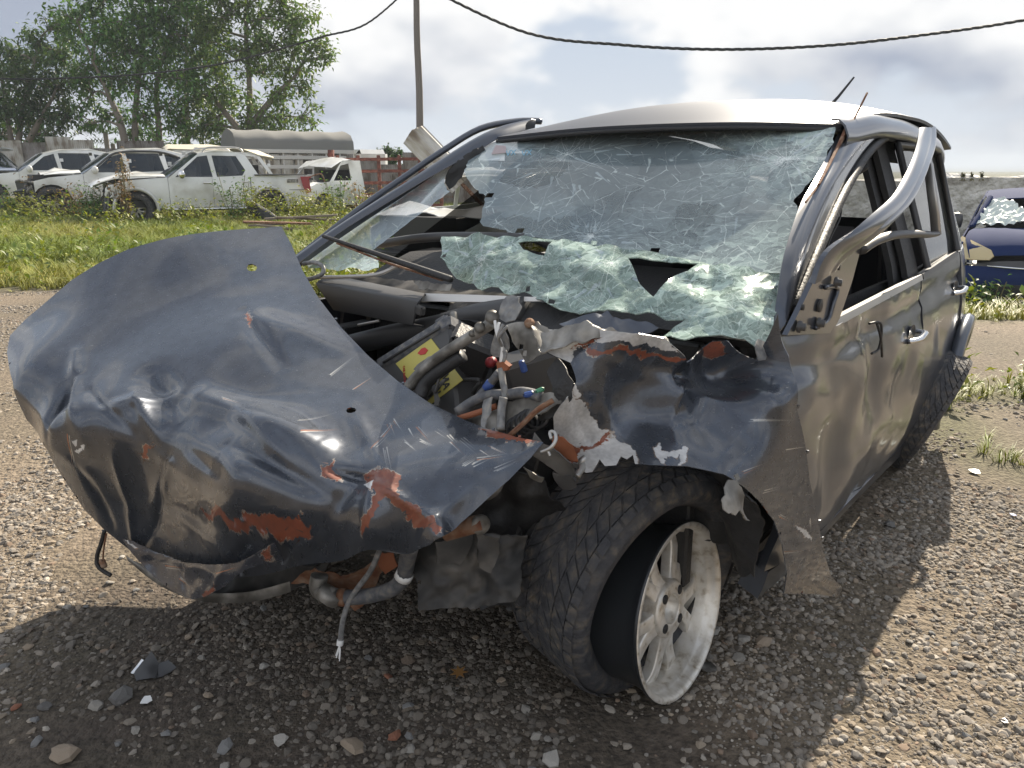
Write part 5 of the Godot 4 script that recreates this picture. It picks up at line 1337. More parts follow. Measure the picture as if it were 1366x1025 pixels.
func wheels(w: Node3D) -> void:
	var nf := Node3D.new(); nf.name = "front_wheel"; w.add_child(nf, true)
	var ta := Vector3(cos(0.24), -0.14, sin(0.24))
	var tt := turned(ta, Vector3(0.455, 0.300, 1.082))
	var ty := part("tyre", tyre_geo(0.313, 0.24, 0.238).mesh(), M.tyre, nf, tt)
	part("tread", tread_geo(0.313, 0.24, 44).mesh(), M.tyre, nf, tt)
	alloy(nf, 0.228, 0.17, turned(Vector3(0.994, 0.106, 0.016), Vector3(0.617, 0.238, 1.095), 0.2))
	part("brake_disc", lathe([Vector2(-0.02, 0.0), Vector2(-0.02, 0.12), Vector2(0.0, 0.12), Vector2(0.0, 0.07), Vector2(0.04, 0.068), Vector2(0.04, 0.0)], 36).mesh(), M.rust, nf, turned(Vector3(0.98, 0.1, 0.1), Vector3(0.44, 0.26, 1.08)))
	var nr := Node3D.new(); nr.name = "rear_wheel"; w.add_child(nr, true)
	var ra := Vector3(cos(0.101) * cos(0.394), sin(-0.394), -sin(0.101) * cos(0.394))
	part("tyre", tyre_geo(0.283, 0.185, 0.20).mesh(), M.tyre, nr, turned(ra, Vector3(0.729, 0.285, -1.044)))
	part("tread", tread_geo(0.283, 0.185, 44).mesh(), M.tyre, nr, turned(ra, Vector3(0.729, 0.285, -1.044)))
	alloy(nr, 0.205, 0.17, turned(ra, Vector3(0.729, 0.285, -1.044) + ra * 0.085))
	for z in [1.25, -1.25]:                    # the far side's wheels
		var n := Node3D.new(); n.name = "far_wheel"; w.add_child(n, true)
		var t := turned(Vector3(-1, 0.0, 0.1), Vector3(-0.74, 0.29, z))
		part("tyre", tyre_geo(0.29, 0.185, 0.20).mesh(), M.tyre, n, t)
		alloy(n, 0.205, 0.17, turned(Vector3(-1, 0, 0.1), Vector3(-0.82, 0.29, z)))

# a ragged, buckled piece of sheet through points given round its outline
func scrap(pts: PackedVector3Array, amp := 0.006, rag := 0.003, thick := 0.003, step := 0.012) -> Geo:
	var c := Vector3.ZERO
	for p in pts: c += p
	c /= pts.size()
	var n := Vector3.ZERO
	for k in pts.size(): n += (pts[k] - c).cross(pts[(k + 1) % pts.size()] - c)
	n = n.normalized()
	if n.dot(Vector3(0.75, 0.35, 0.55)) < 0: n = -n
	var u := Vector3.UP.cross(n)
	if u.length() < 0.1: u = Vector3.RIGHT
	u = u.normalized()
	var v := n.cross(u)
	var poly := PackedVector2Array()
	var ctl := []
	for p in pts:
		var q := p - c
		poly.append(Vector2(q.dot(u), q.dot(v)))
		ctl.append(Vector3(q.dot(u), q.dot(v), q.dot(n)))
	ctl.append(Vector3(0, 0, rng.randf_range(-1, 1) * amp))
	var b := Bend.new(ctl, 3e-4)
	b.amp = amp * 1.6
	b.rough = noise_c
	return sheet(Transform3D(Basis(u, v, n), c), poly, b, step, thick, [], rag)

func cord(p: PackedVector3Array, r: float, sides := 7) -> ArrayMesh:
	return tube(curve(p, 5), r, sides).mesh()

func engine_bay(w: Node3D) -> void:
	rng.seed = 77
	# what is left of the inner body: wheel houses, cross member, engine lump
	part("inner_panel", boxes([[Vector3(-0.62, 0.62, 1.30), Vector3(0.06, 0.42, 0.60)], [Vector3(-0.1, 0.42, 1.12), Vector3(1.0, 0.18, 0.3)], [Vector3(0.0, 0.46, 1.02), Vector3(0.5, 0.44, 0.06)]]).mesh(), M.black, w)
	var en := part("engine", boxes([[Vector3(-0.20, 0.55, 1.22), Vector3(0.52, 0.40, 0.32), Basis.from_euler(Vector3(0.2, 0.25, 0.15))], [Vector3(0.12, 0.52, 1.25), Vector3(0.30, 0.30, 0.28), Basis.from_euler(Vector3(-0.2, 0.3, -0.2))]]).mesh(), M.black, w)
	part("pulley", lathe([Vector2(0, 0.0), Vector2(0.01, 0.05), Vector2(0.03, 0.06), Vector2(0.05, 0.05), Vector2(0.05, 0.0)], 24).mesh(), M.greymetal, en, Transform3D(Basis.from_euler(Vector3(0, -1.2, 0.3)), Vector3(0.24, 0.62, 1.42)))
	# cowl and the tray under the screen
	part("cowl", scrap([Vector3(-0.748, 0.959, 1.1), Vector3(-0.643, 0.986, 1.04), Vector3(-0.342, 0.986, 1.03), Vector3(-0.1, 0.981, 1.03), Vector3(0.07, 0.982, 1.04), Vector3(0.108, 0.964, 1.09), Vector3(-0.155, 0.95, 1.1), Vector3(-0.312, 0.949, 1.11), Vector3(-0.554, 0.94, 1.12)], 0.006).mesh(), M.dusty, w)
	part("cowl_strip", plate_in([Vector3(-0.311, 0.966, 1.12), Vector3(-0.024, 0.987, 1.12), Vector3(0.184, 1.001, 1.12), Vector3(0.188, 0.992, 1.125), Vector3(-0.02, 0.969, 1.125), Vector3(-0.304, 0.942, 1.125)], 0.008).mesh(), M.white, w)
	part("bulkhead", scrap([Vector3(-0.155, 0.948, 1.1), Vector3(0.165, 0.983, 1.1), Vector3(0.374, 0.98, 1.14), Vector3(0.366, 0.946, 1.16), Vector3(0.176, 0.925, 1.18), Vector3(-0.129, 0.916, 1.16)], 0.008).mesh(), M.black, w)
	var duct := []
	for k in 7:
		var t := k / 6.0
		var a := Vector3(-0.675, 0.965, 1.16).lerp(Vector3(-0.159, 0.965, 1.22), t)
		var b := Vector3(-0.709, 0.978, 1.08).lerp(Vector3(-0.226, 0.968, 1.13), t)
		var c := Vector3(-0.572, 0.898, 1.18).lerp(Vector3(-0.182, 0.902, 1.22), t)
		duct.append(PackedVector3Array([b + Vector3(0, -0.01, -0.02), b, a + Vector3(0, 0.004, -0.006), a, c, c + Vector3(0, -0.01, -0.04)]))
	part("air_duct", skin(duct, 0.006).mesh(), M.trim, w)
	part("duct_clip", box(Vector3(0.03, 0.025, 0.02)).mesh(), M.dusty, w, Transform3D(Basis.from_euler(Vector3(0, 0, -0.2)), Vector3(-0.142, 0.948, 1.235)))
	part("wiper_arm", tube([Vector3(-0.705, 1.111, 1.1), Vector3(-0.44, 1.074, 1.12), Vector3(-0.231, 1.045, 1.14), Vector3(-0.101, 1.027, 1.15)], [0.006, 0.008, 0.010, 0.010], 6).mesh(), M.black, w)
	part("wiper_blade", tube([Vector3(-0.624, 1.093, 1.11), Vector3(-0.365, 1.049, 1.13), Vector3(-0.144, 1.02, 1.14)], 0.006, 6, 0.5).mesh(), M.rust, w)
	part("coiled_hose", cord([Vector3(-0.688, 1.032, 1.2), Vector3(-0.641, 1.039, 1.19), Vector3(-0.602, 1.026, 1.19), Vector3(-0.599, 1.006, 1.2), Vector3(-0.639, 0.99, 1.21), Vector3(-0.688, 0.986, 1.21)], 0.007), M.cable, w)
	part("hinge_rod", cord([Vector3(-0.666, 0.987, 1.16), Vector3(-0.526, 0.999, 1.14), Vector3(-0.417, 1.014, 1.13), Vector3(-0.359, 1.046, 1.09)], 0.006), M.steel, w)
	part("bracket", scrap([Vector3(-0.33, 1.002, 1.08), Vector3(-0.231, 0.997, 1.08), Vector3(-0.166, 0.999, 1.08), Vector3(-0.163, 0.983, 1.09), Vector3(-0.284, 0.976, 1.09)], 0.004).mesh(), M.greymetal, w)
	# battery, tipped over
	var o := Vector3(-0.243, 0.804, 1.3)
	var ax := (Vector3(-0.014, 0.946, 1.26) - o)
	var dn := (Vector3(0.224, 0.837, 1.36) - Vector3(-0.014, 0.946, 1.26))
	var fx := ax.normalized()
	var nz := dn.cross(fx).normalized() * -1.0
	if nz.dot(Vector3(0.7, 0.3, 0.6)) < 0: nz = -nz
	var fy := nz.cross(fx).normalized()
	var bs := Basis(fx, fy, nz)
	var wl := ax.length() * 1.02
	var hl := dn.length() * 1.25
	var c0 := o + ax * 0.5 - fy * hl * 0.5 - nz * 0.08
	var bat := part("battery", box(Vector3(wl, hl, 0.16), 0.008).mesh(), M.trim, w, Transform3D(bs, c0))
	part("battery_lid", boxes([[Vector3(0, hl * 0.5 - 0.012, 0.0), Vector3(wl + 0.012, 0.040, 0.172)], [Vector3(wl * 0.36, hl * 0.5 + 0.012, 0.045), Vector3(0.045, 0.03, 0.06)], [Vector3(0, hl * 0.5 + 0.010, -0.03), Vector3(wl * 0.8, 0.012, 0.05)]]).mesh(), M.hose, bat)
	part("terminal", lathe([Vector2(0, 0.012), Vector2(0.035, 0.010), Vector2(0.036, 0.0)], 14).mesh(), M.greymetal, bat, Transform3D(Basis(Vector3.BACK, PI / 2), Vector3(wl * 0.40, hl * 0.5 + 0.015, 0.03)))
	part("carry_handle", tube([Vector3(-wl * 0.4, hl * 0.44, 0.088), Vector3(wl * 0.4, hl * 0.44, 0.088)], 0.005, 6).mesh(), M.trim, bat)
	var yellow := std(Color(0.50, 0.44, 0.10), 0.45)
	var inv := Transform3D(bs, c0).affine_inverse()
	var lab := PackedVector2Array()
	for q in [Vector3(-0.163, 0.808, 1.31), Vector3(-0.051, 0.886, 1.28), Vector3(0.118, 0.817, 1.35), Vector3(0.026, 0.743, 1.38)]:
		var l: Vector3 = inv * q
		lab.append(Vector2(l.x, l.y))
	part("yellow_label", plate(lab, 0.002).mesh(), yellow, bat, Transform3D(Basis(), Vector3(0, 0, 0.0815)))
	var red := std(Color(0.45, 0.025, 0.02), 0.5)
	var e := inv * Vector3(-0.066, 0.853, 1.3)
	part("red_emblem", plate([Vector2(-0.020, 0.0), Vector2(-0.006, 0.010), Vector2(0.008, 0.010), Vector2(0.020, -0.001), Vector2(0.010, -0.010), Vector2(-0.008, -0.008)], 0.002).mesh(), red, bat, Transform3D(Basis(Vector3.BACK, -0.2), Vector3(e.x, e.y, 0.0832)))
	var ink := std(Color(0.03, 0.03, 0.03), 0.6)
	for t in [["AMA", Vector3(0.037, 0.836, 1.33), 0.030], ["RON", Vector3(0.012, 0.819, 1.34), 0.030]]:
		var tm := TextMesh.new()
		tm.text = t[0]; tm.font_size = 32; tm.pixel_size = t[2] / 32.0; tm.depth = 0.0012
		var sf := SystemFont.new(); sf.font_names = PackedStringArray(["Droid Sans"]); sf.font_weight = 800
		tm.font = sf
		tm.horizontal_alignment = HORIZONTAL_ALIGNMENT_LEFT
		var q: Vector3 = inv * (t[1] as Vector3)
		part("lettering", tm, ink, bat, Transform3D(Basis(Vector3.BACK, -PI / 2), Vector3(q.x, q.y, 0.0838)))
	var dots := TextMesh.new()
	dots.text = "CAR BATTERY"; dots.font_size = 32; dots.pixel_size = 0.010 / 32.0; dots.depth = 0.001
	var ql := inv * Vector3(-0.133, 0.802, 1.32)
	part("small_print", dots, red, bat, Transform3D(Basis(Vector3.BACK, -PI / 2), Vector3(ql.x + 0.012, ql.y - 0.03, 0.0838)))
	# bent bracket arm across the battery
	part("radiator_arm", tube(curve([Vector3(-0.01, 0.781, 1.43), Vector3(0.024, 0.826, 1.42), Vector3(0.077, 0.874, 1.41), Vector3(0.147, 0.922, 1.4), Vector3(0.204, 0.959, 1.39), Vector3(0.237, 0.982, 1.38)], 5), 0.020, 10, 0.7).mesh(), M.greymetal, w)
	part("radiator_arm", tube(curve([Vector3(0.052, 0.78, 1.44), Vector3(0.054, 0.814, 1.42), Vector3(0.102, 0.855, 1.41), Vector3(0.152, 0.894, 1.39)], 5), 0.017, 8).mesh(), M.black, w)
	part("strap_end", scrap([Vector3(0.005, 0.842, 1.41), Vector3(0.048, 0.877, 1.4), Vector3(0.089, 0.898, 1.4), Vector3(0.088, 0.888, 1.4), Vector3(0.052, 0.864, 1.41), Vector3(0.022, 0.839, 1.42)], 0.002).mesh(), M.greymetal, w)
	part("label_flap", scrap([Vector3(0.029, 0.802, 1.37), Vector3(0.073, 0.797, 1.4), Vector3(0.115, 0.776, 1.44), Vector3(0.102, 0.774, 1.44), Vector3(0.067, 0.789, 1.41)], 0.003).mesh(), M.dusty, w)
	for b in [[Vector3(0.233, 0.992, 1.38), 0.016], [Vector3(0.213, 0.968, 1.4), 0.013], [Vector3(0.19, 0.951, 1.4), 0.009]]:
		part("bolt_boss", lathe([Vector2(-0.02, 0.0), Vector2(-0.02, b[1]), Vector2(0.015, b[1]), Vector2(0.018, b[1] * 0.5), Vector2(0.018, 0.0)], 14).mesh(), M.greymetal, w, Transform3D(Basis.from_euler(Vector3(0.3, -0.7, 0.4)), b[0]))
	# torn foil, loom and connector hanging in front
	part("torn_foil", scrap([Vector3(0.245, 1.038, 1.34), Vector3(0.276, 1.039, 1.33), Vector3(0.292, 1.019, 1.35), Vector3(0.29, 0.997, 1.37), Vector3(0.276, 0.987, 1.38), Vector3(0.25, 0.994, 1.38), Vector3(0.243, 1.018, 1.36)], 0.008, 0.004).mesh(), M.cable, w)
	part("torn_foil", scrap([Vector3(0.258, 0.971, 1.4), Vector3(0.284, 0.981, 1.4), Vector3(0.296, 0.955, 1.4), Vector3(0.288, 0.909, 1.4), Vector3(0.257, 0.904, 1.4), Vector3(0.25, 0.912, 1.41)], 0.008, 0.004).mesh(), M.cable, w)
	for k in 4:
		var dx := k * 5.0
		part("wire", cord([Vector3(0.258, 0.991, 1.4) + Vector3(0.004, 0, 0.002) * dx, Vector3(0.272, 0.965, 1.41) + Vector3(0.002, 0, 0.002) * dx, Vector3(0.287, 0.938, 1.41), Vector3(0.283, 0.906, 1.41) + Vector3(0.001, 0.001, 0) * dx, Vector3(0.283, 0.889, 1.41)], 0.0035, 6), M.white if k < 2 else M.cable, w)
	part("orange_connector", scrap([Vector3(0.276, 0.896, 1.415), Vector3(0.291, 0.902, 1.415), Vector3(0.306, 0.897, 1.415), Vector3(0.3, 0.884, 1.415), Vector3(0.28, 0.883, 1.415)], 0.006, 0.003, 0.012, 0.006).mesh(), M.orange, w)
	part("hose", cord([Vector3(0.283, 0.886, 1.41), Vector3(0.297, 0.858, 1.42), Vector3(0.311, 0.832, 1.43), Vector3(0.311, 0.799, 1.44), Vector3(0.322, 0.764, 1.46)], 0.008), M.cable, w)
	part("hose", cord([Vector3(0.27, 0.873, 1.4), Vector3(0.239, 0.837, 1.4), Vector3(0.219, 0.81, 1.41), Vector3(0.208, 0.788, 1.43), Vector3(0.188, 0.77, 1.45)], 0.010), M.hose, w)
	part("blue_tape", cord([Vector3(0.245, 0.845, 1.4), Vector3(0.234, 0.828, 1.405)], 0.0115), M.blueplug, w)
	part("hose", cord([Vector3(0.184, 0.773, 1.45), Vector3(0.218, 0.802, 1.43), Vector3(0.262, 0.822, 1.42), Vector3(0.305, 0.83, 1.42), Vector3(0.352, 0.844, 1.42), Vector3(0.403, 0.843, 1.42)], 0.013), M.hose, w)
	part("strap", scrap([Vector3(0.273, 0.819, 1.46), Vector3(0.297, 0.833, 1.46), Vector3(0.305, 0.804, 1.48), Vector3(0.3, 0.771, 1.49), Vector3(0.287, 0.772, 1.49)], 0.003).mesh(), M.cable, w)
	part("hose", cord([Vector3(0.323, 0.835, 1.45), Vector3(0.324, 0.807, 1.46), Vector3(0.338, 0.77, 1.48)], 0.010), M.cable, w)
	part("cross_member", scrap([Vector3(0.186, 0.749, 1.44), Vector3(0.236, 0.775, 1.43), Vector3(0.337, 0.824, 1.42), Vector3(0.443, 0.861, 1.41), Vector3(0.455, 0.842, 1.42), Vector3(0.381, 0.791, 1.45), Vector3(0.305, 0.755, 1.46)], 0.008, 0.003).mesh(), M.greymetal, w)
	part("rusty_edge", tube(curve([Vector3(0.193, 0.761, 1.455), Vector3(0.253, 0.787, 1.45), Vector3(0.293, 0.806, 1.44)], 4), 0.008, 6).mesh(), M.orange, w)
	part("plug", box(Vector3(0.026, 0.013, 0.013), 0.004).mesh(), M.blueplug, w, Transform3D(Basis.from_euler(Vector3(0.2, 0.5, 0.3)), Vector3(0.378, 0.847, 1.43)))
	part("plug", box(Vector3(0.022, 0.011, 0.011), 0.004).mesh(), M.greenplug, w, Transform3D(Basis.from_euler(Vector3(0.2, 0.9, 0.4)), Vector3(0.399, 0.857, 1.42)))
	part("plug", box(Vector3(0.014, 0.030, 0.014), 0.003).mesh(), M.blueplug, w, Transform3D(Basis.from_euler(Vector3(0.2, 0.1, 0.2)), Vector3(0.308, 0.885, 1.36)))
	part("red_cap", lathe([Vector2(0, 0), Vector2(0, 0.014), Vector2(0.02, 0.012), Vector2(0.022, 0.0)], 14).mesh(), M.red, w, Transform3D(Basis.from_euler(Vector3(0, -0.6, 0.4)), Vector3(0.186, 0.869, 1.33)))
	for k in 9:                                # the tangle behind
		var a := Vector3(0.143, 0.83, 1.32) + Vector3(rng.randf_range(-0.10, 0.16), rng.randf_range(-0.05, 0.08), rng.randf_range(-0.05, 0.05))
		var z := a + Vector3(rng.randf_range(-0.15, 0.22), rng.randf_range(-0.12, 0.05), rng.randf_range(-0.04, 0.08))
		part("loom_wire", cord([a, a.lerp(z, 0.35) + Vector3(rng.randf_range(-0.04, 0.04), rng.randf_range(-0.05, 0.05), 0.03), a.lerp(z, 0.7) + Vector3(rng.randf_range(-0.04, 0.04), rng.randf_range(-0.05, 0.02), 0.03), z], rng.randf_range(0.003, 0.009), 6), [M.black, M.hose, M.cable, M.trim][k % 4], w)
	part("relay_box", box(Vector3(0.12, 0.10, 0.09), 0.01).mesh(), M.black, w, Transform3D(Basis.from_euler(Vector3(0.3, 0.5, -0.4)), Vector3(0.071, 0.868, 1.27)))
	part("relay_box", box(Vector3(0.14, 0.12, 0.10), 0.012).mesh(), M.trim, w, Transform3D(Basis.from_euler(Vector3(0.1, 0.7, 0.3)), Vector3(0.286, 0.845, 1.28)))
	part("intake_hose", tube(curve([Vector3(-0.52, 0.787, 1.16), Vector3(-0.368, 0.832, 1.14), Vector3(-0.188, 0.88, 1.13), Vector3(-0.016, 0.935, 1.13), Vector3(0.138, 0.968, 1.13)], 6), 0.034, 10).mesh(), M.trim, w)
	part("chrome_rod", tube([Vector3(-0.44, 0.865, 1.2), Vector3(-0.346, 0.89, 1.2)], 0.005, 6).mesh(), M.steel, w)
	# inner wing flange and torn wheel house
	part("inner_flange", scrap([Vector3(0.276, 0.98, 1.38), Vector3(0.307, 0.989, 1.37), Vector3(0.337, 0.996, 1.36), Vector3(0.374, 0.985, 1.36), Vector3(0.398, 0.958, 1.37), Vector3(0.392, 0.936, 1.39), Vector3(0.367, 0.924, 1.4), Vector3(0.348, 0.911, 1.41), Vector3(0.31, 0.938, 1.39)], 0.010, 0.003).mesh(), M.greymetal, w)
	part("flange_bolt", lathe([Vector2(0, 0.0), Vector2(0, 0.012), Vector2(0.008, 0.011), Vector2(0.01, 0.0)], 12).mesh(), M.rust, w, Transform3D(Basis.from_euler(Vector3(0, -0.7, 0.5)), Vector3(0.336, 0.99, 1.375)))
	part("buckled_rail", scrap([Vector3(0.363, 0.982, 1.3), Vector3(0.394, 0.991, 1.27), Vector3(0.446, 1.007, 1.22), Vector3(0.461, 0.996, 1.23), Vector3(0.539, 1.001, 1.22), Vector3(0.576, 0.988, 1.22), Vector3(0.551, 0.972, 1.24), Vector3(0.455, 0.968, 1.27), Vector3(0.401, 0.964, 1.31)], 0.014, 0.004).mesh(), M.paint, w)
	part("white_crush", scrap([Vector3(0.355, 0.989, 1.4), Vector3(0.401, 0.987, 1.37), Vector3(0.472, 0.986, 1.33), Vector3(0.536, 0.98, 1.28), Vector3(0.591, 0.97, 1.24), Vector3(0.633, 0.922, 1.2), Vector3(0.618, 0.931, 1.225), Vector3(0.589, 0.958, 1.275), Vector3(0.536, 0.965, 1.31), Vector3(0.489, 0.966, 1.355), Vector3(0.458, 0.953, 1.38), Vector3(0.434, 0.959, 1.41), Vector3(0.409, 0.959, 1.43)], 0.030, 0.003, 0.003, 0.007).mesh(), M.greymetal, w)
	part("black_lining", scrap([Vector3(0.414, 0.924, 1.38), Vector3(0.456, 0.909, 1.39), Vector3(0.478, 0.888, 1.4), Vector3(0.481, 0.86, 1.42), Vector3(0.455, 0.827, 1.42), Vector3(0.427, 0.805, 1.43), Vector3(0.392, 0.789, 1.42), Vector3(0.425, 0.859, 1.4), Vector3(0.406, 0.892, 1.38)], 0.014, 0.006).mesh(), M.black, w)
	for k in 5:
		part("corrugated_boot", lathe([Vector2(0, 0.022), Vector2(0.005, 0.028), Vector2(0.010, 0.022)], 16).mesh(), M.trim, w, Transform3D(Basis.from_euler(Vector3(0.2, -0.9, 0.35)), Vector3(0.353, 0.765, 1.44).lerp(Vector3(0.392, 0.796, 1.42), k / 4.0)))
	part("bent_rod", cord([Vector3(0.351, 0.754, 1.47), Vector3(0.385, 0.789, 1.46), Vector3(0.413, 0.821, 1.45), Vector3(0.442, 0.845, 1.43)], 0.006), M.rust, w)
	part("loose_bracket", scrap([Vector3(0.421, 0.78, 1.46), Vector3(0.445, 0.76, 1.46), Vector3(0.478, 0.74, 1.46), Vector3(0.51, 0.694, 1.44), Vector3(0.495, 0.68, 1.44), Vector3(0.46, 0.698, 1.46), Vector3(0.437, 0.723, 1.47), Vector3(0.424, 0.74, 1.49)], 0.012, 0.004).mesh(), M.dusty, w)
	part("loose_bracket", scrap([Vector3(0.404, 0.701, 1.48), Vector3(0.421, 0.688, 1.47), Vector3(0.44, 0.673, 1.46), Vector3(0.435, 0.661, 1.46), Vector3(0.409, 0.675, 1.47)], 0.006, 0.003).mesh(), M.greymetal, w)
	part("loose_bracket", scrap([Vector3(0.459, 0.695, 1.45), Vector3(0.492, 0.683, 1.43), Vector3(0.502, 0.654, 1.42), Vector3(0.473, 0.643, 1.43), Vector3(0.46, 0.664, 1.44)], 0.010, 0.003, 0.01).mesh(), M.trim, w)
	part("hook", cord([Vector3(0.484, 0.766, 1.53), Vector3(0.506, 0.78, 1.53), Vector3(0.512, 0.795, 1.52), Vector3(0.503, 0.807, 1.51), Vector3(0.491, 0.805, 1.51), Vector3(0.502, 0.796, 1.52)], 0.004), M.steel, w)
	part("hook", cord([Vector3(0.499, 0.775, 1.53), Vector3(0.506, 0.764, 1.53)], 0.003), M.steel, w)
	var stud := Vector3(0.475, 0.687, 1.35)
	part("stud", tube([stud, Vector3(0.49, 0.674, 1.403)], [0.008, 0.008], 10).mesh(), M.steel, w)
	part("stud_nut", lathe([Vector2(-0.008, 0.0), Vector2(-0.008, 0.018), Vector2(0.004, 0.018), Vector2(0.005, 0.0)], 6).mesh(), M.steel, w, Transform3D(Basis.from_euler(Vector3(0.3, -0.5, -0.5)), stud))
	part("rust_spatter", scrap([Vector3(0.435, 0.764, 1.421), Vector3(0.46, 0.765, 1.426), Vector3(0.475, 0.741, 1.407), Vector3(0.48, 0.707, 1.383), Vector3(0.475, 0.69, 1.387), Vector3(0.455, 0.708, 1.405), Vector3(0.44, 0.733, 1.419)], 0.012, 0.006).mesh(), M.orange, w)
	part("torn_flap", scrap([Vector3(0.8, 0.722, 1.333), Vector3(0.81, 0.716, 1.319), Vector3(0.83, 0.688, 1.301), Vector3(0.835, 0.662, 1.304), Vector3(0.845, 0.632, 1.291), Vector3(0.835, 0.669, 1.34), Vector3(0.835, 0.667, 1.362), Vector3(0.82, 0.683, 1.398), Vector3(0.81, 0.701, 1.396)], 0.012, 0.002).mesh(), M.greymetal, w)
	part("wheel_arch_liner", scrap([Vector3(0.76, 0.673, 1.21), Vector3(0.79, 0.632, 1.171), Vector3(0.8, 0.548, 1.107), Vector3(0.79, 0.453, 1.068), Vector3(0.78, 0.383, 1.074), Vector3(0.7, 0.323, 0.953), Vector3(0.66, 0.479, 1.005)], 0.012, 0.004).mesh(), M.black, w)
	part("wheel_house", scrap([Vector3(0.30, 0.80, 1.20), Vector3(0.62, 0.86, 1.12), Vector3(0.70, 0.70, 0.92), Vector3(0.70, 0.35, 0.88), Vector3(0.30, 0.35, 0.95)], 0.02, 0.004, 0.004, 0.03).mesh(), M.black, w)
	# below the bonnet
	part("wheel_well", scrap([Vector3(0.22, 0.659, 1.413), Vector3(0.36, 0.62, 1.362), Vector3(0.4, 0.51, 1.292), Vector3(0.36, 0.271, 1.292), Vector3(0.2, 0.218, 1.397), Vector3(0.12, 0.403, 1.446)], 0.03, 0.004, 0.004, 0.02).mesh(), M.black, w)
	part("splash_guard", scrap([Vector3(0.16, 0.469, 1.598), Vector3(0.2, 0.489, 1.554), Vector3(0.27, 0.514, 1.496), Vector3(0.32, 0.5, 1.459), Vector3(0.37, 0.499, 1.418), Vector3(0.37, 0.443, 1.441), Vector3(0.37, 0.355, 1.461), Vector3(0.34, 0.355, 1.493), Vector3(0.32, 0.335, 1.505), Vector3(0.26, 0.344, 1.573), Vector3(0.2, 0.34, 1.612), Vector3(0.19, 0.396, 1.607), Vector3(0.16, 0.427, 1.6)], 0.034, 0.003, 0.003, 0.008).mesh(), M.dusty, w)
	part("splash_guard", scrap([Vector3(0.24, 0.514, 1.595), Vector3(0.27, 0.519, 1.548), Vector3(0.29, 0.522, 1.519), Vector3(0.29, 0.48, 1.536), Vector3(0.28, 0.455, 1.556), Vector3(0.25, 0.466, 1.598)], 0.008, 0.003, 0.012).mesh(), M.dusty, w)
	part("splash_guard", scrap([Vector3(0.33, 0.548, 1.555), Vector3(0.36, 0.536, 1.519), Vector3(0.36, 0.487, 1.509), Vector3(0.35, 0.437, 1.529), Vector3(0.33, 0.456, 1.547)], 0.014, 0.003, 0.010).mesh(), M.dusty, w)
	part("rubber_mount", tube([Vector3(0.27, 0.544, 1.592), Vector3(0.3, 0.56, 1.581), Vector3(0.33, 0.573, 1.565), Vector3(0.34, 0.576, 1.554)], [0.018, 0.020, 0.020, 0.019], 12).mesh(), M.rust, w)
	part("mount_cap", lathe([Vector2(0, 0), Vector2(0, 0.022), Vector2(0.008, 0.022), Vector2(0.010, 0.012), Vector2(0.010, 0)], 16).mesh(), M.greymetal, w, Transform3D(Basis.from_euler(Vector3(0, -0.5, 0.1)), Vector3(0.342, 0.576, 1.559)))
	part("radiator_hose", cord([Vector3(0.2, 0.508, 1.631), Vector3(0.17, 0.455, 1.616), Vector3(0.14, 0.399, 1.599), Vector3(0.11, 0.358, 1.604), Vector3(0.05, 0.323, 1.618), Vector3(-0.01, 0.302, 1.634), Vector3(-0.05, 0.296, 1.648)], 0.019, 12), M.hose, w)
	part("hose_clip", cord([Vector3(0.145, 0.408, 1.598), Vector3(0.137, 0.391, 1.601)], 0.0215, 14), M.white, w)
	part("hose_clip", cord([Vector3(-0.025, 0.3, 1.641), Vector3(-0.04, 0.297, 1.647)], 0.023, 14), M.rust, w)
	part("hose_joint", cord([Vector3(-0.05, 0.298, 1.655), Vector3(-0.08, 0.302, 1.666), Vector3(-0.1, 0.312, 1.667), Vector3(-0.1, 0.343, 1.66)], 0.022, 12), M.greymetal, w)
	part("hose_joint", cord([Vector3(-0.05, 0.315, 1.661), Vector3(-0.06, 0.296, 1.673)], 0.031, 12), M.greymetal, w)
	part("rusty_bracket", scrap([Vector3(-0.18, 0.296, 1.695), Vector3(-0.16, 0.333, 1.666), Vector3(-0.13, 0.351, 1.645), Vector3(-0.08, 0.329, 1.614), Vector3(-0.03, 0.342, 1.575), Vector3(0, 0.381, 1.564), Vector3(0.01, 0.351, 1.555), Vector3(-0.02, 0.257, 1.569), Vector3(-0.06, 0.218, 1.592), Vector3(-0.09, 0.239, 1.605), Vector3(-0.13, 0.25, 1.63), Vector3(-0.16, 0.294, 1.645)], 0.018, 0.003).mesh(), M.rust, w)
	part("orange_panel", scrap([Vector3(0.06, 0.43, 1.597), Vector3(0.1, 0.44, 1.59), Vector3(0.1, 0.402, 1.585), Vector3(0.06, 0.365, 1.586), Vector3(0.05, 0.382, 1.595)], 0.006, 0.003).mesh(), M.orange, w)
	part("hanging_cable", cord([Vector3(0.09, 0.466, 1.622), Vector3(0.06, 0.398, 1.632), Vector3(0.02, 0.34, 1.643), Vector3(-0.01, 0.291, 1.649), Vector3(-0.02, 0.243, 1.661), Vector3(-0.03, 0.185, 1.664)], 0.007), M.cable, w)
	part("cable_tip", cord([Vector3(-0.03, 0.189, 1.664), Vector3(-0.03, 0.176, 1.667)], 0.009), M.white, w)
	for k in 4: part("bare_strand", cord([Vector3(-0.03, 0.176, 1.667), Vector3(-0.03, 0.163, 1.67) + Vector3(0.003 * (k - 1.5), 0, 0), Vector3(-0.03, 0.146, 1.674) + Vector3(0.006 * (k - 1.5), -0.002 * k, 0.004 * (k % 2))], 0.0016, 5), M.white, w)
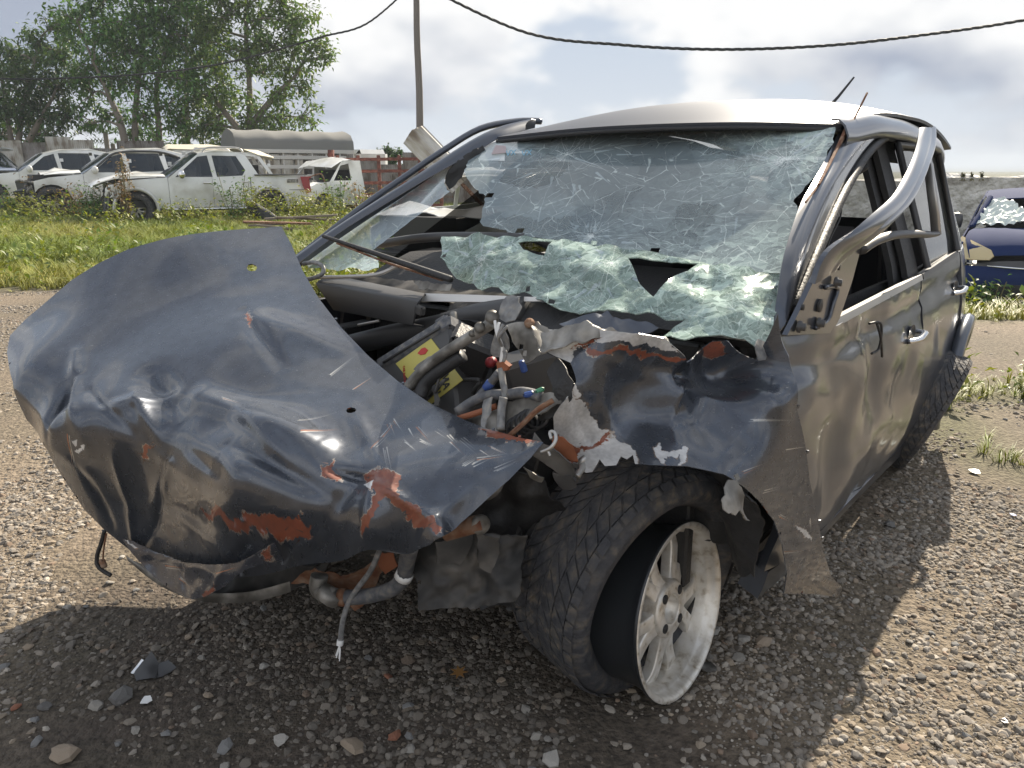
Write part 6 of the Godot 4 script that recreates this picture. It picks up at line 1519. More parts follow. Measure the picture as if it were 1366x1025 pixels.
	part("bumper_beam", skin([curve([Vector3(-0.72, 0.272, 1.849), Vector3(-0.6, 0.229, 1.816), Vector3(-0.46, 0.222, 1.781), Vector3(-0.32, 0.248, 1.728), Vector3(-0.2, 0.299, 1.68)], 6), curve([Vector3(-0.71, 0.262, 1.851), Vector3(-0.59, 0.213, 1.825), Vector3(-0.45, 0.204, 1.793), Vector3(-0.31, 0.225, 1.738), Vector3(-0.19, 0.275, 1.685)], 6), curve([Vector3(-0.7, 0.214, 1.797), Vector3(-0.6, 0.188, 1.788), Vector3(-0.5, 0.175, 1.762), Vector3(-0.38, 0.188, 1.695), Vector3(-0.26, 0.236, 1.637)], 6)], 0.006).mesh(), M.greymetal, w)
	part("undertray", scrap([Vector3(-0.6, 0.219, 1.784), Vector3(-0.46, 0.234, 1.707), Vector3(-0.32, 0.271, 1.609), Vector3(-0.2, 0.303, 1.549), Vector3(-0.24, 0.239, 1.547), Vector3(-0.28, 0.223, 1.642), Vector3(-0.42, 0.197, 1.737)], 0.02).mesh(), M.dusty, w)
	part("hanging_wire", cord([Vector3(-0.76, 0.35, 1.879), Vector3(-0.77, 0.31, 1.89), Vector3(-0.78, 0.27, 1.902), Vector3(-0.77, 0.242, 1.904), Vector3(-0.74, 0.221, 1.888)], 0.006), M.black, w)
	part("hanging_wire", cord([Vector3(-0.755, 0.342, 1.877), Vector3(-0.76, 0.299, 1.888), Vector3(-0.765, 0.262, 1.893)], 0.0025), M.rust, w)
	part("wire_clip", box(Vector3(0.018, 0.026, 0.014), 0.004).mesh(), M.rust, w, Transform3D(Basis.from_euler(Vector3(0, 0.4, 0.3)), Vector3(-0.765, 0.253, 1.894)))
	# torn seal and film at the top of the broken screen, wipings on the glass
	part("torn_film", scrap([Vector3(-0.66, 1.296, 0.557), Vector3(-0.655, 1.331, 0.528), Vector3(-0.645, 1.358, 0.493), Vector3(-0.625, 1.387, 0.439), Vector3(-0.61, 1.407, 0.4), Vector3(-0.6, 1.385, 0.399), Vector3(-0.615, 1.344, 0.469), Vector3(-0.62, 1.293, 0.515), Vector3(-0.645, 1.251, 0.55), Vector3(-0.66, 1.275, 0.557)], 0.012, 0.004).mesh(), M.black, w)
	part("rear_view_mirror", box(Vector3(0.22, 0.065, 0.03), 0.012).mesh(), M.trim, w, Transform3D(Basis.from_euler(Vector3(0.2, 0.4, 0)), Vector3(0.0, 1.36, 0.22)))
	part("stray_glass", scrap([Vector3(0.751, 0.964, 1.1), Vector3(0.764, 0.946, 1.06), Vector3(0.774, 0.921, 1.1), Vector3(0.765, 0.923, 1.12), Vector3(0.753, 0.951, 1.12)], 0.006, 0.003).mesh(), M.cable, w)

# ---------------------------------------------------------------- other vehicles
# s: belt (z, y) line of the side from nose to tail, low, zf, zr, ra (axles and arch), half (width / 2), cuts [[name, z0, z1]...],
# green (glasshouse outline), wins [[name, poly]...], tops [[name, material, [[z, y, half-width]...]]...]
func vehicle(o: Node3D, s: Dictionary) -> void:
	var half: float = s.half
	var low: float = s.low
	for side in [1.0, -1.0]:
		var fr := Transform3D(Basis(Vector3(0, 0, -side), Vector3.UP, Vector3(side, 0, 0)), Vector3.ZERO)
		var ctl := []
		for z in [-2.8, -1.4, 0.0, 1.4, 2.8]:
			for q in [[low, -0.05], [low + 0.35, 0.0], [s.beltline - 0.12, -0.005], [s.beltline, -0.03], [s.top, -0.03 - s.lean]]:
				ctl.append(Vector3(-z * side, q[0], half + q[1] - 0.012 * maxf(0, absf(z) - 1.3) ** 2 * 4))
		var b := Bend.new(ctl, 1e-3)
		var line2: PackedVector2Array = s.belt.duplicate()
		var n := line2.size()
		line2.append(Vector2(line2[n - 1].x, low + 0.12)); line2.append(Vector2(line2[n - 1].x + 0.1, low))
		for ax in [s.zr, s.zf]:
			for k in 11:
				var a := lerpf(-0.15, PI + 0.15, k / 10.0)
				line2.append(Vector2(ax - s.ra * cos(a), maxf(low, s.get("axle", 0.36) + s.ra * sin(a))))
		line2.append(Vector2(line2[0].x - 0.05, low)); line2.append(Vector2(line2[0].x, low + 0.15))
		var body := PackedVector2Array()
		for p in line2: body.append(Vector2(-p.x * side, p.y))
		for c in s.cuts:
			var z0: float = c[1]; var z1: float = c[2]
			var strip: PackedVector2Array = [Vector2(-z0 * side, -1), Vector2(-z1 * side, -1), Vector2(-z1 * side, 4), Vector2(-z0 * side, 4)]
			if Geometry2D.is_polygon_clockwise(strip): strip.reverse()
			for pc in Geometry2D.intersect_polygons(body, strip):
				if c.size() > 3 and side < 0: continue
				part(c[0], sheet(fr, pc, b, 0.09, 0.015).mesh(), s.paint, o)
		if s.has("green"):
			var gp := PackedVector2Array()
			for p in s.green: gp.append(Vector2(-p.x * side, p.y))
			var holes := []
			for wn in s.wins:
				var hp := PackedVector2Array()
				for p in wn: hp.append(Vector2(-p.x * side, p.y))
				if Geometry2D.is_polygon_clockwise(hp): hp.reverse()
				holes.append(hp)
			var frame_part := part("window_frame", sheet(fr, gp, b, 0.09, 0.015, holes).mesh(), s.paint, o)
			if not s.get("broken", false):
				for hp in holes: part("window", sheet(fr.translated_local(Vector3(0, 0, -0.01)), hp, b, 0.12, 0.0).mesh(), M.dark_glass, frame_part)
	for t in s.tops:
		var rows := []
		for q in t[2]:
			var row := PackedVector3Array()
			for j in 13:
				var a := j / 6.0 - 1.0
				row.append(Vector3(-a * q[2], q[1] - (q[3] if q.size() > 3 else 0.05) * pow(absf(a), 2.4), q[0]))
			rows.append(row)
		rows.reverse()
		if t.size() > 3:                        # buckled
			for r in rows:
				for j in r.size(): r[j] += Vector3(0, t[3] * noise_b.get_noise_2d(r[j].x * 60, r[j].z * 60 + 7), t[3] * 0.5 * noise_b.get_noise_2d(r[j].x * 60 + 99, r[j].z * 60))
		part(t[0], skin(rows, 0.0 if t[1] == M.dark_glass else 0.012).mesh(), t[1], o)
	part("underbody", boxes([[Vector3(0, low + 0.12, (s.zf + s.zr) * 0.5), Vector3(half * 1.7, 0.2, s.zf - s.zr + 1.2)], [Vector3(0, low + 0.42, s.get("block_z", s.zf - 0.1)), Vector3(half * 1.5, 0.5, 0.9)]]).mesh(), M.black, o)
	for ax in [s.zf, s.zr]:
		for side in [1.0, -1.0]:
			if s.get("no_wheels", false): continue
			var wn := Node3D.new(); wn.name = "wheel" if not o.has_node("wheel") else "wheel_%03d" % (int(ax == s.zr) * 2 + int(side < 0)); o.add_child(wn, true)
			var r: float = s.get("axle", 0.36)
			var at := turned(Vector3(side, 0, 0), Vector3(side * (half - 0.13), r, ax))
			part("tyre", M.far_tyre, M.tyre, wn, at.scaled_local(Vector3(1, r / 0.36, r / 0.36)))
			part("rim", M.far_rim, M.barrel, wn, at.scaled_local(Vector3(1, r / 0.36, r / 0.36)))
			if side > 0:
				for k in 6: part("spoke", M.far_spoke, M.alu, wn, at.scaled_local(Vector3(1, r / 0.36, r / 0.36)) * Transform3D(Basis(Vector3.RIGHT, TAU * k / 6), Vector3.ZERO))

func mirror(o: Node3D, at: Vector3, m: Material) -> void:
	var g := lathe([Vector2(-0.10, 0.0), Vector2(-0.09, 0.06), Vector2(-0.04, 0.10), Vector2(0.04, 0.11), Vector2(0.09, 0.09), Vector2(0.10, 0.0)], 16)
	part("side_mirror", g.mesh(), m, o, Transform3D(Basis.from_scale(Vector3(1, 0.95, 0.75)), at))

func handles(o: Node3D, list: Array, half: float) -> void:
	for q in list: part("door_handle", box(Vector3(0.03, 0.035, 0.20), 0.01).mesh(), M.chrome, o, Transform3D(Basis(), Vector3(half + 0.012, q.y, q.x)))

func heading(deg: float, at: Vector3) -> Transform3D:      # nose towards the left of the picture, turned by deg towards the eye
	var a := deg_to_rad(deg)
	return Transform3D(Basis(Vector3(sin(a), 0, cos(a)), Vector3.UP, Vector3(-cos(a), 0, sin(a))), at)

func parked() -> void:
	M.dark_glass = StandardMaterial3D.new()
	M.dark_glass.transparency = BaseMaterial3D.TRANSPARENCY_ALPHA
	M.dark_glass.albedo_color = Color(0.12, 0.16, 0.20, 0.80)
	M.dark_glass.roughness = 0.05
	M.dark_glass.cull_mode = BaseMaterial3D.CULL_DISABLED
	M.clear = M.glass
	var wp := std(Color(0.82, 0.83, 0.83), 0.30)
	wp.clearcoat_enabled = true; wp.clearcoat = 0.8; wp.clearcoat_roughness = 0.1
	wp.albedo_texture = noise_tex(55, 0.006, [[0.1, Color(0.80, 0.79, 0.76)], [0.5, Color(0.96, 0.96, 0.95)], [0.9, Color(1, 1, 1)]], 256)
	wp.uv1_triplanar = true; wp.uv1_scale = Vector3(0.6, 0.6, 0.6)
	M.whitepaint = wp
	var lp := paint(Color(0.16, 0.19, 0.27)); M.bluegrey = lp
	M.far_tyre = tyre_geo(0.36, 0.24, 0.235).mesh()
	M.far_rim = rim_geo(0.238, 0.2).mesh()
	var sg := Geo.new(); sg.join(spoke_geo(0.238, 1.0)); sg.join(spoke_geo(0.238, -1.0))
	M.far_spoke = sg.mesh()
	rng.seed = 5
	# the double-cab pickup
	var o := thing("pickup_truck", "white double-cab pickup with torn-off front corner and raised buckled bonnet", "pickup truck", heading(33.0, Vector3(-8.05, 0.0, -20.35)))
	var cab := {"half": 0.92, "low": 0.42, "beltline": 1.12, "top": 1.74, "lean": 0.19, "zf": 1.58, "zr": -1.57, "ra": 0.46, "axle": 0.39, "paint": wp,
		"belt": PackedVector2Array([Vector2(2.05, 0.98), Vector2(1.6, 1.08), Vector2(0.85, 1.13), Vector2(0.3, 1.12), Vector2(-1.20, 1.17), Vector2(-2.55, 1.17), Vector2(-2.62, 1.10)]),
		"cuts": [["front_wing", 0.82, 2.06], ["front_door", -0.20, 0.81], ["rear_door", -1.12, -0.21], ["load_bed_side", -2.63, -1.14]],
		"green": PackedVector2Array([Vector2(0.82, 1.10), Vector2(0.02, 1.70), Vector2(-0.3, 1.74), Vector2(-0.9, 1.73), Vector2(-1.10, 1.65), Vector2(-1.36, 1.16)]),
		"wins": [PackedVector2Array([Vector2(0.64, 1.14), Vector2(0.06, 1.62), Vector2(-0.17, 1.65), Vector2(-0.23, 1.14)]), PackedVector2Array([Vector2(-0.33, 1.14), Vector2(-0.28, 1.65), Vector2(-0.86, 1.64), Vector2(-1.04, 1.30), Vector2(-0.95, 1.17)])],
		"tops": [["bonnet", wp, [[0.84, 1.20, 0.80], [1.3, 1.24, 0.84], [1.8, 1.19, 0.86], [2.25, 1.04, 0.84], [2.42, 0.96, 0.76]], 0.10], ["windscreen", M.dark_glass, [[0.84, 1.16, 0.80], [0.40, 1.47, 0.74], [0.02, 1.72, 0.68]]], ["roof", wp, [[0.03, 1.73, 0.69], [-0.35, 1.79, 0.72], [-0.8, 1.78, 0.72], [-1.1, 1.68, 0.70]]], ["rear_window", M.dark_glass, [[-1.1, 1.66, 0.70], [-1.34, 1.18, 0.80]]], ["load_bed", M.trim, [[-1.30, 0.80, 0.86, 0.0], [-2.58, 0.80, 0.86, 0.0]]]]}
	vehicle(o, cab)
	part("tailgate", boxes([[Vector3(0, 0.92, -2.60), Vector3(1.72, 0.48, 0.06)]]).mesh(), wp, o)
	part("rear_bumper", boxes([[Vector3(0, 0.55, -2.72), Vector3(1.70, 0.18, 0.16)]]).mesh(), M.chrome, o)
	part("tail_light", scrap([Vector3(0.93, 1.14, -2.42), Vector3(0.92, 1.14, -2.64), Vector3(0.92, 0.74, -2.68), Vector3(0.935, 0.72, -2.56), Vector3(0.94, 0.92, -2.46)], 0.0, 0.0, 0.03, 0.05).mesh(), std(Color(0.28, 0.015, 0.02), 0.25), o)
	part("running_board", tube([Vector3(0.96, 0.40, 0.95), Vector3(0.99, 0.38, 0.8), Vector3(0.99, 0.38, -1.0), Vector3(0.96, 0.40, -1.12)], 0.05, 8, 0.7).mesh(), M.chrome, o)
	for x in [0.62, -0.62]: part("roof_rail", tube(curve([Vector3(x, 1.74, -0.10), Vector3(x, 1.83, -0.22), Vector3(x, 1.85, -0.60), Vector3(x, 1.83, -0.98), Vector3(x, 1.73, -1.08)], 4), 0.025, 7).mesh(), M.steel, o)
	mirror(o, Vector3(1.03, 1.20, 0.52), M.chrome)
	handles(o, [Vector2(-0.08, 1.00), Vector2(-1.02, 1.02)], 0.92)
	part("wheel_arch_trim", tube(arc3(Vector3(0.94, 0.40, 1.58), 0.48), 0.04, 7).mesh(), wp, o)
	part("wheel_arch_trim", tube(arc3(Vector3(0.94, 0.40, -1.57), 0.48), 0.04, 7).mesh(), wp, o)
	for x in [0.895, -0.895]: part("bed_rail", box(Vector3(0.09, 0.03, 1.36), 0.008).mesh(), M.trim, o, Transform3D(Basis(), Vector3(x, 1.185, -1.92)))
	part("cab_gap", boxes([[Vector3(0.0, 0.80, -1.135), Vector3(1.80, 0.66, 0.03)]]).mesh(), M.black, o)
	part("badge", boxes([[Vector3(0.925, 1.03, -2.20), Vector3(0.01, 0.09, 0.30)]]).mesh(), M.greymetal, o)
	part("torn_front", scrap([Vector3(0.60, 0.95, 2.12), Vector3(0.88, 0.98, 2.02), Vector3(0.90, 0.66, 2.05), Vector3(0.70, 0.46, 2.20), Vector3(0.5, 0.60, 2.28)], 0.08, 0.02, 0.02, 0.06).mesh(), M.black, o)
	part("headlight_shell", scrap([Vector3(0.80, 0.96, 2.16), Vector3(0.92, 0.98, 1.98), Vector3(0.93, 0.72, 2.02), Vector3(0.84, 0.62, 2.12), Vector3(0.74, 0.76, 2.20)], 0.05, 0.02, 0.02, 0.05).mesh(), M.white, o)
	for k in 8: part("dangling_part", tube([Vector3(rng.randf_range(0.4, 0.9), rng.randf_range(0.7, 0.95), 2.1), Vector3(rng.randf_range(0.4, 0.95), rng.randf_range(0.2, 0.5), rng.randf_range(2.05, 2.3))], rng.randf_range(0.02, 0.05), 6).mesh(), [M.black, M.trim, M.greymetal][k % 3], o)
	# second white car, nose gone
	var suv := cab.duplicate()
	suv.merge({"cuts": [["front_wing", 0.82, 1.95], ["front_door", -0.20, 0.81], ["rear_door", -1.12, -0.21], ["rear_quarter", -2.3, -1.14]],
		"belt": PackedVector2Array([Vector2(2.0, 0.92), Vector2(1.6, 1.02), Vector2(0.85, 1.10), Vector2(0.3, 1.12), Vector2(-1.20, 1.17), Vector2(-2.1, 1.17), Vector2(-2.25, 0.95)]), "zr": -1.25,
		"green": PackedVector2Array([Vector2(0.82, 1.08), Vector2(0.1, 1.62), Vector2(-0.3, 1.72), Vector2(-1.2, 1.74), Vector2(-1.8, 1.62), Vector2(-2.15, 1.16)]),
		"wins": [PackedVector2Array([Vector2(0.60, 1.14), Vector2(0.10, 1.54), Vector2(-0.17, 1.62), Vector2(-0.23, 1.14)]), PackedVector2Array([Vector2(-0.33, 1.14), Vector2(-0.28, 1.64), Vector2(-1.1, 1.64), Vector2(-1.2, 1.17)]), PackedVector2Array([Vector2(-1.3, 1.2), Vector2(-1.25, 1.62), Vector2(-1.65, 1.56), Vector2(-1.85, 1.2)])],
		"tops": [["bonnet", wp, [[0.84, 1.18, 0.80], [1.3, 1.20, 0.84], [1.7, 1.12, 0.84]], 0.14], ["windscreen", M.dark_glass, [[0.84, 1.14, 0.80], [0.40, 1.42, 0.74], [0.08, 1.63, 0.68]]], ["roof", wp, [[0.08, 1.64, 0.69], [-0.35, 1.76, 0.72], [-1.2, 1.79, 0.72], [-1.8, 1.66, 0.70]]], ["rear_window", M.dark_glass, [[-1.8, 1.65, 0.70], [-2.2, 1.18, 0.80]]]]}, true)
	o = thing("estate_car", "white car beside the pickup, its front end ripped open to the black engine", "car", heading(36.0, Vector3(-11.0, 0.10, -22.0)))
	vehicle(o, suv)
	mirror(o, Vector3(1.02, 1.20, 0.55), M.whitepaint)
	part("window_visor", tube(curve([Vector3(0.86, 1.17, 0.60), Vector3(0.79, 1.56, 0.12), Vector3(0.76, 1.67, -0.25), Vector3(0.76, 1.68, -1.1), Vector3(0.80, 1.55, -1.6)], 4), 0.03, 6).mesh(), M.trim, o)
	part("engine", boxes([[Vector3(0, 0.72, 1.85), Vector3(1.3, 0.5, 0.5), Basis.from_euler(Vector3(0.1, 0.2, 0.05))], [Vector3(0.5, 0.55, 2.1), Vector3(0.5, 0.4, 0.3), Basis.from_euler(Vector3(0.3, 0.5, 0.1))]]).mesh(), M.black, o)
	part("crash_bar", tube([Vector3(0.85, 0.90, 1.95), Vector3(0.3, 0.95, 2.2), Vector3(-0.7, 0.92, 2.2)], 0.03, 6).mesh(), M.greymetal, o)
	part("lamp_housing", scrap([Vector3(0.72, 0.80, 2.12), Vector3(0.88, 0.82, 2.0), Vector3(0.90, 0.5, 2.0), Vector3(0.76, 0.45, 2.12)], 0.05, 0.02, 0.02, 0.06).mesh(), M.greymetal, o)
	for k in 7: part("dangling_part", tube([Vector3(rng.randf_range(0.0, 0.9), rng.randf_range(0.7, 0.95), 2.05), Vector3(rng.randf_range(0.0, 0.95), rng.randf_range(0.25, 0.5), rng.randf_range(2.0, 2.35))], rng.randf_range(0.02, 0.05), 6).mesh(), [M.black, M.trim, M.greymetal][k % 3], o)
	# third, with a blue-grey bonnet
	var third := suv.duplicate()
	third.merge({"tops": [["bonnet", M.bluegrey, [[0.84, 1.18, 0.80], [1.3, 1.22, 0.84], [1.8, 1.14, 0.84], [2.2, 0.98, 0.80]], 0.16], suv.tops[1], suv.tops[2], suv.tops[3]]}, true)
	o = thing("saloon_car", "car with a crumpled blue-grey bonnet behind the opened white car", "car", heading(38.0, Vector3(-14.3, 0.15, -24.6)))
	vehicle(o, third)
	mirror(o, Vector3(1.02, 1.18, 0.55), M.whitepaint)
	part("engine", boxes([[Vector3(0, 0.72, 1.9), Vector3(1.4, 0.5, 0.5), Basis.from_euler(Vector3(0.1, 0.2, 0.05))]]).mesh(), M.black, o)
	# fourth, only its tail in the picture
	var four := suv.duplicate()
	o = thing("hatchback", "white car with roof spoiler at the far left edge, its tail towards the others", "car", heading(10.0, Vector3(-18.3, 0.2, -25.4)))
	vehicle(o, four)
	part("roof_spoiler", skin([curve([Vector3(0.70, 1.72, -1.75), Vector3(0, 1.78, -1.75), Vector3(-0.70, 1.72, -1.75)], 4), curve([Vector3(0.66, 1.76, -2.15), Vector3(0, 1.80, -2.15), Vector3(-0.66, 1.76, -2.15)], 4)], 0.04).mesh(), wp, o)
	# van with its roof torn up
	var van := {"half": 0.85, "low": 0.35, "beltline": 1.1, "top": 1.85, "lean": 0.10, "zf": 1.2, "zr": -1.2, "ra": 0.38, "axle": 0.32, "paint": wp, "broken": true,
		"belt": PackedVector2Array([Vector2(1.75, 0.75), Vector2(1.5, 1.0), Vector2(0.9, 1.1), Vector2(-2.0, 1.1), Vector2(-2.05, 0.9)]), "cuts": [["front_wing", 0.8, 1.76], ["sliding_door", -0.6, 0.79], ["rear_quarter", -2.06, -0.61]],
		"green": PackedVector2Array([Vector2(0.95, 1.08), Vector2(0.55, 1.70), Vector2(0.3, 1.80), Vector2(-1.8, 1.86), Vector2(-2.0, 1.08)]),
		"wins": [PackedVector2Array([Vector2(0.80, 1.14), Vector2(0.45, 1.68), Vector2(-0.5, 1.74), Vector2(-0.55, 1.14)]), PackedVector2Array([Vector2(-0.66, 1.14), Vector2(-0.62, 1.74), Vector2(-1.7, 1.76), Vector2(-1.85, 1.14)])],
		"tops": [["roof", M.cream, [[0.95, 1.66, 0.78], [0.5, 1.80, 0.80], [0.0, 1.90, 0.80], [-0.8, 1.98, 0.80], [-1.9, 1.98, 0.78], [-2.02, 1.90, 0.76]], 0.16]]}
	o = thing("van", "white van with peeled cream roof and no glass, behind the pickup", "van", heading(205.0, Vector3(-8.315, 1.32, -24.4) * Vector3(1, 0, 1)))
	vehicle(o, van)
	part("hanging_pillar", tube(curve([Vector3(0.80, 1.72, 0.80), Vector3(0.86, 1.4, 0.9), Vector3(0.80, 1.05, 0.86)], 4), 0.05, 7).mesh(), M.cream, o)
	part("bench_seat", boxes([[Vector3(0, 0.9, -0.3), Vector3(1.3, 0.9, 0.2)], [Vector3(0, 0.9, -1.2), Vector3(1.3, 0.9, 0.2)], [Vector3(0.35, 1.0, 0.5), Vector3(0.5, 0.9, 0.2)]]).mesh(), M.cloth, o)
	# small truck cab
	var lorry := {"half": 0.78, "low": 0.35, "beltline": 1.0, "top": 1.58, "lean": 0.10, "zf": 0.7, "zr": -2.0, "ra": 0.38, "axle": 0.32, "paint": wp, "broken": true, "block_z": 0.5,
		"belt": PackedVector2Array([Vector2(1.3, 0.85), Vector2(0.9, 0.95), Vector2(0.4, 1.0), Vector2(-0.9, 1.0), Vector2(-0.92, 0.8)]), "cuts": [["front_wing", 0.42, 1.31], ["cab_door", -0.45, 0.41], ["cab_corner", -0.93, -0.46]],
		"green": PackedVector2Array([Vector2(0.45, 0.98), Vector2(-0.05, 1.45), Vector2(-0.2, 1.56), Vector2(-0.85, 1.56), Vector2(-0.90, 0.98)]), "wins": [PackedVector2Array([Vector2(0.28, 1.02), Vector2(-0.08, 1.42), Vector2(-0.40, 1.48), Vector2(-0.42, 1.02)])],
		"tops": [["bonnet", wp, [[0.45, 0.98, 0.70], [0.9, 1.0, 0.74], [1.3, 0.86, 0.72]], 0.10], ["roof", wp, [[0.25, 1.40, 0.64], [-0.1, 1.56, 0.66], [-0.5, 1.62, 0.66], [-0.88, 1.58, 0.66]], 0.06], ["cab_back", wp, [[-0.88, 1.56, 0.66, 0], [-0.93, 0.6, 0.76, 0]]]]}
	o = thing("truck_cab", "small white truck cab with gaping windscreen and smashed nose, next to the rusty gate", "truck", heading(58.0, Vector3(-5.381, 1.32, -22.6) * Vector3(1, 0, 1)))
	vehicle(o, lorry)
	part("seat", boxes([[Vector3(0, 0.95, -0.6), Vector3(1.2, 0.7, 0.18)]]).mesh(), M.cloth, o)
	part("broken_bumper", tube(curve([Vector3(0.7, 0.45, 1.2), Vector3(0.2, 0.5, 1.35), Vector3(-0.6, 0.42, 1.3)], 4), 0.08, 7).mesh(), M.whitepaint, o)
	part("bent_strut", tube(curve([Vector3(0.62, 0.98, 0.5), Vector3(0.5, 1.2, 0.5), Vector3(0.3, 1.10, 0.8)], 4), 0.02, 6).mesh(), M.rust, o)
	# lorry with a canvas hood
	o = thing("canvas_lorry", "lorry with grey canvas hood and white stake sides, behind the smashed vehicles", "lorry", heading(212.0, Vector3(-7.764, 1.32, -28) * Vector3(1, 0, 1)))
	var canvas := []
	for k in 13:
		var z := lerpf(-2.0, 2.0, k / 12.0)
		var row := PackedVector3Array()
		for q in [[1.05, 1.85], [1.06, 2.05], [1.02, 2.22], [0.80, 2.45], [0.40, 2.56], [0.0, 2.62], [-0.40, 2.56], [-0.80, 2.45], [-1.02, 2.22], [-1.06, 1.85]]:
			row.append(Vector3(q[0] * (1.0 - 0.012 * sin(k * PI / 2)), q[1] - 0.05 * absf(sin(k * PI / 3)) * (1.0 if q[1] > 2.3 else 0.3), z))
		canvas.append(row)
	part("canvas_hood", skin(canvas, 0.01).mesh(), M.canvas, o)
	var ends := PackedVector3Array()
	for q in canvas[0]: ends.append(q)
	part("canvas_end", plate_in(ends, 0.01).mesh(), M.canvas, o)
	var ends2 := PackedVector3Array()
	for q in canvas[12]: ends2.append(q)
	part("canvas_end", plate_in(ends2, 0.01).mesh(), M.canvas, o)
	part("load_floor", boxes([[Vector3(0, 0.95, 0), Vector3(2.1, 0.12, 4.1)]]).mesh(), M.trim, o)
	for k in 9:
		part("stake", boxes([[Vector3(1.04, 1.45, -1.95 + k * 0.49), Vector3(0.05, 1.0, 0.05)]]).mesh(), M.whitewash, o)
		part("stake", boxes([[Vector3(-1.04, 1.45, -1.95 + k * 0.49), Vector3(0.05, 1.0, 0.05)]]).mesh(), M.whitewash, o)
	for y in [1.1, 1.4, 1.7, 1.9]:
		for x in [1.07, -1.07]: part("side_board", boxes([[Vector3(x, y, 0), Vector3(0.03, 0.12, 4.0)]]).mesh(), M.whitewash, o)
	part("cab", box(Vector3(1.9, 1.4, 1.2), 0.15).mesh(), wp, o, Transform3D(Basis(), Vector3(0, 1.3, 2.75)))
	for z in [2.5, -1.2]:
		for x in [0.85, -0.85]: part("wheel", M.far_tyre, M.tyre, o, turned(Vector3(signf(x), 0, 0), Vector3(x, 0.42, z)).scaled_local(Vector3(1.1, 1.15, 1.15)))
	# saloon hidden behind the wreck, only its windscreen frame shows
	var sal := suv.duplicate()
	sal.merge({"broken": true, "half": 0.82, "tops": [suv.tops[0], ["roof", wp, [[0.08, 1.60, 0.66], [-0.35, 1.68, 0.68], [-1.2, 1.70, 0.68], [-1.8, 1.60, 0.66]]]]}, true)
	o = thing("pale_saloon", "white car with bare windscreen frame half hidden behind the grey wreck", "car", heading(62.0, Vector3(-0.661, 1.32, -12.2) * Vector3(1, 0, 1) + Vector3(0.3, -0.38, 0)))
	vehicle(o, sal)
	for x in [0.72, -0.72]:
		part("screen_pillar", tube([Vector3(x * 1.08, 1.08, 0.86), Vector3(x * 0.92, 1.62, 0.06)], 0.035, 7).mesh(), wp, o)
	part("screen_header", tube(curve([Vector3(0.68, 1.61, 0.08), Vector3(0, 1.66, 0.12), Vector3(-0.68, 1.61, 0.08)], 4), 0.035, 7).mesh(), wp, o)
	# blue hatchback down by the wall
	o = thing("blue_hatchback", "dark blue hatchback with smashed windscreen and yellowed headlight by the concrete wall", "car", Transform3D(Basis(Vector3.UP, -0.55), Vector3(6.90, -0.30, -10.30)))
	var bp := paint(Color(0.016, 0.030, 0.095))
	bp.metallic = 0.1
	bp.roughness = 0.9
	bp.metallic_specular = 0.25
	bp.clearcoat_enabled = false
	var bl := {"half": 0.83, "low": 0.12, "beltline": 0.92, "top": 1.45, "lean": 0.2, "zf": 1.25, "zr": -1.25, "ra": 0.34, "axle": 0.22, "paint": bp, "no_wheels": true, "broken": true,
		"belt": PackedVector2Array([Vector2(1.75, 0.62), Vector2(1.45, 0.80), Vector2(0.9, 0.90), Vector2(-1.7, 0.96), Vector2(-1.85, 0.7)]), "cuts": [["front_wing", 0.75, 1.76], ["front_door", -0.3, 0.74], ["rear_door", -1.1, -0.31], ["rear_quarter", -1.86, -1.11]],
		"green": PackedVector2Array([Vector2(0.85, 0.88), Vector2(0.15, 1.24), Vector2(-0.2, 1.28), Vector2(-1.3, 1.32), Vector2(-1.75, 0.94)]),
		"wins": [PackedVector2Array([Vector2(0.62, 0.94), Vector2(0.12, 1.18), Vector2(-0.24, 1.22), Vector2(-0.28, 0.94)]), PackedVector2Array([Vector2(-0.36, 0.95), Vector2(-0.33, 1.22), Vector2(-1.2, 1.25), Vector2(-1.5, 0.97)])],
		"tops": [["bonnet", bp, [[0.88, 0.94, 0.72], [1.2, 0.93, 0.76], [1.5, 0.89, 0.78], [1.78, 0.79, 0.74], [1.86, 0.68, 0.70]], 0.03], ["roof", bp, [[0.12, 1.26, 0.62], [-0.3, 1.32, 0.66], [-1.2, 1.36, 0.64], [-1.6, 1.30, 0.60]]], ["grille_panel", M.trim, [[1.86, 0.62, 0.62], [1.90, 0.54, 0.62]]], ["bumper", bp, [[1.89, 0.54, 0.76, 0.0], [1.97, 0.44, 0.80, 0.0], [1.98, 0.28, 0.82, 0.0], [1.90, 0.14, 0.80, 0.0]]]]}
	vehicle(o, bl)
	for x in [0.58, -0.58]:
		var sx := signf(x)
		part("headlight", skin([curve([Vector3(sx * 0.82, 0.84, 1.40), Vector3(sx * 0.68, 0.80, 1.66), Vector3(sx * 0.50, 0.73, 1.86)], 5), curve([Vector3(sx * 0.86, 0.76, 1.48), Vector3(sx * 0.74, 0.72, 1.78), Vector3(sx * 0.46, 0.67, 1.93)], 5), curve([Vector3(sx * 0.86, 0.64, 1.58), Vector3(sx * 0.74, 0.61, 1.84), Vector3(sx * 0.50, 0.62, 1.94)], 5)], 0.02).mesh(), M.yellowed, o)
		part("fog_lamp", lathe([Vector2(0.0, 0.085), Vector2(0.02, 0.08), Vector2(0.0, 0.06), Vector2(0.012, 0.04), Vector2(0.015, 0)], 20).mesh(), M.white, o, turned(Vector3(sx * 0.3, 0, 1), Vector3(sx * 0.70, 0.30, 1.95)))
		part("fog_lamp_ring", lathe([Vector2(-0.01, 0.13), Vector2(0.01, 0.12), Vector2(-0.01, 0.085)], 20).mesh(), M.black, o, turned(Vector3(sx * 0.3, 0, 1), Vector3(sx * 0.70, 0.30, 1.94)))
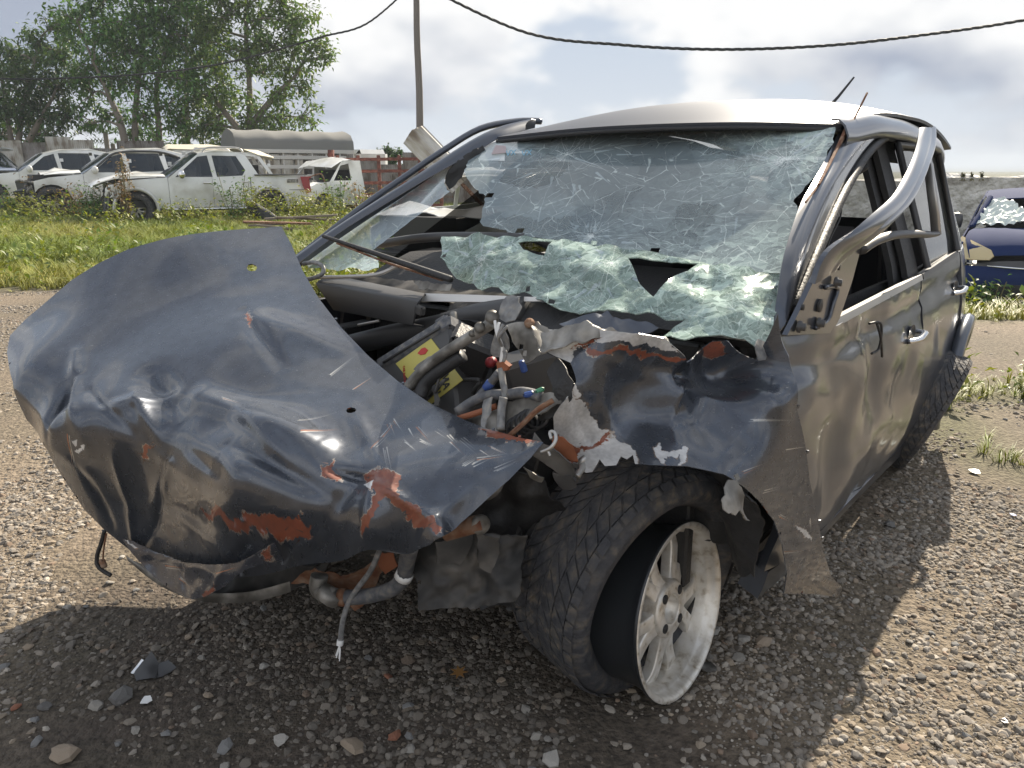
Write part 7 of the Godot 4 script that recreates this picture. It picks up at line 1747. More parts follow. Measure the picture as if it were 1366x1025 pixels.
		mirror(o, Vector3(sx * 0.96, 0.98, 0.62), M.trim)
	part("lower_grille", boxes([[Vector3(0, 0.28, 1.95), Vector3(0.9, 0.16, 0.06)]]).mesh(), M.black, o)
	part("bumper_edge", tube(curve([Vector3(-0.80, 0.55, 1.66), Vector3(-0.45, 0.545, 1.90), Vector3(0, 0.54, 1.97), Vector3(0.45, 0.545, 1.90)], 4), 0.012, 6).mesh(), M.chrome, o)
	part("broken_windscreen", scrap([Vector3(-0.70, 0.95, 0.86), Vector3(0.1, 1.0, 0.92), Vector3(0.70, 0.96, 0.84), Vector3(0.45, 1.10, 0.60), Vector3(0.1, 1.05, 0.75), Vector3(-0.22, 1.12, 0.48), Vector3(-0.35, 1.25, 0.12), Vector3(-0.60, 1.25, 0.12)], 0.05, 0.012, 0.006, 0.03).mesh(), M.crazed, o)
	part("screen_pillar", tube([Vector3(-0.74, 0.92, 0.86), Vector3(-0.60, 1.26, 0.12)], 0.035, 7).mesh(), bp, o)
	part("screen_pillar", tube([Vector3(0.74, 0.92, 0.86), Vector3(0.60, 1.26, 0.12)], 0.035, 7).mesh(), bp, o)
	part("seat", boxes([[Vector3(-0.35, 0.85, -0.2), Vector3(0.5, 0.8, 0.15)], [Vector3(0.35, 0.85, -0.2), Vector3(0.5, 0.8, 0.15)], [Vector3(0, 0.8, 0.65), Vector3(1.3, 0.2, 0.3)]]).mesh(), M.cloth, o)

func arc3(c: Vector3, r: float) -> PackedVector3Array:
	var p := PackedVector3Array()
	for k in 17:
		var a := lerpf(-0.1, PI + 0.1, k / 16.0)
		p.append(c + Vector3(0, sin(a), cos(a)) * r)
	return p

# ---------------------------------------------------------------- fences, wall, pole
func corrugated(w: float, h: float, pitch := 0.076, amp := 0.012) -> Geo:
	var n := int(w / pitch * 4)
	var rows := []
	for y in [0.0, h * 0.5, h]:
		var row := PackedVector3Array()
		for k in n + 1: row.append(Vector3(w * (float(k) / n - 0.5), y, amp * sin(TAU * w * k / n / pitch)))
		rows.append(row)
	rows.reverse()
	return skin(rows, 0.002)

func fences() -> void:
	rng.seed = 15
	M.zinc = std(Color(1, 1, 1), 0.7, 0.1)
	M.zinc.albedo_texture = noise_tex(61, 0.012, [[0.15, Color(0.47, 0.42, 0.36)], [0.45, Color(0.68, 0.66, 0.62)], [0.8, Color(0.78, 0.77, 0.75)]], 256)
	M.zinc.uv1_triplanar = true; M.zinc.uv1_scale = Vector3(0.8, 0.3, 0.8)
	M.zinc_dark = M.zinc.duplicate()
	M.zinc_dark.albedo_color = Color(0.72, 0.71, 0.72)
	M.redoxide = std(Color(1, 1, 1), 0.85)
	M.redoxide.albedo_texture = noise_tex(62, 0.02, [[0.2, Color(0.30, 0.16, 0.13)], [0.6, Color(0.45, 0.25, 0.21)], [0.85, Color(0.52, 0.36, 0.30)]], 256)
	M.redoxide.uv1_triplanar = true
	var f := thing("panel_fence", "patched fence of pale corrugated metal panels under the trees", "fence", Transform3D(Basis(Vector3.UP, 0.06), Vector3(-14.5, 0.2, -31.0)))
	var x := -9.0
	var kinds := []
	for k in 4: kinds.append(corrugated(0.92, [1.9, 2.1, 2.35, 2.05][k]).mesh())
	while x < 8.5:
		part("panel", kinds[rng.randi() % 4], M.zinc if rng.randf() < 0.75 else M.zinc_dark, f, Transform3D(Basis.from_euler(Vector3(0, 0, rng.randf_range(-0.02, 0.02))), Vector3(x, rng.randf_range(-0.15, 0.15), rng.randf_range(-0.04, 0.04))))
		x += 0.88
	for y in [0.5, 1.5]: part("rail", boxes([[Vector3(0, y, -0.06), Vector3(18.5, 0.08, 0.05)]]).mesh(), M.rust, f)
	f = thing("grey_fence", "weathered grey corrugated fence behind the rusty gate", "fence", Transform3D(Basis(Vector3.UP, -0.1), Vector3(-3.158, 1.32, -27.5) * Vector3(1, 0, 1) + Vector3(2.5, 0, 0)))
	x = -6.2
	while x < 9.0:
		part("panel", kinds[rng.randi() % 4], M.zinc_dark, f, Transform3D(Basis.from_euler(Vector3(0, 0, rng.randf_range(-0.02, 0.02))).scaled(Vector3(1, 0.80, 1)), Vector3(x, rng.randf_range(-0.1, 0.1), rng.randf_range(-0.04, 0.04))))
		x += 0.88
	for y in [0.4, 1.3]: part("rail", boxes([[Vector3(1.4, y, -0.06), Vector3(15.5, 0.08, 0.05)]]).mesh(), M.rust, f)
	f = thing("rusty_gate", "red-brown steel rail gate standing before the grey fence", "gate", Transform3D(Basis(Vector3.UP, -0.05), Vector3(-3.966, 1.32, -24) * Vector3(1, 0, 1)))
	for k in 6: part("upright", boxes([[Vector3(-1.25 + k * 0.62, 0.85, 0), Vector3(0.10, 1.75, 0.06)]]).mesh(), M.redoxide, f)
	for k in 5: part("rail", boxes([[Vector3(0.25, 0.25 + k * 0.34, 0.05), Vector3(3.3, 0.09, 0.03)]]).mesh(), M.redoxide, f, Transform3D(Basis(Vector3.BACK, rng.randf_range(-0.02, 0.02)), Vector3.ZERO))
	part("end_post", boxes([[Vector3(-1.42, 0.9, 0.05), Vector3(0.16, 1.95, 0.16)]]).mesh(), M.redoxide, f)
	f = thing("leaning_panel", "rust-stained metal panel tipped up behind the wreck's roof", "metal panel", Transform3D(Basis.from_euler(Vector3(-0.35, 0.25, 0.72)), Vector3(-1.187, 1.542, -12.4)))
	var rows := []
	for k in 9:
		var row := PackedVector3Array()
		for j in 25:
			var a := j / 12.0 - 1.0
			row.append(Vector3(a * 0.22, lerpf(0.50, -0.6, k / 8.0) - 0.05 * absf(a) * (1 if k == 0 else 0), 0.012 * sin(j * PI * 0.5) - 0.06 * a * a))
		rows.append(row)
	part("sheet", skin(rows, 0.003).mesh(), M.zinc, f)
	part("prop", boxes([[Vector3(0, -0.85, -0.05), Vector3(0.05, 1.6, 0.05)]]).mesh(), M.rust, f)
	# rough rendered wall on the right
	M.concrete = std(Color(1, 1, 1), 0.95)
	M.concrete.albedo_texture = noise_tex(63, 0.010, [[0.15, Color(0.55, 0.53, 0.50)], [0.45, Color(0.76, 0.75, 0.72)], [0.8, Color(0.88, 0.87, 0.85)]], 512, 6)
	M.concrete.uv1_triplanar = true; M.concrete.uv1_scale = Vector3(0.45, 0.45, 0.45)
	M.concrete.normal_enabled = true
	M.concrete.normal_texture = bump_tex(64, 0.03, 8.0)
	var wl := []
	for k in 5:
		var row := PackedVector3Array()
		for j in 61:
			var wx := lerpf(1.5, 24.0, j / 60.0)
			var top := 1.20 + 0.03 * noise_b.get_noise_1d(wx * 40) - (0.06 if wx < 6.9 and wx > 4 else 0.0)
			row.append(Vector3(wx, [top, top - 0.05, 0.7, 0.0, -0.8][k], -13.0 + (0.02 if k == 0 else 0.0) + 0.03 * noise_b.get_noise_2d(wx * 30, k * 30.0)))
		wl.append(row)
	var wall := part("boundary_wall", skin(wl, 0.14).mesh(), M.concrete, self)
	tag(wall, "stained rough concrete wall behind the dark blue hatchback", "wall")
	# pole and its cables
	M.pole = std(Color(0.17, 0.15, 0.14), 0.85)
	var base := Vector3(-2.824, 1.32, -25) * Vector3(1, 0, 1)
	var pole := thing("utility_pole", "slim dark utility pole holding two cables against the sky", "pole", Transform3D(Basis(), base))
	var pp := PackedVector3Array(); var pr := []
	for k in 13:
		pp.append(Vector3(0.012 * sin(k * 1.3), k * 0.60, 0)); pr.append(lerpf(0.125, 0.085, k / 12.0))
	part("shaft", tube(pp, pr, 12).mesh(), M.pole, pole)
	part("clamp", boxes([[Vector3(0, 6.62, 0), Vector3(0.26, 0.10, 0.26)], [Vector3(0.16, 6.66, 0.1), Vector3(0.12, 0.05, 0.05)]]).mesh(), M.trim, pole)
	M.wire = std(Color(0.02, 0.02, 0.022), 0.7)
	var top := base + Vector3(0, 6.62, 0)
	for c in [[PackedVector3Array([top, Vector3(0.375, 5.209, -24.7), Vector3(3.216, 4.819, -24.4), Vector3(6.018, 4.67, -24.2), Vector3(8.974, 4.742, -24), Vector3(11.635, 4.989, -23.8), Vector3(14.337, 5.345, -23.6), Vector3(17.285, 5.937, -23.4), Vector3(20.561, 6.891, -23.2)]), 0.030, "thick twisted black cable sagging from the pole to the right"], [PackedVector3Array([top, Vector3(-4.296, 5.502, -25), Vector3(-5.656, 5.132, -25), Vector3(-7.255, 4.718, -25), Vector3(-8.863, 4.362, -25), Vector3(-10.925, 4.11, -25), Vector3(-13.206, 3.983, -25), Vector3(-15.475, 3.962, -25), Vector3(-18.842, 4.11, -25)]), 0.020, "thin black cable running left from the pole past the trees"]]:
		var mid := along(curve(c[0], 12), 420)
		var g := Geo.new()
		for s in 3:
			var strand := PackedVector3Array()
			for k in mid.size():
				var a := k * 0.42 + TAU * s / 3
				strand.append(mid[k] + Vector3(0, cos(a), sin(a)) * c[1] * 0.8)
			g.join(tube(strand, c[1] * 0.75, 5))
		var o := part("cable", g.mesh(), M.wire, self)
		tag(o, c[2], "cable")

# ---------------------------------------------------------------- plants
func _leaf_geo(l: float) -> Geo:
	var g := Geo.new()
	var w := l * 0.55
	g.add(Vector3(0, 0, 0)); g.add(Vector3(-w * 0.5, w * 0.2, l * 0.45)); g.add(Vector3(0, 0, l * 0.5)); g.add(Vector3(w * 0.5, w * 0.2, l * 0.45)); g.add(Vector3(0, -w * 0.15, l))
	g.tri(0, 1, 2); g.tri(0, 2, 3); g.tri(1, 4, 2); g.tri(2, 4, 3)
	g.smooth()
	return g

func leaf_mesh(l: float, w: float, fold := 0.25) -> ArrayMesh:
	var g := Geo.new()
	g.add(Vector3(0, 0, 0)); g.add(Vector3(-w * 0.5, fold * w, l * 0.45)); g.add(Vector3(0, 0, l * 0.5)); g.add(Vector3(w * 0.5, fold * w, l * 0.45)); g.add(Vector3(0, -fold * w * 0.6, l))
	g.tri(0, 1, 2); g.tri(0, 2, 3); g.tri(1, 4, 2); g.tri(2, 4, 3)
	g.smooth()
	return g.mesh()

func leaf_mat(back := 0.5) -> StandardMaterial3D:
	var m := std(Color(1, 1, 1), 0.55)
	m.vertex_color_use_as_albedo = true
	m.backlight_enabled = true
	m.backlight = Color(back, back, back * 0.6)
	return m

func tree(called: String, label: String, base: Vector3, trunks: Array, clumps: Array, leaves: int, size: float, hue: Color, seed_: int) -> void:
	rng.seed = seed_
	var o := thing(called, label, "tree", Transform3D(Basis(), base), "trees behind the fence")
	var heads := []
	for t in trunks:
		var pts := PackedVector3Array(); var rr := []
		for k in t.size():
			pts.append(t[k] - base); rr.append(lerpf(0.17, 0.05, float(k) / maxi(t.size() - 1, 1)))
		pts = curve(pts, 4)
		var r2 := []
		for k in pts.size(): r2.append(lerpf(0.17, 0.05, float(k) / (pts.size() - 1)))
		part("trunk", tube(pts, r2, 8).mesh(), M.bark, o)
		heads.append(pts)
	var at := []; var tint := []
	var limbs := Geo.new()
	var total := 0.0
	for c in clumps: total += c[1] * c[1]
	for c in clumps:
		var ctr: Vector3 = c[0] - base
		var r: float = c[1]
		var best: PackedVector3Array = heads[0]
		var from := Vector3.ZERO; var bd := 1e9
		for h in heads:
			for p in h:
				var d: float = p.distance_to(ctr) + maxf(0, p.y - ctr.y) * 2.0
				if d < bd: bd = d; from = p
		limbs.join(tube(curve([from, from.lerp(ctr, 0.5) + Vector3(rng.randf_range(-0.2, 0.2), 0.15, rng.randf_range(-0.2, 0.2)), ctr], 4), [0.06, 0.055, 0.05, 0.045, 0.04, 0.035, 0.03, 0.02, 0.012], 5))
		var twigs := []
		for k in 9:
			var e := ctr + Vector3(rng.randfn(), rng.randfn() * 0.8, rng.randfn()).normalized() * r * rng.randf_range(0.5, 1.05)
			limbs.join(tube([ctr.lerp(from, 0.15), ctr.lerp(e, 0.6) + Vector3(0, 0.1, 0), e], [0.025, 0.015, 0.006], 4))
			twigs.append(e)
		var shade := rng.randf_range(0.72, 1.2)
		for k in int(leaves * r * r / total):
			var tw: Vector3 = twigs[rng.randi() % 9]
			var along_ := rng.randf()
			var p := ctr.lerp(tw, sqrt(along_)) + Vector3(rng.randfn(), rng.randfn(), rng.randfn()) * r * 0.17
			var b := Basis.from_euler(Vector3(rng.randf_range(-0.3, 1.2), rng.randf() * TAU, rng.randf_range(-0.6, 0.6))).scaled(Vector3.ONE * size * rng.randf_range(0.6, 1.3))
			at.append(Transform3D(b, p))
			var f := shade * rng.randf_range(0.65, 1.35)
			tint.append(Color(hue.r * f * rng.randf_range(0.85, 1.25), hue.g * f, hue.b * f))
	part("limbs", limbs.mesh(), M.bark, o)
	var mm := copies("crown", leaf_mesh(1.0, 0.42), M.leaf, o, at, tint)
	mm.set_meta("kind", "stuff")

func trees() -> void:
	M.bark = std(Color(0.20, 0.17, 0.14), 0.9)
	M.leaf = leaf_mat(0.8)
	var g1 := Color(0.075, 0.135, 0.050)
	tree("broadleaf_tree", "dark leafy tree at the left edge behind the pale fence", Vector3(-20.984, 1.32, -34) * Vector3(1, 0, 1),
		[[Vector3(-21.174, 0.209, -34), Vector3(-20.734, 2.411, -34), Vector3(-20.12, 4.188, -34), Vector3(-19.341, 5.913, -34)], [Vector3(-21.057, 0.89, -34), Vector3(-21.007, 3.009, -34), Vector3(-20.999, 4.479, -34)], [Vector3(-20.863, 1.656, -34), Vector3(-19.646, 2.989, -33.6), Vector3(-18.725, 4.146, -33.5)]],
		[[Vector3(-19.142, 6.196, -34), 1.3], [Vector3(-20.285, 5.75, -34.5), 1.3], [Vector3(-18.147, 5.859, -33.6), 1.2], [Vector3(-20.774, 5.057, -34), 1.4], [Vector3(-19.403, 4.661, -33.5), 1.5], [Vector3(-18.612, 4.711, -34), 1.3], [Vector3(-20.811, 3.601, -34), 1.3], [Vector3(-19.409, 3.601, -34), 1.3], [Vector3(-18.448, 3.365, -34), 1.0], [Vector3(-21.425, 2.771, -34), 1.0], [Vector3(-20.023, 2.711, -34), 1.0], [Vector3(-18.944, 2.591, -34), 1.0], [Vector3(-18.578, 6.868, -34), 0.9], [Vector3(-21.639, 4.188, -34), 1.5]], 9000, 0.24, g1, 101)
	tree("broadleaf_tree", "tall bright green multi-stemmed tree behind the white cars", Vector3(-14.789, 1.32, -32) * Vector3(1, 0, 1),
		[[Vector3(-14.984, 0.274, -32), Vector3(-14.895, 2.347, -32), Vector3(-14.618, 4.019, -32), Vector3(-14.143, 5.909, -32), Vector3(-13.91, 7.736, -32)], [Vector3(-14.516, 0.264, -32.3), Vector3(-14.043, 2.642, -32.3), Vector3(-13.956, 4.321, -32.3), Vector3(-13.349, 5.952, -32.3)], [Vector3(-15.084, 0.629, -31.8), Vector3(-15.16, 2.89, -31.6), Vector3(-15.473, 3.985, -31.6), Vector3(-15.837, 5.059, -31.6)]],
		[[Vector3(-13.877, 7.992, -32), 1.6], [Vector3(-15.64, 7.479, -32), 1.5], [Vector3(-16.566, 6.96, -32), 1.2], [Vector3(-12.953, 7.479, -32), 1.5], [Vector3(-14.647, 6.744, -31.5), 1.5], [Vector3(-13.631, 6.568, -32), 1.4], [Vector3(-15.819, 6.226, -32), 1.4], [Vector3(-12.663, 6.305, -32), 1.3], [Vector3(-14.38, 5.575, -31.5), 1.4], [Vector3(-16.105, 5.241, -32), 1.3], [Vector3(-13.659, 5.426, -32.4), 1.3], [Vector3(-15.458, 4.701, -32), 1.1], [Vector3(-12.703, 4.701, -32), 1.2], [Vector3(-14.322, 4.511, -32), 1.0], [Vector3(-16.407, 4.156, -32), 1.0], [Vector3(-13.396, 3.744, -32), 1.0], [Vector3(-15.636, 3.412, -32), 0.9], [Vector3(-14.344, 3.189, -32), 0.9], [Vector3(-13.06, 2.854, -32), 0.8], [Vector3(-16.569, 3.05, -32), 0.6], [Vector3(-15.259, 2.507, -32.5), 0.8], [Vector3(-14.225, 2.363, -32.5), 0.8]], 11500, 0.24, Color(0.105, 0.215, 0.055), 102)
	tree("broadleaf_tree", "broad olive green tree with one straight trunk nearest the pole", Vector3(-10.784, 1.32, -33) * Vector3(1, 0, 1),
		[[Vector3(-10.851, 0.242, -33), Vector3(-10.718, 2.379, -33), Vector3(-10.506, 4.386, -33), Vector3(-10.477, 6.325, -33), Vector3(-10.247, 8.201, -33)], [Vector3(-10.688, 2.379, -33), Vector3(-11.581, 3.534, -33), Vector3(-12.247, 4.386, -33)], [Vector3(-10.635, 2.96, -33), Vector3(-9.569, 4.103, -33), Vector3(-8.603, 4.947, -33)]],
		[[Vector3(-10.235, 8.332, -33), 1.7], [Vector3(-11.857, 8.069, -33), 1.5], [Vector3(-8.983, 7.671, -33), 1.4], [Vector3(-11.053, 7.048, -32.5), 1.5], [Vector3(-9.928, 6.867, -33), 1.4], [Vector3(-8.606, 6.867, -33), 1.2], [Vector3(-12.457, 6.661, -33.4), 1.4], [Vector3(-8.021, 5.997, -33), 1.0], [Vector3(-9.265, 5.997, -33), 1.2], [Vector3(-10.917, 5.832, -32.6), 1.3], [Vector3(-12.292, 5.364, -33), 1.3], [Vector3(-7.662, 5.612, -33), 0.7], [Vector3(-8.497, 5.169, -33), 1.0], [Vector3(-9.793, 5.002, -33), 1.1], [Vector3(-11.474, 4.611, -33), 1.2], [Vector3(-12.578, 4.103, -33), 1.1], [Vector3(-9.113, 4.16, -33), 1.0], [Vector3(-8.341, 4.442, -33), 0.7], [Vector3(-10.502, 3.763, -33), 1.0], [Vector3(-11.898, 3.391, -33), 1.1], [Vector3(-9.336, 3.248, -33), 1.0], [Vector3(-8.271, 3.305, -33), 0.8], [Vector3(-10.732, 2.902, -33), 0.9], [Vector3(-12.793, 2.96, -33), 0.9], [Vector3(-11.678, 2.554, -33), 0.8], [Vector3(-9.844, 2.612, -33), 0.8]], 12500, 0.24, Color(0.125, 0.205, 0.055), 103)
	tree("broadleaf_tree", "dense tree crown seen in the gap between the two tallest trees", Vector3(-15.363, 1.32, -38) * Vector3(1, 0, 1),
		[[Vector3(-15.431, 0.078, -38), Vector3(-15.188, 2.875, -38), Vector3(-14.927, 5.817, -38), Vector3(-14.611, 8.018, -38)]],
		[[Vector3(-14.576, 8.326, -38), 1.6], [Vector3(-15.364, 6.769, -38), 1.5], [Vector3(-13.9, 6.769, -38), 1.5], [Vector3(-14.93, 5.174, -38), 1.4], [Vector3(-13.79, 4.525, -38), 1.3], [Vector3(-14.469, 3.042, -38), 1.2]], 2600, 0.28, Color(0.06, 0.11, 0.04), 104)
	tree("round_bush", "small round bush top showing above the grey fence", Vector3(-4.718, 1.32, -31) * Vector3(1, 0, 1),
		[[Vector3(-4.752, 0.505, -31), Vector3(-4.688, 1.348, -31)]], [[Vector3(-4.925, 1.875, -31), 0.35], [Vector3(-4.632, 1.985, -31), 0.40], [Vector3(-4.321, 1.847, -31), 0.35], [Vector3(-4.588, 1.654, -31), 0.5], [Vector3(-5.05, 1.654, -31), 0.4]], 1800, 0.16, Color(0.05, 0.10, 0.03), 105)
	# palms peeping over the fence
	for q in [[Vector3(-21.712, 2.655, -44), 1.2], [Vector3(-25.054, 2.634, -46), 1.0], [Vector3(-21.031, 3.186, -42), 1.0]]:
		var o := thing("palm", "feathery palm crown peeping over the fence among the tree trunks", "palm", Transform3D(Basis(), q[0] * Vector3(1, 0, 1)), "palms beyond the fence")
		var h: float = q[0].y
		part("stem", tube([Vector3.ZERO, Vector3(0, h, 0)], [0.15, 0.12], 8).mesh(), M.bark, o)
		for k in 11:
			var a := TAU * k / 11.0 + rng.randf()
			var g := Geo.new()
			for j in 12:
				var t := j / 11.0
				var c := Vector3(cos(a) * t * 1.7, h + 0.9 * t - 1.3 * t * t, sin(a) * t * 1.7) * Vector3(q[1], 1, q[1])
				for s in [-1, 1]:
					var side: Vector3 = Vector3(-sin(a), -0.5, cos(a)) * 0.42 * s * sin(PI * (0.15 + 0.8 * t))
					var b := g.v.size()
					g.add(c); g.add(c + side + Vector3(cos(a), 0, sin(a)) * 0.1); g.add(c + Vector3(cos(a), 0, sin(a)) * 0.06)
					g.tri(b, b + 1, b + 2)
			g.smooth()
			part("frond", g.mesh(), M.frond, o)

func blade_tuft(n: int, h: float, spread: float, seed_: int) -> ArrayMesh:
	var r := RandomNumberGenerator.new(); r.seed = seed_
	var g := Geo.new()
	for k in n:
		var a := r.randf() * TAU
		var d := Vector3(cos(a), 0, sin(a))
		var s := Vector3(-sin(a), 0, cos(a)) * r.randf_range(0.0035, 0.007)
		var o := d * r.randf() * spread * 0.4
		var hh := h * r.randf_range(0.5, 1.1)
		var lean := r.randf_range(0.15, 0.75) * hh
		var b := g.v.size()
		g.add(o - s); g.add(o + s)
		g.add(o + d * lean * 0.35 + Vector3.UP * hh * 0.6 - s * 0.8); g.add(o + d * lean * 0.35 + Vector3.UP * hh * 0.6 + s * 0.8)
		g.add(o + d * lean + Vector3.UP * hh * 0.92)
		g.tri(b, b + 2, b + 1); g.tri(b + 1, b + 2, b + 3); g.tri(b + 2, b + 4, b + 3)
	g.smooth()
	for k in g.n.size(): g.n[k] = (g.n[k] * 0.5 + Vector3.UP * 0.7).normalized()
	return g.mesh()

func bush(at: Vector3, h: float, w: float, hue: Color, label: String, seed_: int, called := "weed_bush") -> void:
	rng.seed = seed_
	var o := thing(called, label, "weed", Transform3D(Basis(), at), "weeds along the parked vehicles")
	var stems := Geo.new()
	var xf := []; var tint := []
	for k in 9:
		var a := rng.randf() * TAU
		var tip := Vector3(cos(a) * w * 0.5 * rng.randf(), h * rng.randf_range(0.6, 1.0), sin(a) * w * 0.5 * rng.randf())
		stems.join(tube(curve([Vector3(cos(a), 0, sin(a)) * 0.04, tip * Vector3(0.6, 0.5, 0.6), tip], 3), 0.006, 4))
		for j in 34:
			var t := rng.randf_range(0.15, 1.05)
			var p := tip * Vector3(t, t, t) + Vector3(rng.randfn(), rng.randfn() * 0.6, rng.randfn()) * w * 0.11
			p.y = maxf(p.y, 0.03)
			xf.append(Transform3D(Basis.from_euler(Vector3(rng.randf_range(-0.6, 0.8), rng.randf() * TAU, rng.randf_range(-0.5, 0.5))).scaled(Vector3.ONE * rng.randf_range(0.05, 0.13) * clampf(h * 1.6, 0.2, 1.0)), p))
			var f := rng.randf_range(0.6, 1.4)
			tint.append(Color(hue.r * f * rng.randf_range(0.85, 1.2), hue.g * f, hue.b * f))
	part("stems", stems.mesh(), M.stem, o)
	copies("leaves", M.leafshape, M.leaf, o, xf, tint).set_meta("kind", "stuff")

func weeds() -> void:
	M.stem = std(Color(0.16, 0.14, 0.06), 0.8)
	M.leafshape = leaf_mesh(1.0, 0.5)
	M.grass = leaf_mat(0.6)
	var kinds := [blade_tuft(14, 0.22, 0.16, 1), blade_tuft(18, 0.34, 0.2, 2), blade_tuft(10, 0.13, 0.14, 3)]
	var at := [[], [], []]; var tint := [[], [], []]
	rng.seed = 88
	var tries := 0
	while tries < 150000:
		tries += 1
		var d := 2.0 + 30.0 * pow(rng.randf(), 0.75)
		var an := rng.randf_range(-0.72, 0.72)
		var p := Vector3(tan(an) * d, 0, -d)
		var gr := grassy(p.x, p.z)
		if rng.randf() > gr * gr * 1.05 + (0.012 if p.x > 1.4 else 0.004): continue
		var inwreck := wreck_at.affine_inverse() * p
		if absf(inwreck.x) < 0.95 and inwreck.z < 2.0 and inwreck.z > -2.0 and rng.randf() < 0.97: continue
		p.y = ground_y(p.x, p.z) - 0.01
		var far := p.z < -11.0
		var j := 2 if gr < 0.5 else (1 if (far or rng.randf() < 0.25) else 0)
		var s := rng.randf_range(0.5, 1.2) * (0.78 if far else 0.7)
		if gr < 0.2: s *= 0.5
		if p.x > 1.5 and p.z > -7.0: s *= 0.55
		at[j].append(Transform3D(Basis.from_euler(Vector3(0, rng.randf() * TAU, 0)).scaled(Vector3(s * 1.3, s, s * 1.3)), p))
		var dry := clampf(0.35 + 0.9 * noise_a.get_noise_2d(p.x * 10 + 40, p.z * 10) + rng.randf_range(-0.25, 0.25), 0, 1)
		var c := Color(0.150, 0.200, 0.028).lerp(Color(0.36, 0.31, 0.09), dry * 0.75) * rng.randf_range(0.7, 1.3)
		tint[j].append(c)
	for j in 3:
		var o := copies("grass", kinds[j], M.grass, self, at[j], tint[j])
		tag(o, "rough yellow-green grass growing over the lot", "grass", "", "stuff")
	# leafy ground cover at the ragged edge of the grass
	var herb := Geo.new()
	for k in 18:
		var a := rng.randf() * TAU
		var r0 := rng.randf() * 0.10
		herb.join(_leaf_geo(rng.randf_range(0.035, 0.075)), Transform3D(Basis.from_euler(Vector3(rng.randf_range(-0.9, 0.2), a, rng.randf_range(-0.4, 0.4))), Vector3(sin(a) * r0, rng.randf_range(0.01, 0.16), cos(a) * r0)))
	var hx := []; var ht := []
	for k in 60000:
		var d := 3.5 + 18.0 * rng.randf()
		var p := Vector3(tan(rng.randf_range(-0.72, 0.72)) * d, 0, -d)
		var gr := grassy(p.x, p.z)
		var lush := noise_b.get_noise_2d(p.x * 30 + 7, p.z * 30)
		if gr < 0.25 or rng.randf() > (0.03 + 0.14 * smoothstep(0.05, 0.4, lush)) * gr: continue
		var iw := wreck_at.affine_inverse() * p
		if absf(iw.x) < 1.0 and absf(iw.z) < 2.1: continue
		p.y = ground_y(p.x, p.z)
		var sc := rng.randf_range(0.6, 1.7)
		hx.append(Transform3D(Basis.from_euler(Vector3(0, rng.randf() * TAU, 0)).scaled(Vector3(sc, sc * rng.randf_range(0.7, 1.5), sc)), p))
		ht.append(Color(0.115, 0.20, 0.035).lerp(Color(0.24, 0.25, 0.04), rng.randf()) * rng.randf_range(0.6, 1.25))
	tag(copies("ground_cover", herb.mesh(), M.leaf, self, hx, ht), "low leafy weeds mixed through the grass", "ground cover", "", "stuff")
	var y := Color(0.20, 0.23, 0.035); var gn := Color(0.10, 0.19, 0.045); var br := Color(0.20, 0.13, 0.06)
	var list := [[-12.07, -19.5, 0.7, 1.0, y], [-11.17, -19.2, 0.6, 1.0, y], [-12.02, -20.5, 0.9, 0.9, br], [-11.07, -20.0, 0.8, 0.9, br], [-9.99, -19.0, 0.8, 1.1, gn], [-9.93, -18.4, 0.6, 1.0, gn], [-9.26, -18.6, 1.0, 0.6, br], [-8.90, -18.3, 1.35, 0.45, br], [-8.72, -17.2, 0.5, 1.0, y], [-10.77, -17.8, 0.5, 1.1, y], [-7.70, -18.0, 0.5, 1.2, y], [-7.23, -18.4, 0.5, 1.0, y], [-6.51, -18.6, 1.05, 0.8, gn], [-6.06, -18.4, 0.8, 0.8, y], [-6.03, -19.4, 0.8, 1.0, y], [-5.18, -18.0, 0.6, 1.2, y], [-5.16, -19.0, 0.6, 1.1, y], [-4.81, -19.6, 0.7, 1.2, y], [-4.27, -19.4, 0.95, 0.7, gn], [-4.08, -18.0, 0.6, 1.1, y], [-3.62, -18.2, 0.6, 1.0, y], [-3.79, -20.0, 0.8, 0.9, br], [-3.34, -19.0, 0.6, 0.9, br], [-4.23, -16.6, 0.45, 1.2, y], [-3.41, -16.0, 0.4, 1.1, y], [-13.24, -21.0, 0.7, 0.9, gn]]
	for k in list.size():
		var q: Array = list[k]
		var p := Vector3(q[0], 0.0, q[1])
		p.y = ground_y(p.x, p.z)
		var colour := "yellow-green" if q[4] == y else ("fresh green" if q[4] == gn else "brown seedy")
		var by := "below the blue-grey bonnet at the far left"
		for b in [[-11.9, "before the opened black engine"], [-10.4, "under the ripped nose of the opened white car"], [-8.9, "at the pickup's torn front corner"], [-7.3, "before the pickup's front wheel"], [-6.0, "beside the pickup's rear door"], [-5.2, "by the pickup's rear wheel"], [-4.4, "before the smashed truck cab"], [-3.6, "in front of the rusty gate post"], [-2.0, "in front of the gate, nearest the wreck"]]:
			if p.x > b[0] - 1.0: by = b[1]
		bush(p, q[2] * 1.25, q[3] * 1.15, q[4], "%s %s weed clump %s" % ["tall" if q[2] > 0.75 else "low", colour, by], 300 + k)
	for q in [[5.35, -8.6, 0.55, 0.4, gn], [4.95, -8.3, 0.35, 0.5, y], [5.75, -8.5, 0.4, 0.5, y], [6.2, -8.6, 0.5, 0.5, gn]]:
		bush(Vector3(q[0], ground_y(q[0], q[1]), q[1]), q[2], q[3], q[4], "tall weeds in front of the dark blue hatchback", 400 + int(q[0] * 10))
	# little plants on the wall
	for q in [Vector3(7.322, 1.144, -13), Vector3(7.468, 1.144, -13), Vector3(7.627, 1.144, -13)]:
		bush(q, 0.14, 0.07, Color(0.04, 0.06, 0.03), "small dark plant growing on top of the concrete wall", 500 + int(q.x * 50), "wall_plant")

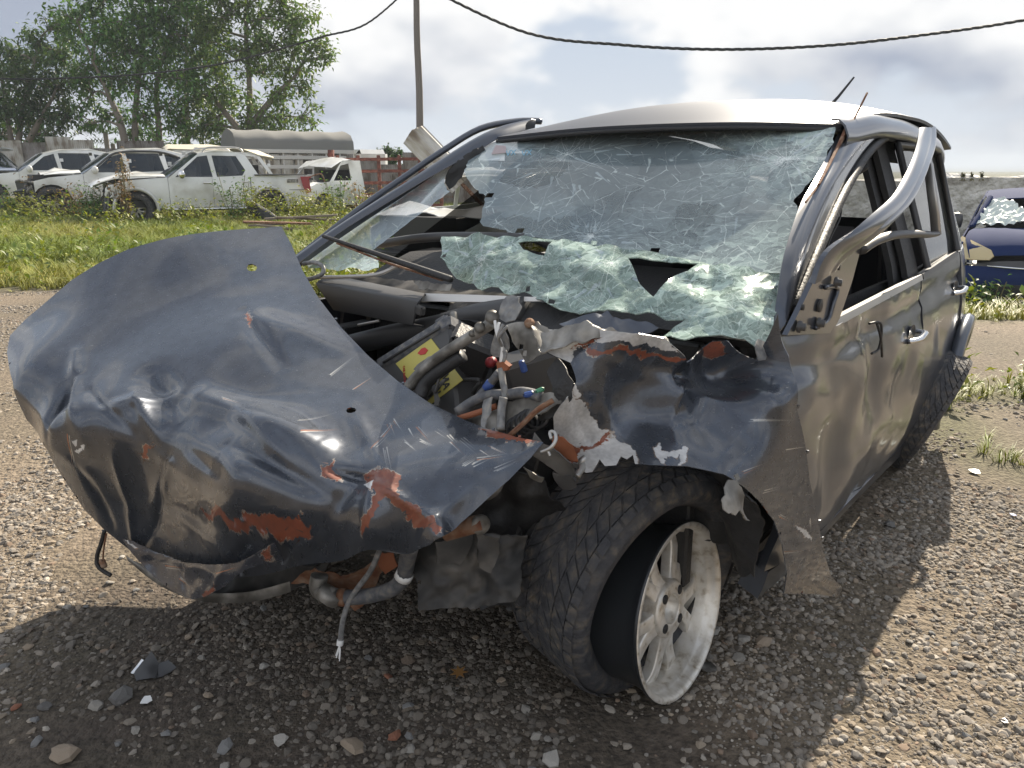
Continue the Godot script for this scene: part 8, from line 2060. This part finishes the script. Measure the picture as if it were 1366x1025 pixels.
# ---------------------------------------------------------------- things lying about
func litter() -> void:
	rng.seed = 404
	var o := thing("plastic_shard", "broken grey plastic shard with bright edge lying before the bonnet", "debris", Transform3D(Basis(), Vector3(-0.973, 0, -1.827)))
	part("wing", scrap([Vector3(-0.045, 0.012, 0.03), Vector3(-0.01, 0.055, -0.01), Vector3(0.012, 0.02, 0.0), Vector3(0.02, 0.012, 0.045), Vector3(-0.03, 0.006, 0.05)], 0.003, 0.001, 0.003, 0.006).mesh(), M.trim, o)
	part("wing", scrap([Vector3(0.0, 0.018, 0.0), Vector3(0.035, 0.030, -0.005), Vector3(0.062, 0.016, 0.008), Vector3(0.03, 0.006, 0.035), Vector3(0.01, 0.006, 0.04)], 0.003, 0.001, 0.003, 0.006).mesh(), M.trim, o)
	part("chromed_edge", tube([Vector3(-0.048, 0.012, 0.032), Vector3(-0.042, 0.018, 0.012), Vector3(-0.03, 0.034, 0.0)], 0.006, 6).mesh(), M.chrome, o)
	for q in [[Vector3(-0.939, 0, -1.694), 0.020, "small white plastic scrap near the grey shard", M.white], [Vector3(1.975, 0, -2.796), 0.018, "pale blue plastic scrap on the gravel at the right", M.blueplug], [Vector3(0.846, 0, -2.306), 0.06, "curved shard of windscreen glass behind the front wheel", M.crazed], [Vector3(2.082, 0, -3.247), 0.035, "pale shard of broken glass on the gravel beside the wreck", M.crazed], [Vector3(0.537, 0, -1.827), 0.03, "crumpled pale wrapper beside the front wheel", M.greymetal], [Vector3(1.218, 0, -1.619), 0.012, "white chip of plastic at the right edge", M.white], [Vector3(-6.971, 0, -11.466), 0.30, "dark lump of scrap lying in the far grass", M.trim]]:
		var s: float = q[1]
		var pts := PackedVector3Array()
		for k in 6: pts.append(Vector3(cos(TAU * k / 6) * s * rng.randf_range(0.5, 1.1), 0.2 * s + rng.randf_range(0, 0.25) * s, sin(TAU * k / 6) * s * rng.randf_range(0.5, 1.1)))
		var m := part("scrap_piece", scrap(pts, s * 0.1, s * 0.03, s * 0.06, s * 0.25).mesh(), q[3], self, Transform3D(Basis(), q[0] + Vector3(0, 0.004, 0)))
		tag(m, q[2], "debris")
	o = thing("dead_leaf", "dry brown lobed leaf on the dark gravel left of the wheel", "leaf", Transform3D(Basis(), Vector3(-0.144, 0, -1.81) + Vector3(0, 0.008, 0)))
	var lobes := PackedVector2Array()
	for k in 14: lobes.append(Vector2(cos(TAU * k / 14), sin(TAU * k / 14)) * (0.026 if k % 2 == 0 else 0.011))
	part("blade", plate(lobes, 0.0015).mesh(), std(Color(0.22, 0.11, 0.03), 0.8), o, Transform3D(Basis(Vector3.RIGHT, -PI / 2 + 0.15), Vector3.ZERO))
	# stones big enough to pick out
	var kinds := []
	for k in 8: kinds.append(pebble(60 + k, 0.4))
	var tints := [Color(0.34, 0.32, 0.29), Color(0.44, 0.42, 0.39), Color(0.24, 0.24, 0.24), Color(0.36, 0.29, 0.22), Color(0.30, 0.13, 0.08), Color(0.17, 0.165, 0.16)]
	var words := ["grey", "pale", "dark grey", "tan", "brick-red", "blackish"]
	var mats := []
	for c in tints:
		var m := std(c, 0.9)
		m.albedo_texture = M.stone.albedo_texture
		m.uv1_triplanar = true; m.uv1_scale = Vector3(8, 8, 8)
		m.normal_enabled = true
		m.normal_texture = bump_tex(70 + mats.size(), 0.05, 5.0, 128)
		mats.append(m)
	var spots := [[Vector3(-0.377, 0, -1.529), 3, 0.05], [Vector3(-1.045, 0, -1.505), 3, 0.055], [Vector3(0.121, 0, -2.125), 0, 0.03], [Vector3(0.669, 0, -1.966), 1, 0.035], [Vector3(0.726, 0, -1.955), 3, 0.035], [Vector3(0.633, 0, -1.877), 0, 0.03], [Vector3(0.602, 0, -2.004), 1, 0.028], [Vector3(-0.285, 0, -1.567), 4, 0.03], [Vector3(-0.333, 0, -1.794), 4, 0.022], [Vector3(-1.011, 0, -1.703), 5, 0.05], [Vector3(-0.552, 0, -1.554), 1, 0.035], [Vector3(0.09, 0, -1.493), 1, 0.04], [Vector3(1.451, 0, -2.716), 5, 0.035], [Vector3(1.492, 0, -2.356), 5, 0.025], [Vector3(0.49, 0, -1.529), 0, 0.03], [Vector3(1.252, 0, -1.843), 0, 0.03], [Vector3(1.1, 0, -1.794), 5, 0.025], [Vector3(-1.054, 0, -1.674), 0, 0.03], [Vector3(-1.187, 0, -1.674), 5, 0.03], [Vector3(0.346, 0, -1.517), 0, 0.025], [Vector3(-0.678, 0, -1.529), 2, 0.03], [Vector3(1.133, 0, -2.729), 4, 0.02], [Vector3(-0.865, 0, -1.877), 0, 0.02], [Vector3(-1.263, 0, -1.674), 4, 0.02]]
	for k in 75: spots.append([Vector3(rng.randf_range(-1.4, 1.3), 0, rng.randf_range(-2.5, -1.45)), rng.randi() % 4, rng.randf_range(0.014, 0.026)])
	for k in 30: spots.append([Vector3(rng.randf_range(1.1, 2.8), 0, rng.randf_range(-4.2, -1.7)), rng.randi() % 4, rng.randf_range(0.015, 0.028)])
	for k in spots.size():
		var q: Array = spots[k]
		var p: Vector3 = q[0]
		var s: float = q[2]
		var local := wreck_at.affine_inverse() * p
		if Vector2(local.x - 0.55, local.z - 1.15).length() < 0.30: continue
		p.y = s * 0.22
		var m := part("stone", kinds[k % 8], mats[q[1]], self, Transform3D(Basis.from_euler(Vector3(rng.randf_range(-0.3, 0.3), rng.randf() * TAU, rng.randf_range(-0.3, 0.3))).scaled(Vector3(s, s, s) * 1.5), p))
		tag(m, "%s %s stone lying loose on the gravel around the wreck" % ["larger" if s > 0.027 else "small", words[q[1]]], "stone", "loose stones on the gravel")
	# old planks and a stump in the grass
	o = thing("plank_heap", "low heap of dark rotting planks in the grass behind the bonnet", "timber", Transform3D(Basis(Vector3.UP, 0.3), Vector3(-4.326, 0.196, -15.5) * Vector3(1, 0, 1)))
	for k in 9: part("plank", box(Vector3(rng.randf_range(0.7, 1.5), 0.04, 0.12), 0.006).mesh(), M.rust if k % 3 == 0 else M.bark, o, Transform3D(Basis.from_euler(Vector3(rng.randf_range(-0.1, 0.1), rng.randf_range(-0.5, 0.5), rng.randf_range(-0.15, 0.15))), Vector3(rng.randf_range(-0.5, 0.5), 0.05 + 0.045 * k, rng.randf_range(-0.25, 0.25))))
	o = thing("fallen_log", "short black charred log lying by the pickup's rear wheel", "log", Transform3D(Basis.from_euler(Vector3(0, -0.6, -0.35)), Vector3(-5.671, 0.334, -18.3) * Vector3(1, 0, 1) + Vector3(0, 0.25, 0)))
	part("bole", tube(curve([Vector3(-0.55, 0, 0), Vector3(0, 0.03, 0.02), Vector3(0.6, -0.02, 0)], 4), [0.15, 0.15, 0.145, 0.14, 0.14, 0.135, 0.13, 0.12, 0.12], 10).mesh(), M.black, o)

func _ready() -> void:
	materials()
	camera_and_light()
	M.cream = std(Color(0.62, 0.58, 0.46), 0.5)
	M.canvas = std(Color(0.17, 0.17, 0.16), 0.9)
	M.whitewash = std(Color(0.52, 0.51, 0.49), 0.7)
	M.frond = std(Color(0.09, 0.14, 0.05), 0.6)
	M.yellowed = std(Color(0.55, 0.45, 0.26), 0.15)
	M.crazed = std(Color(0.60, 0.66, 0.63), 0.25)
	ground()
	fences()
	parked()
	trees()
	wreck()
	gravel()
	weeds()
	litter()
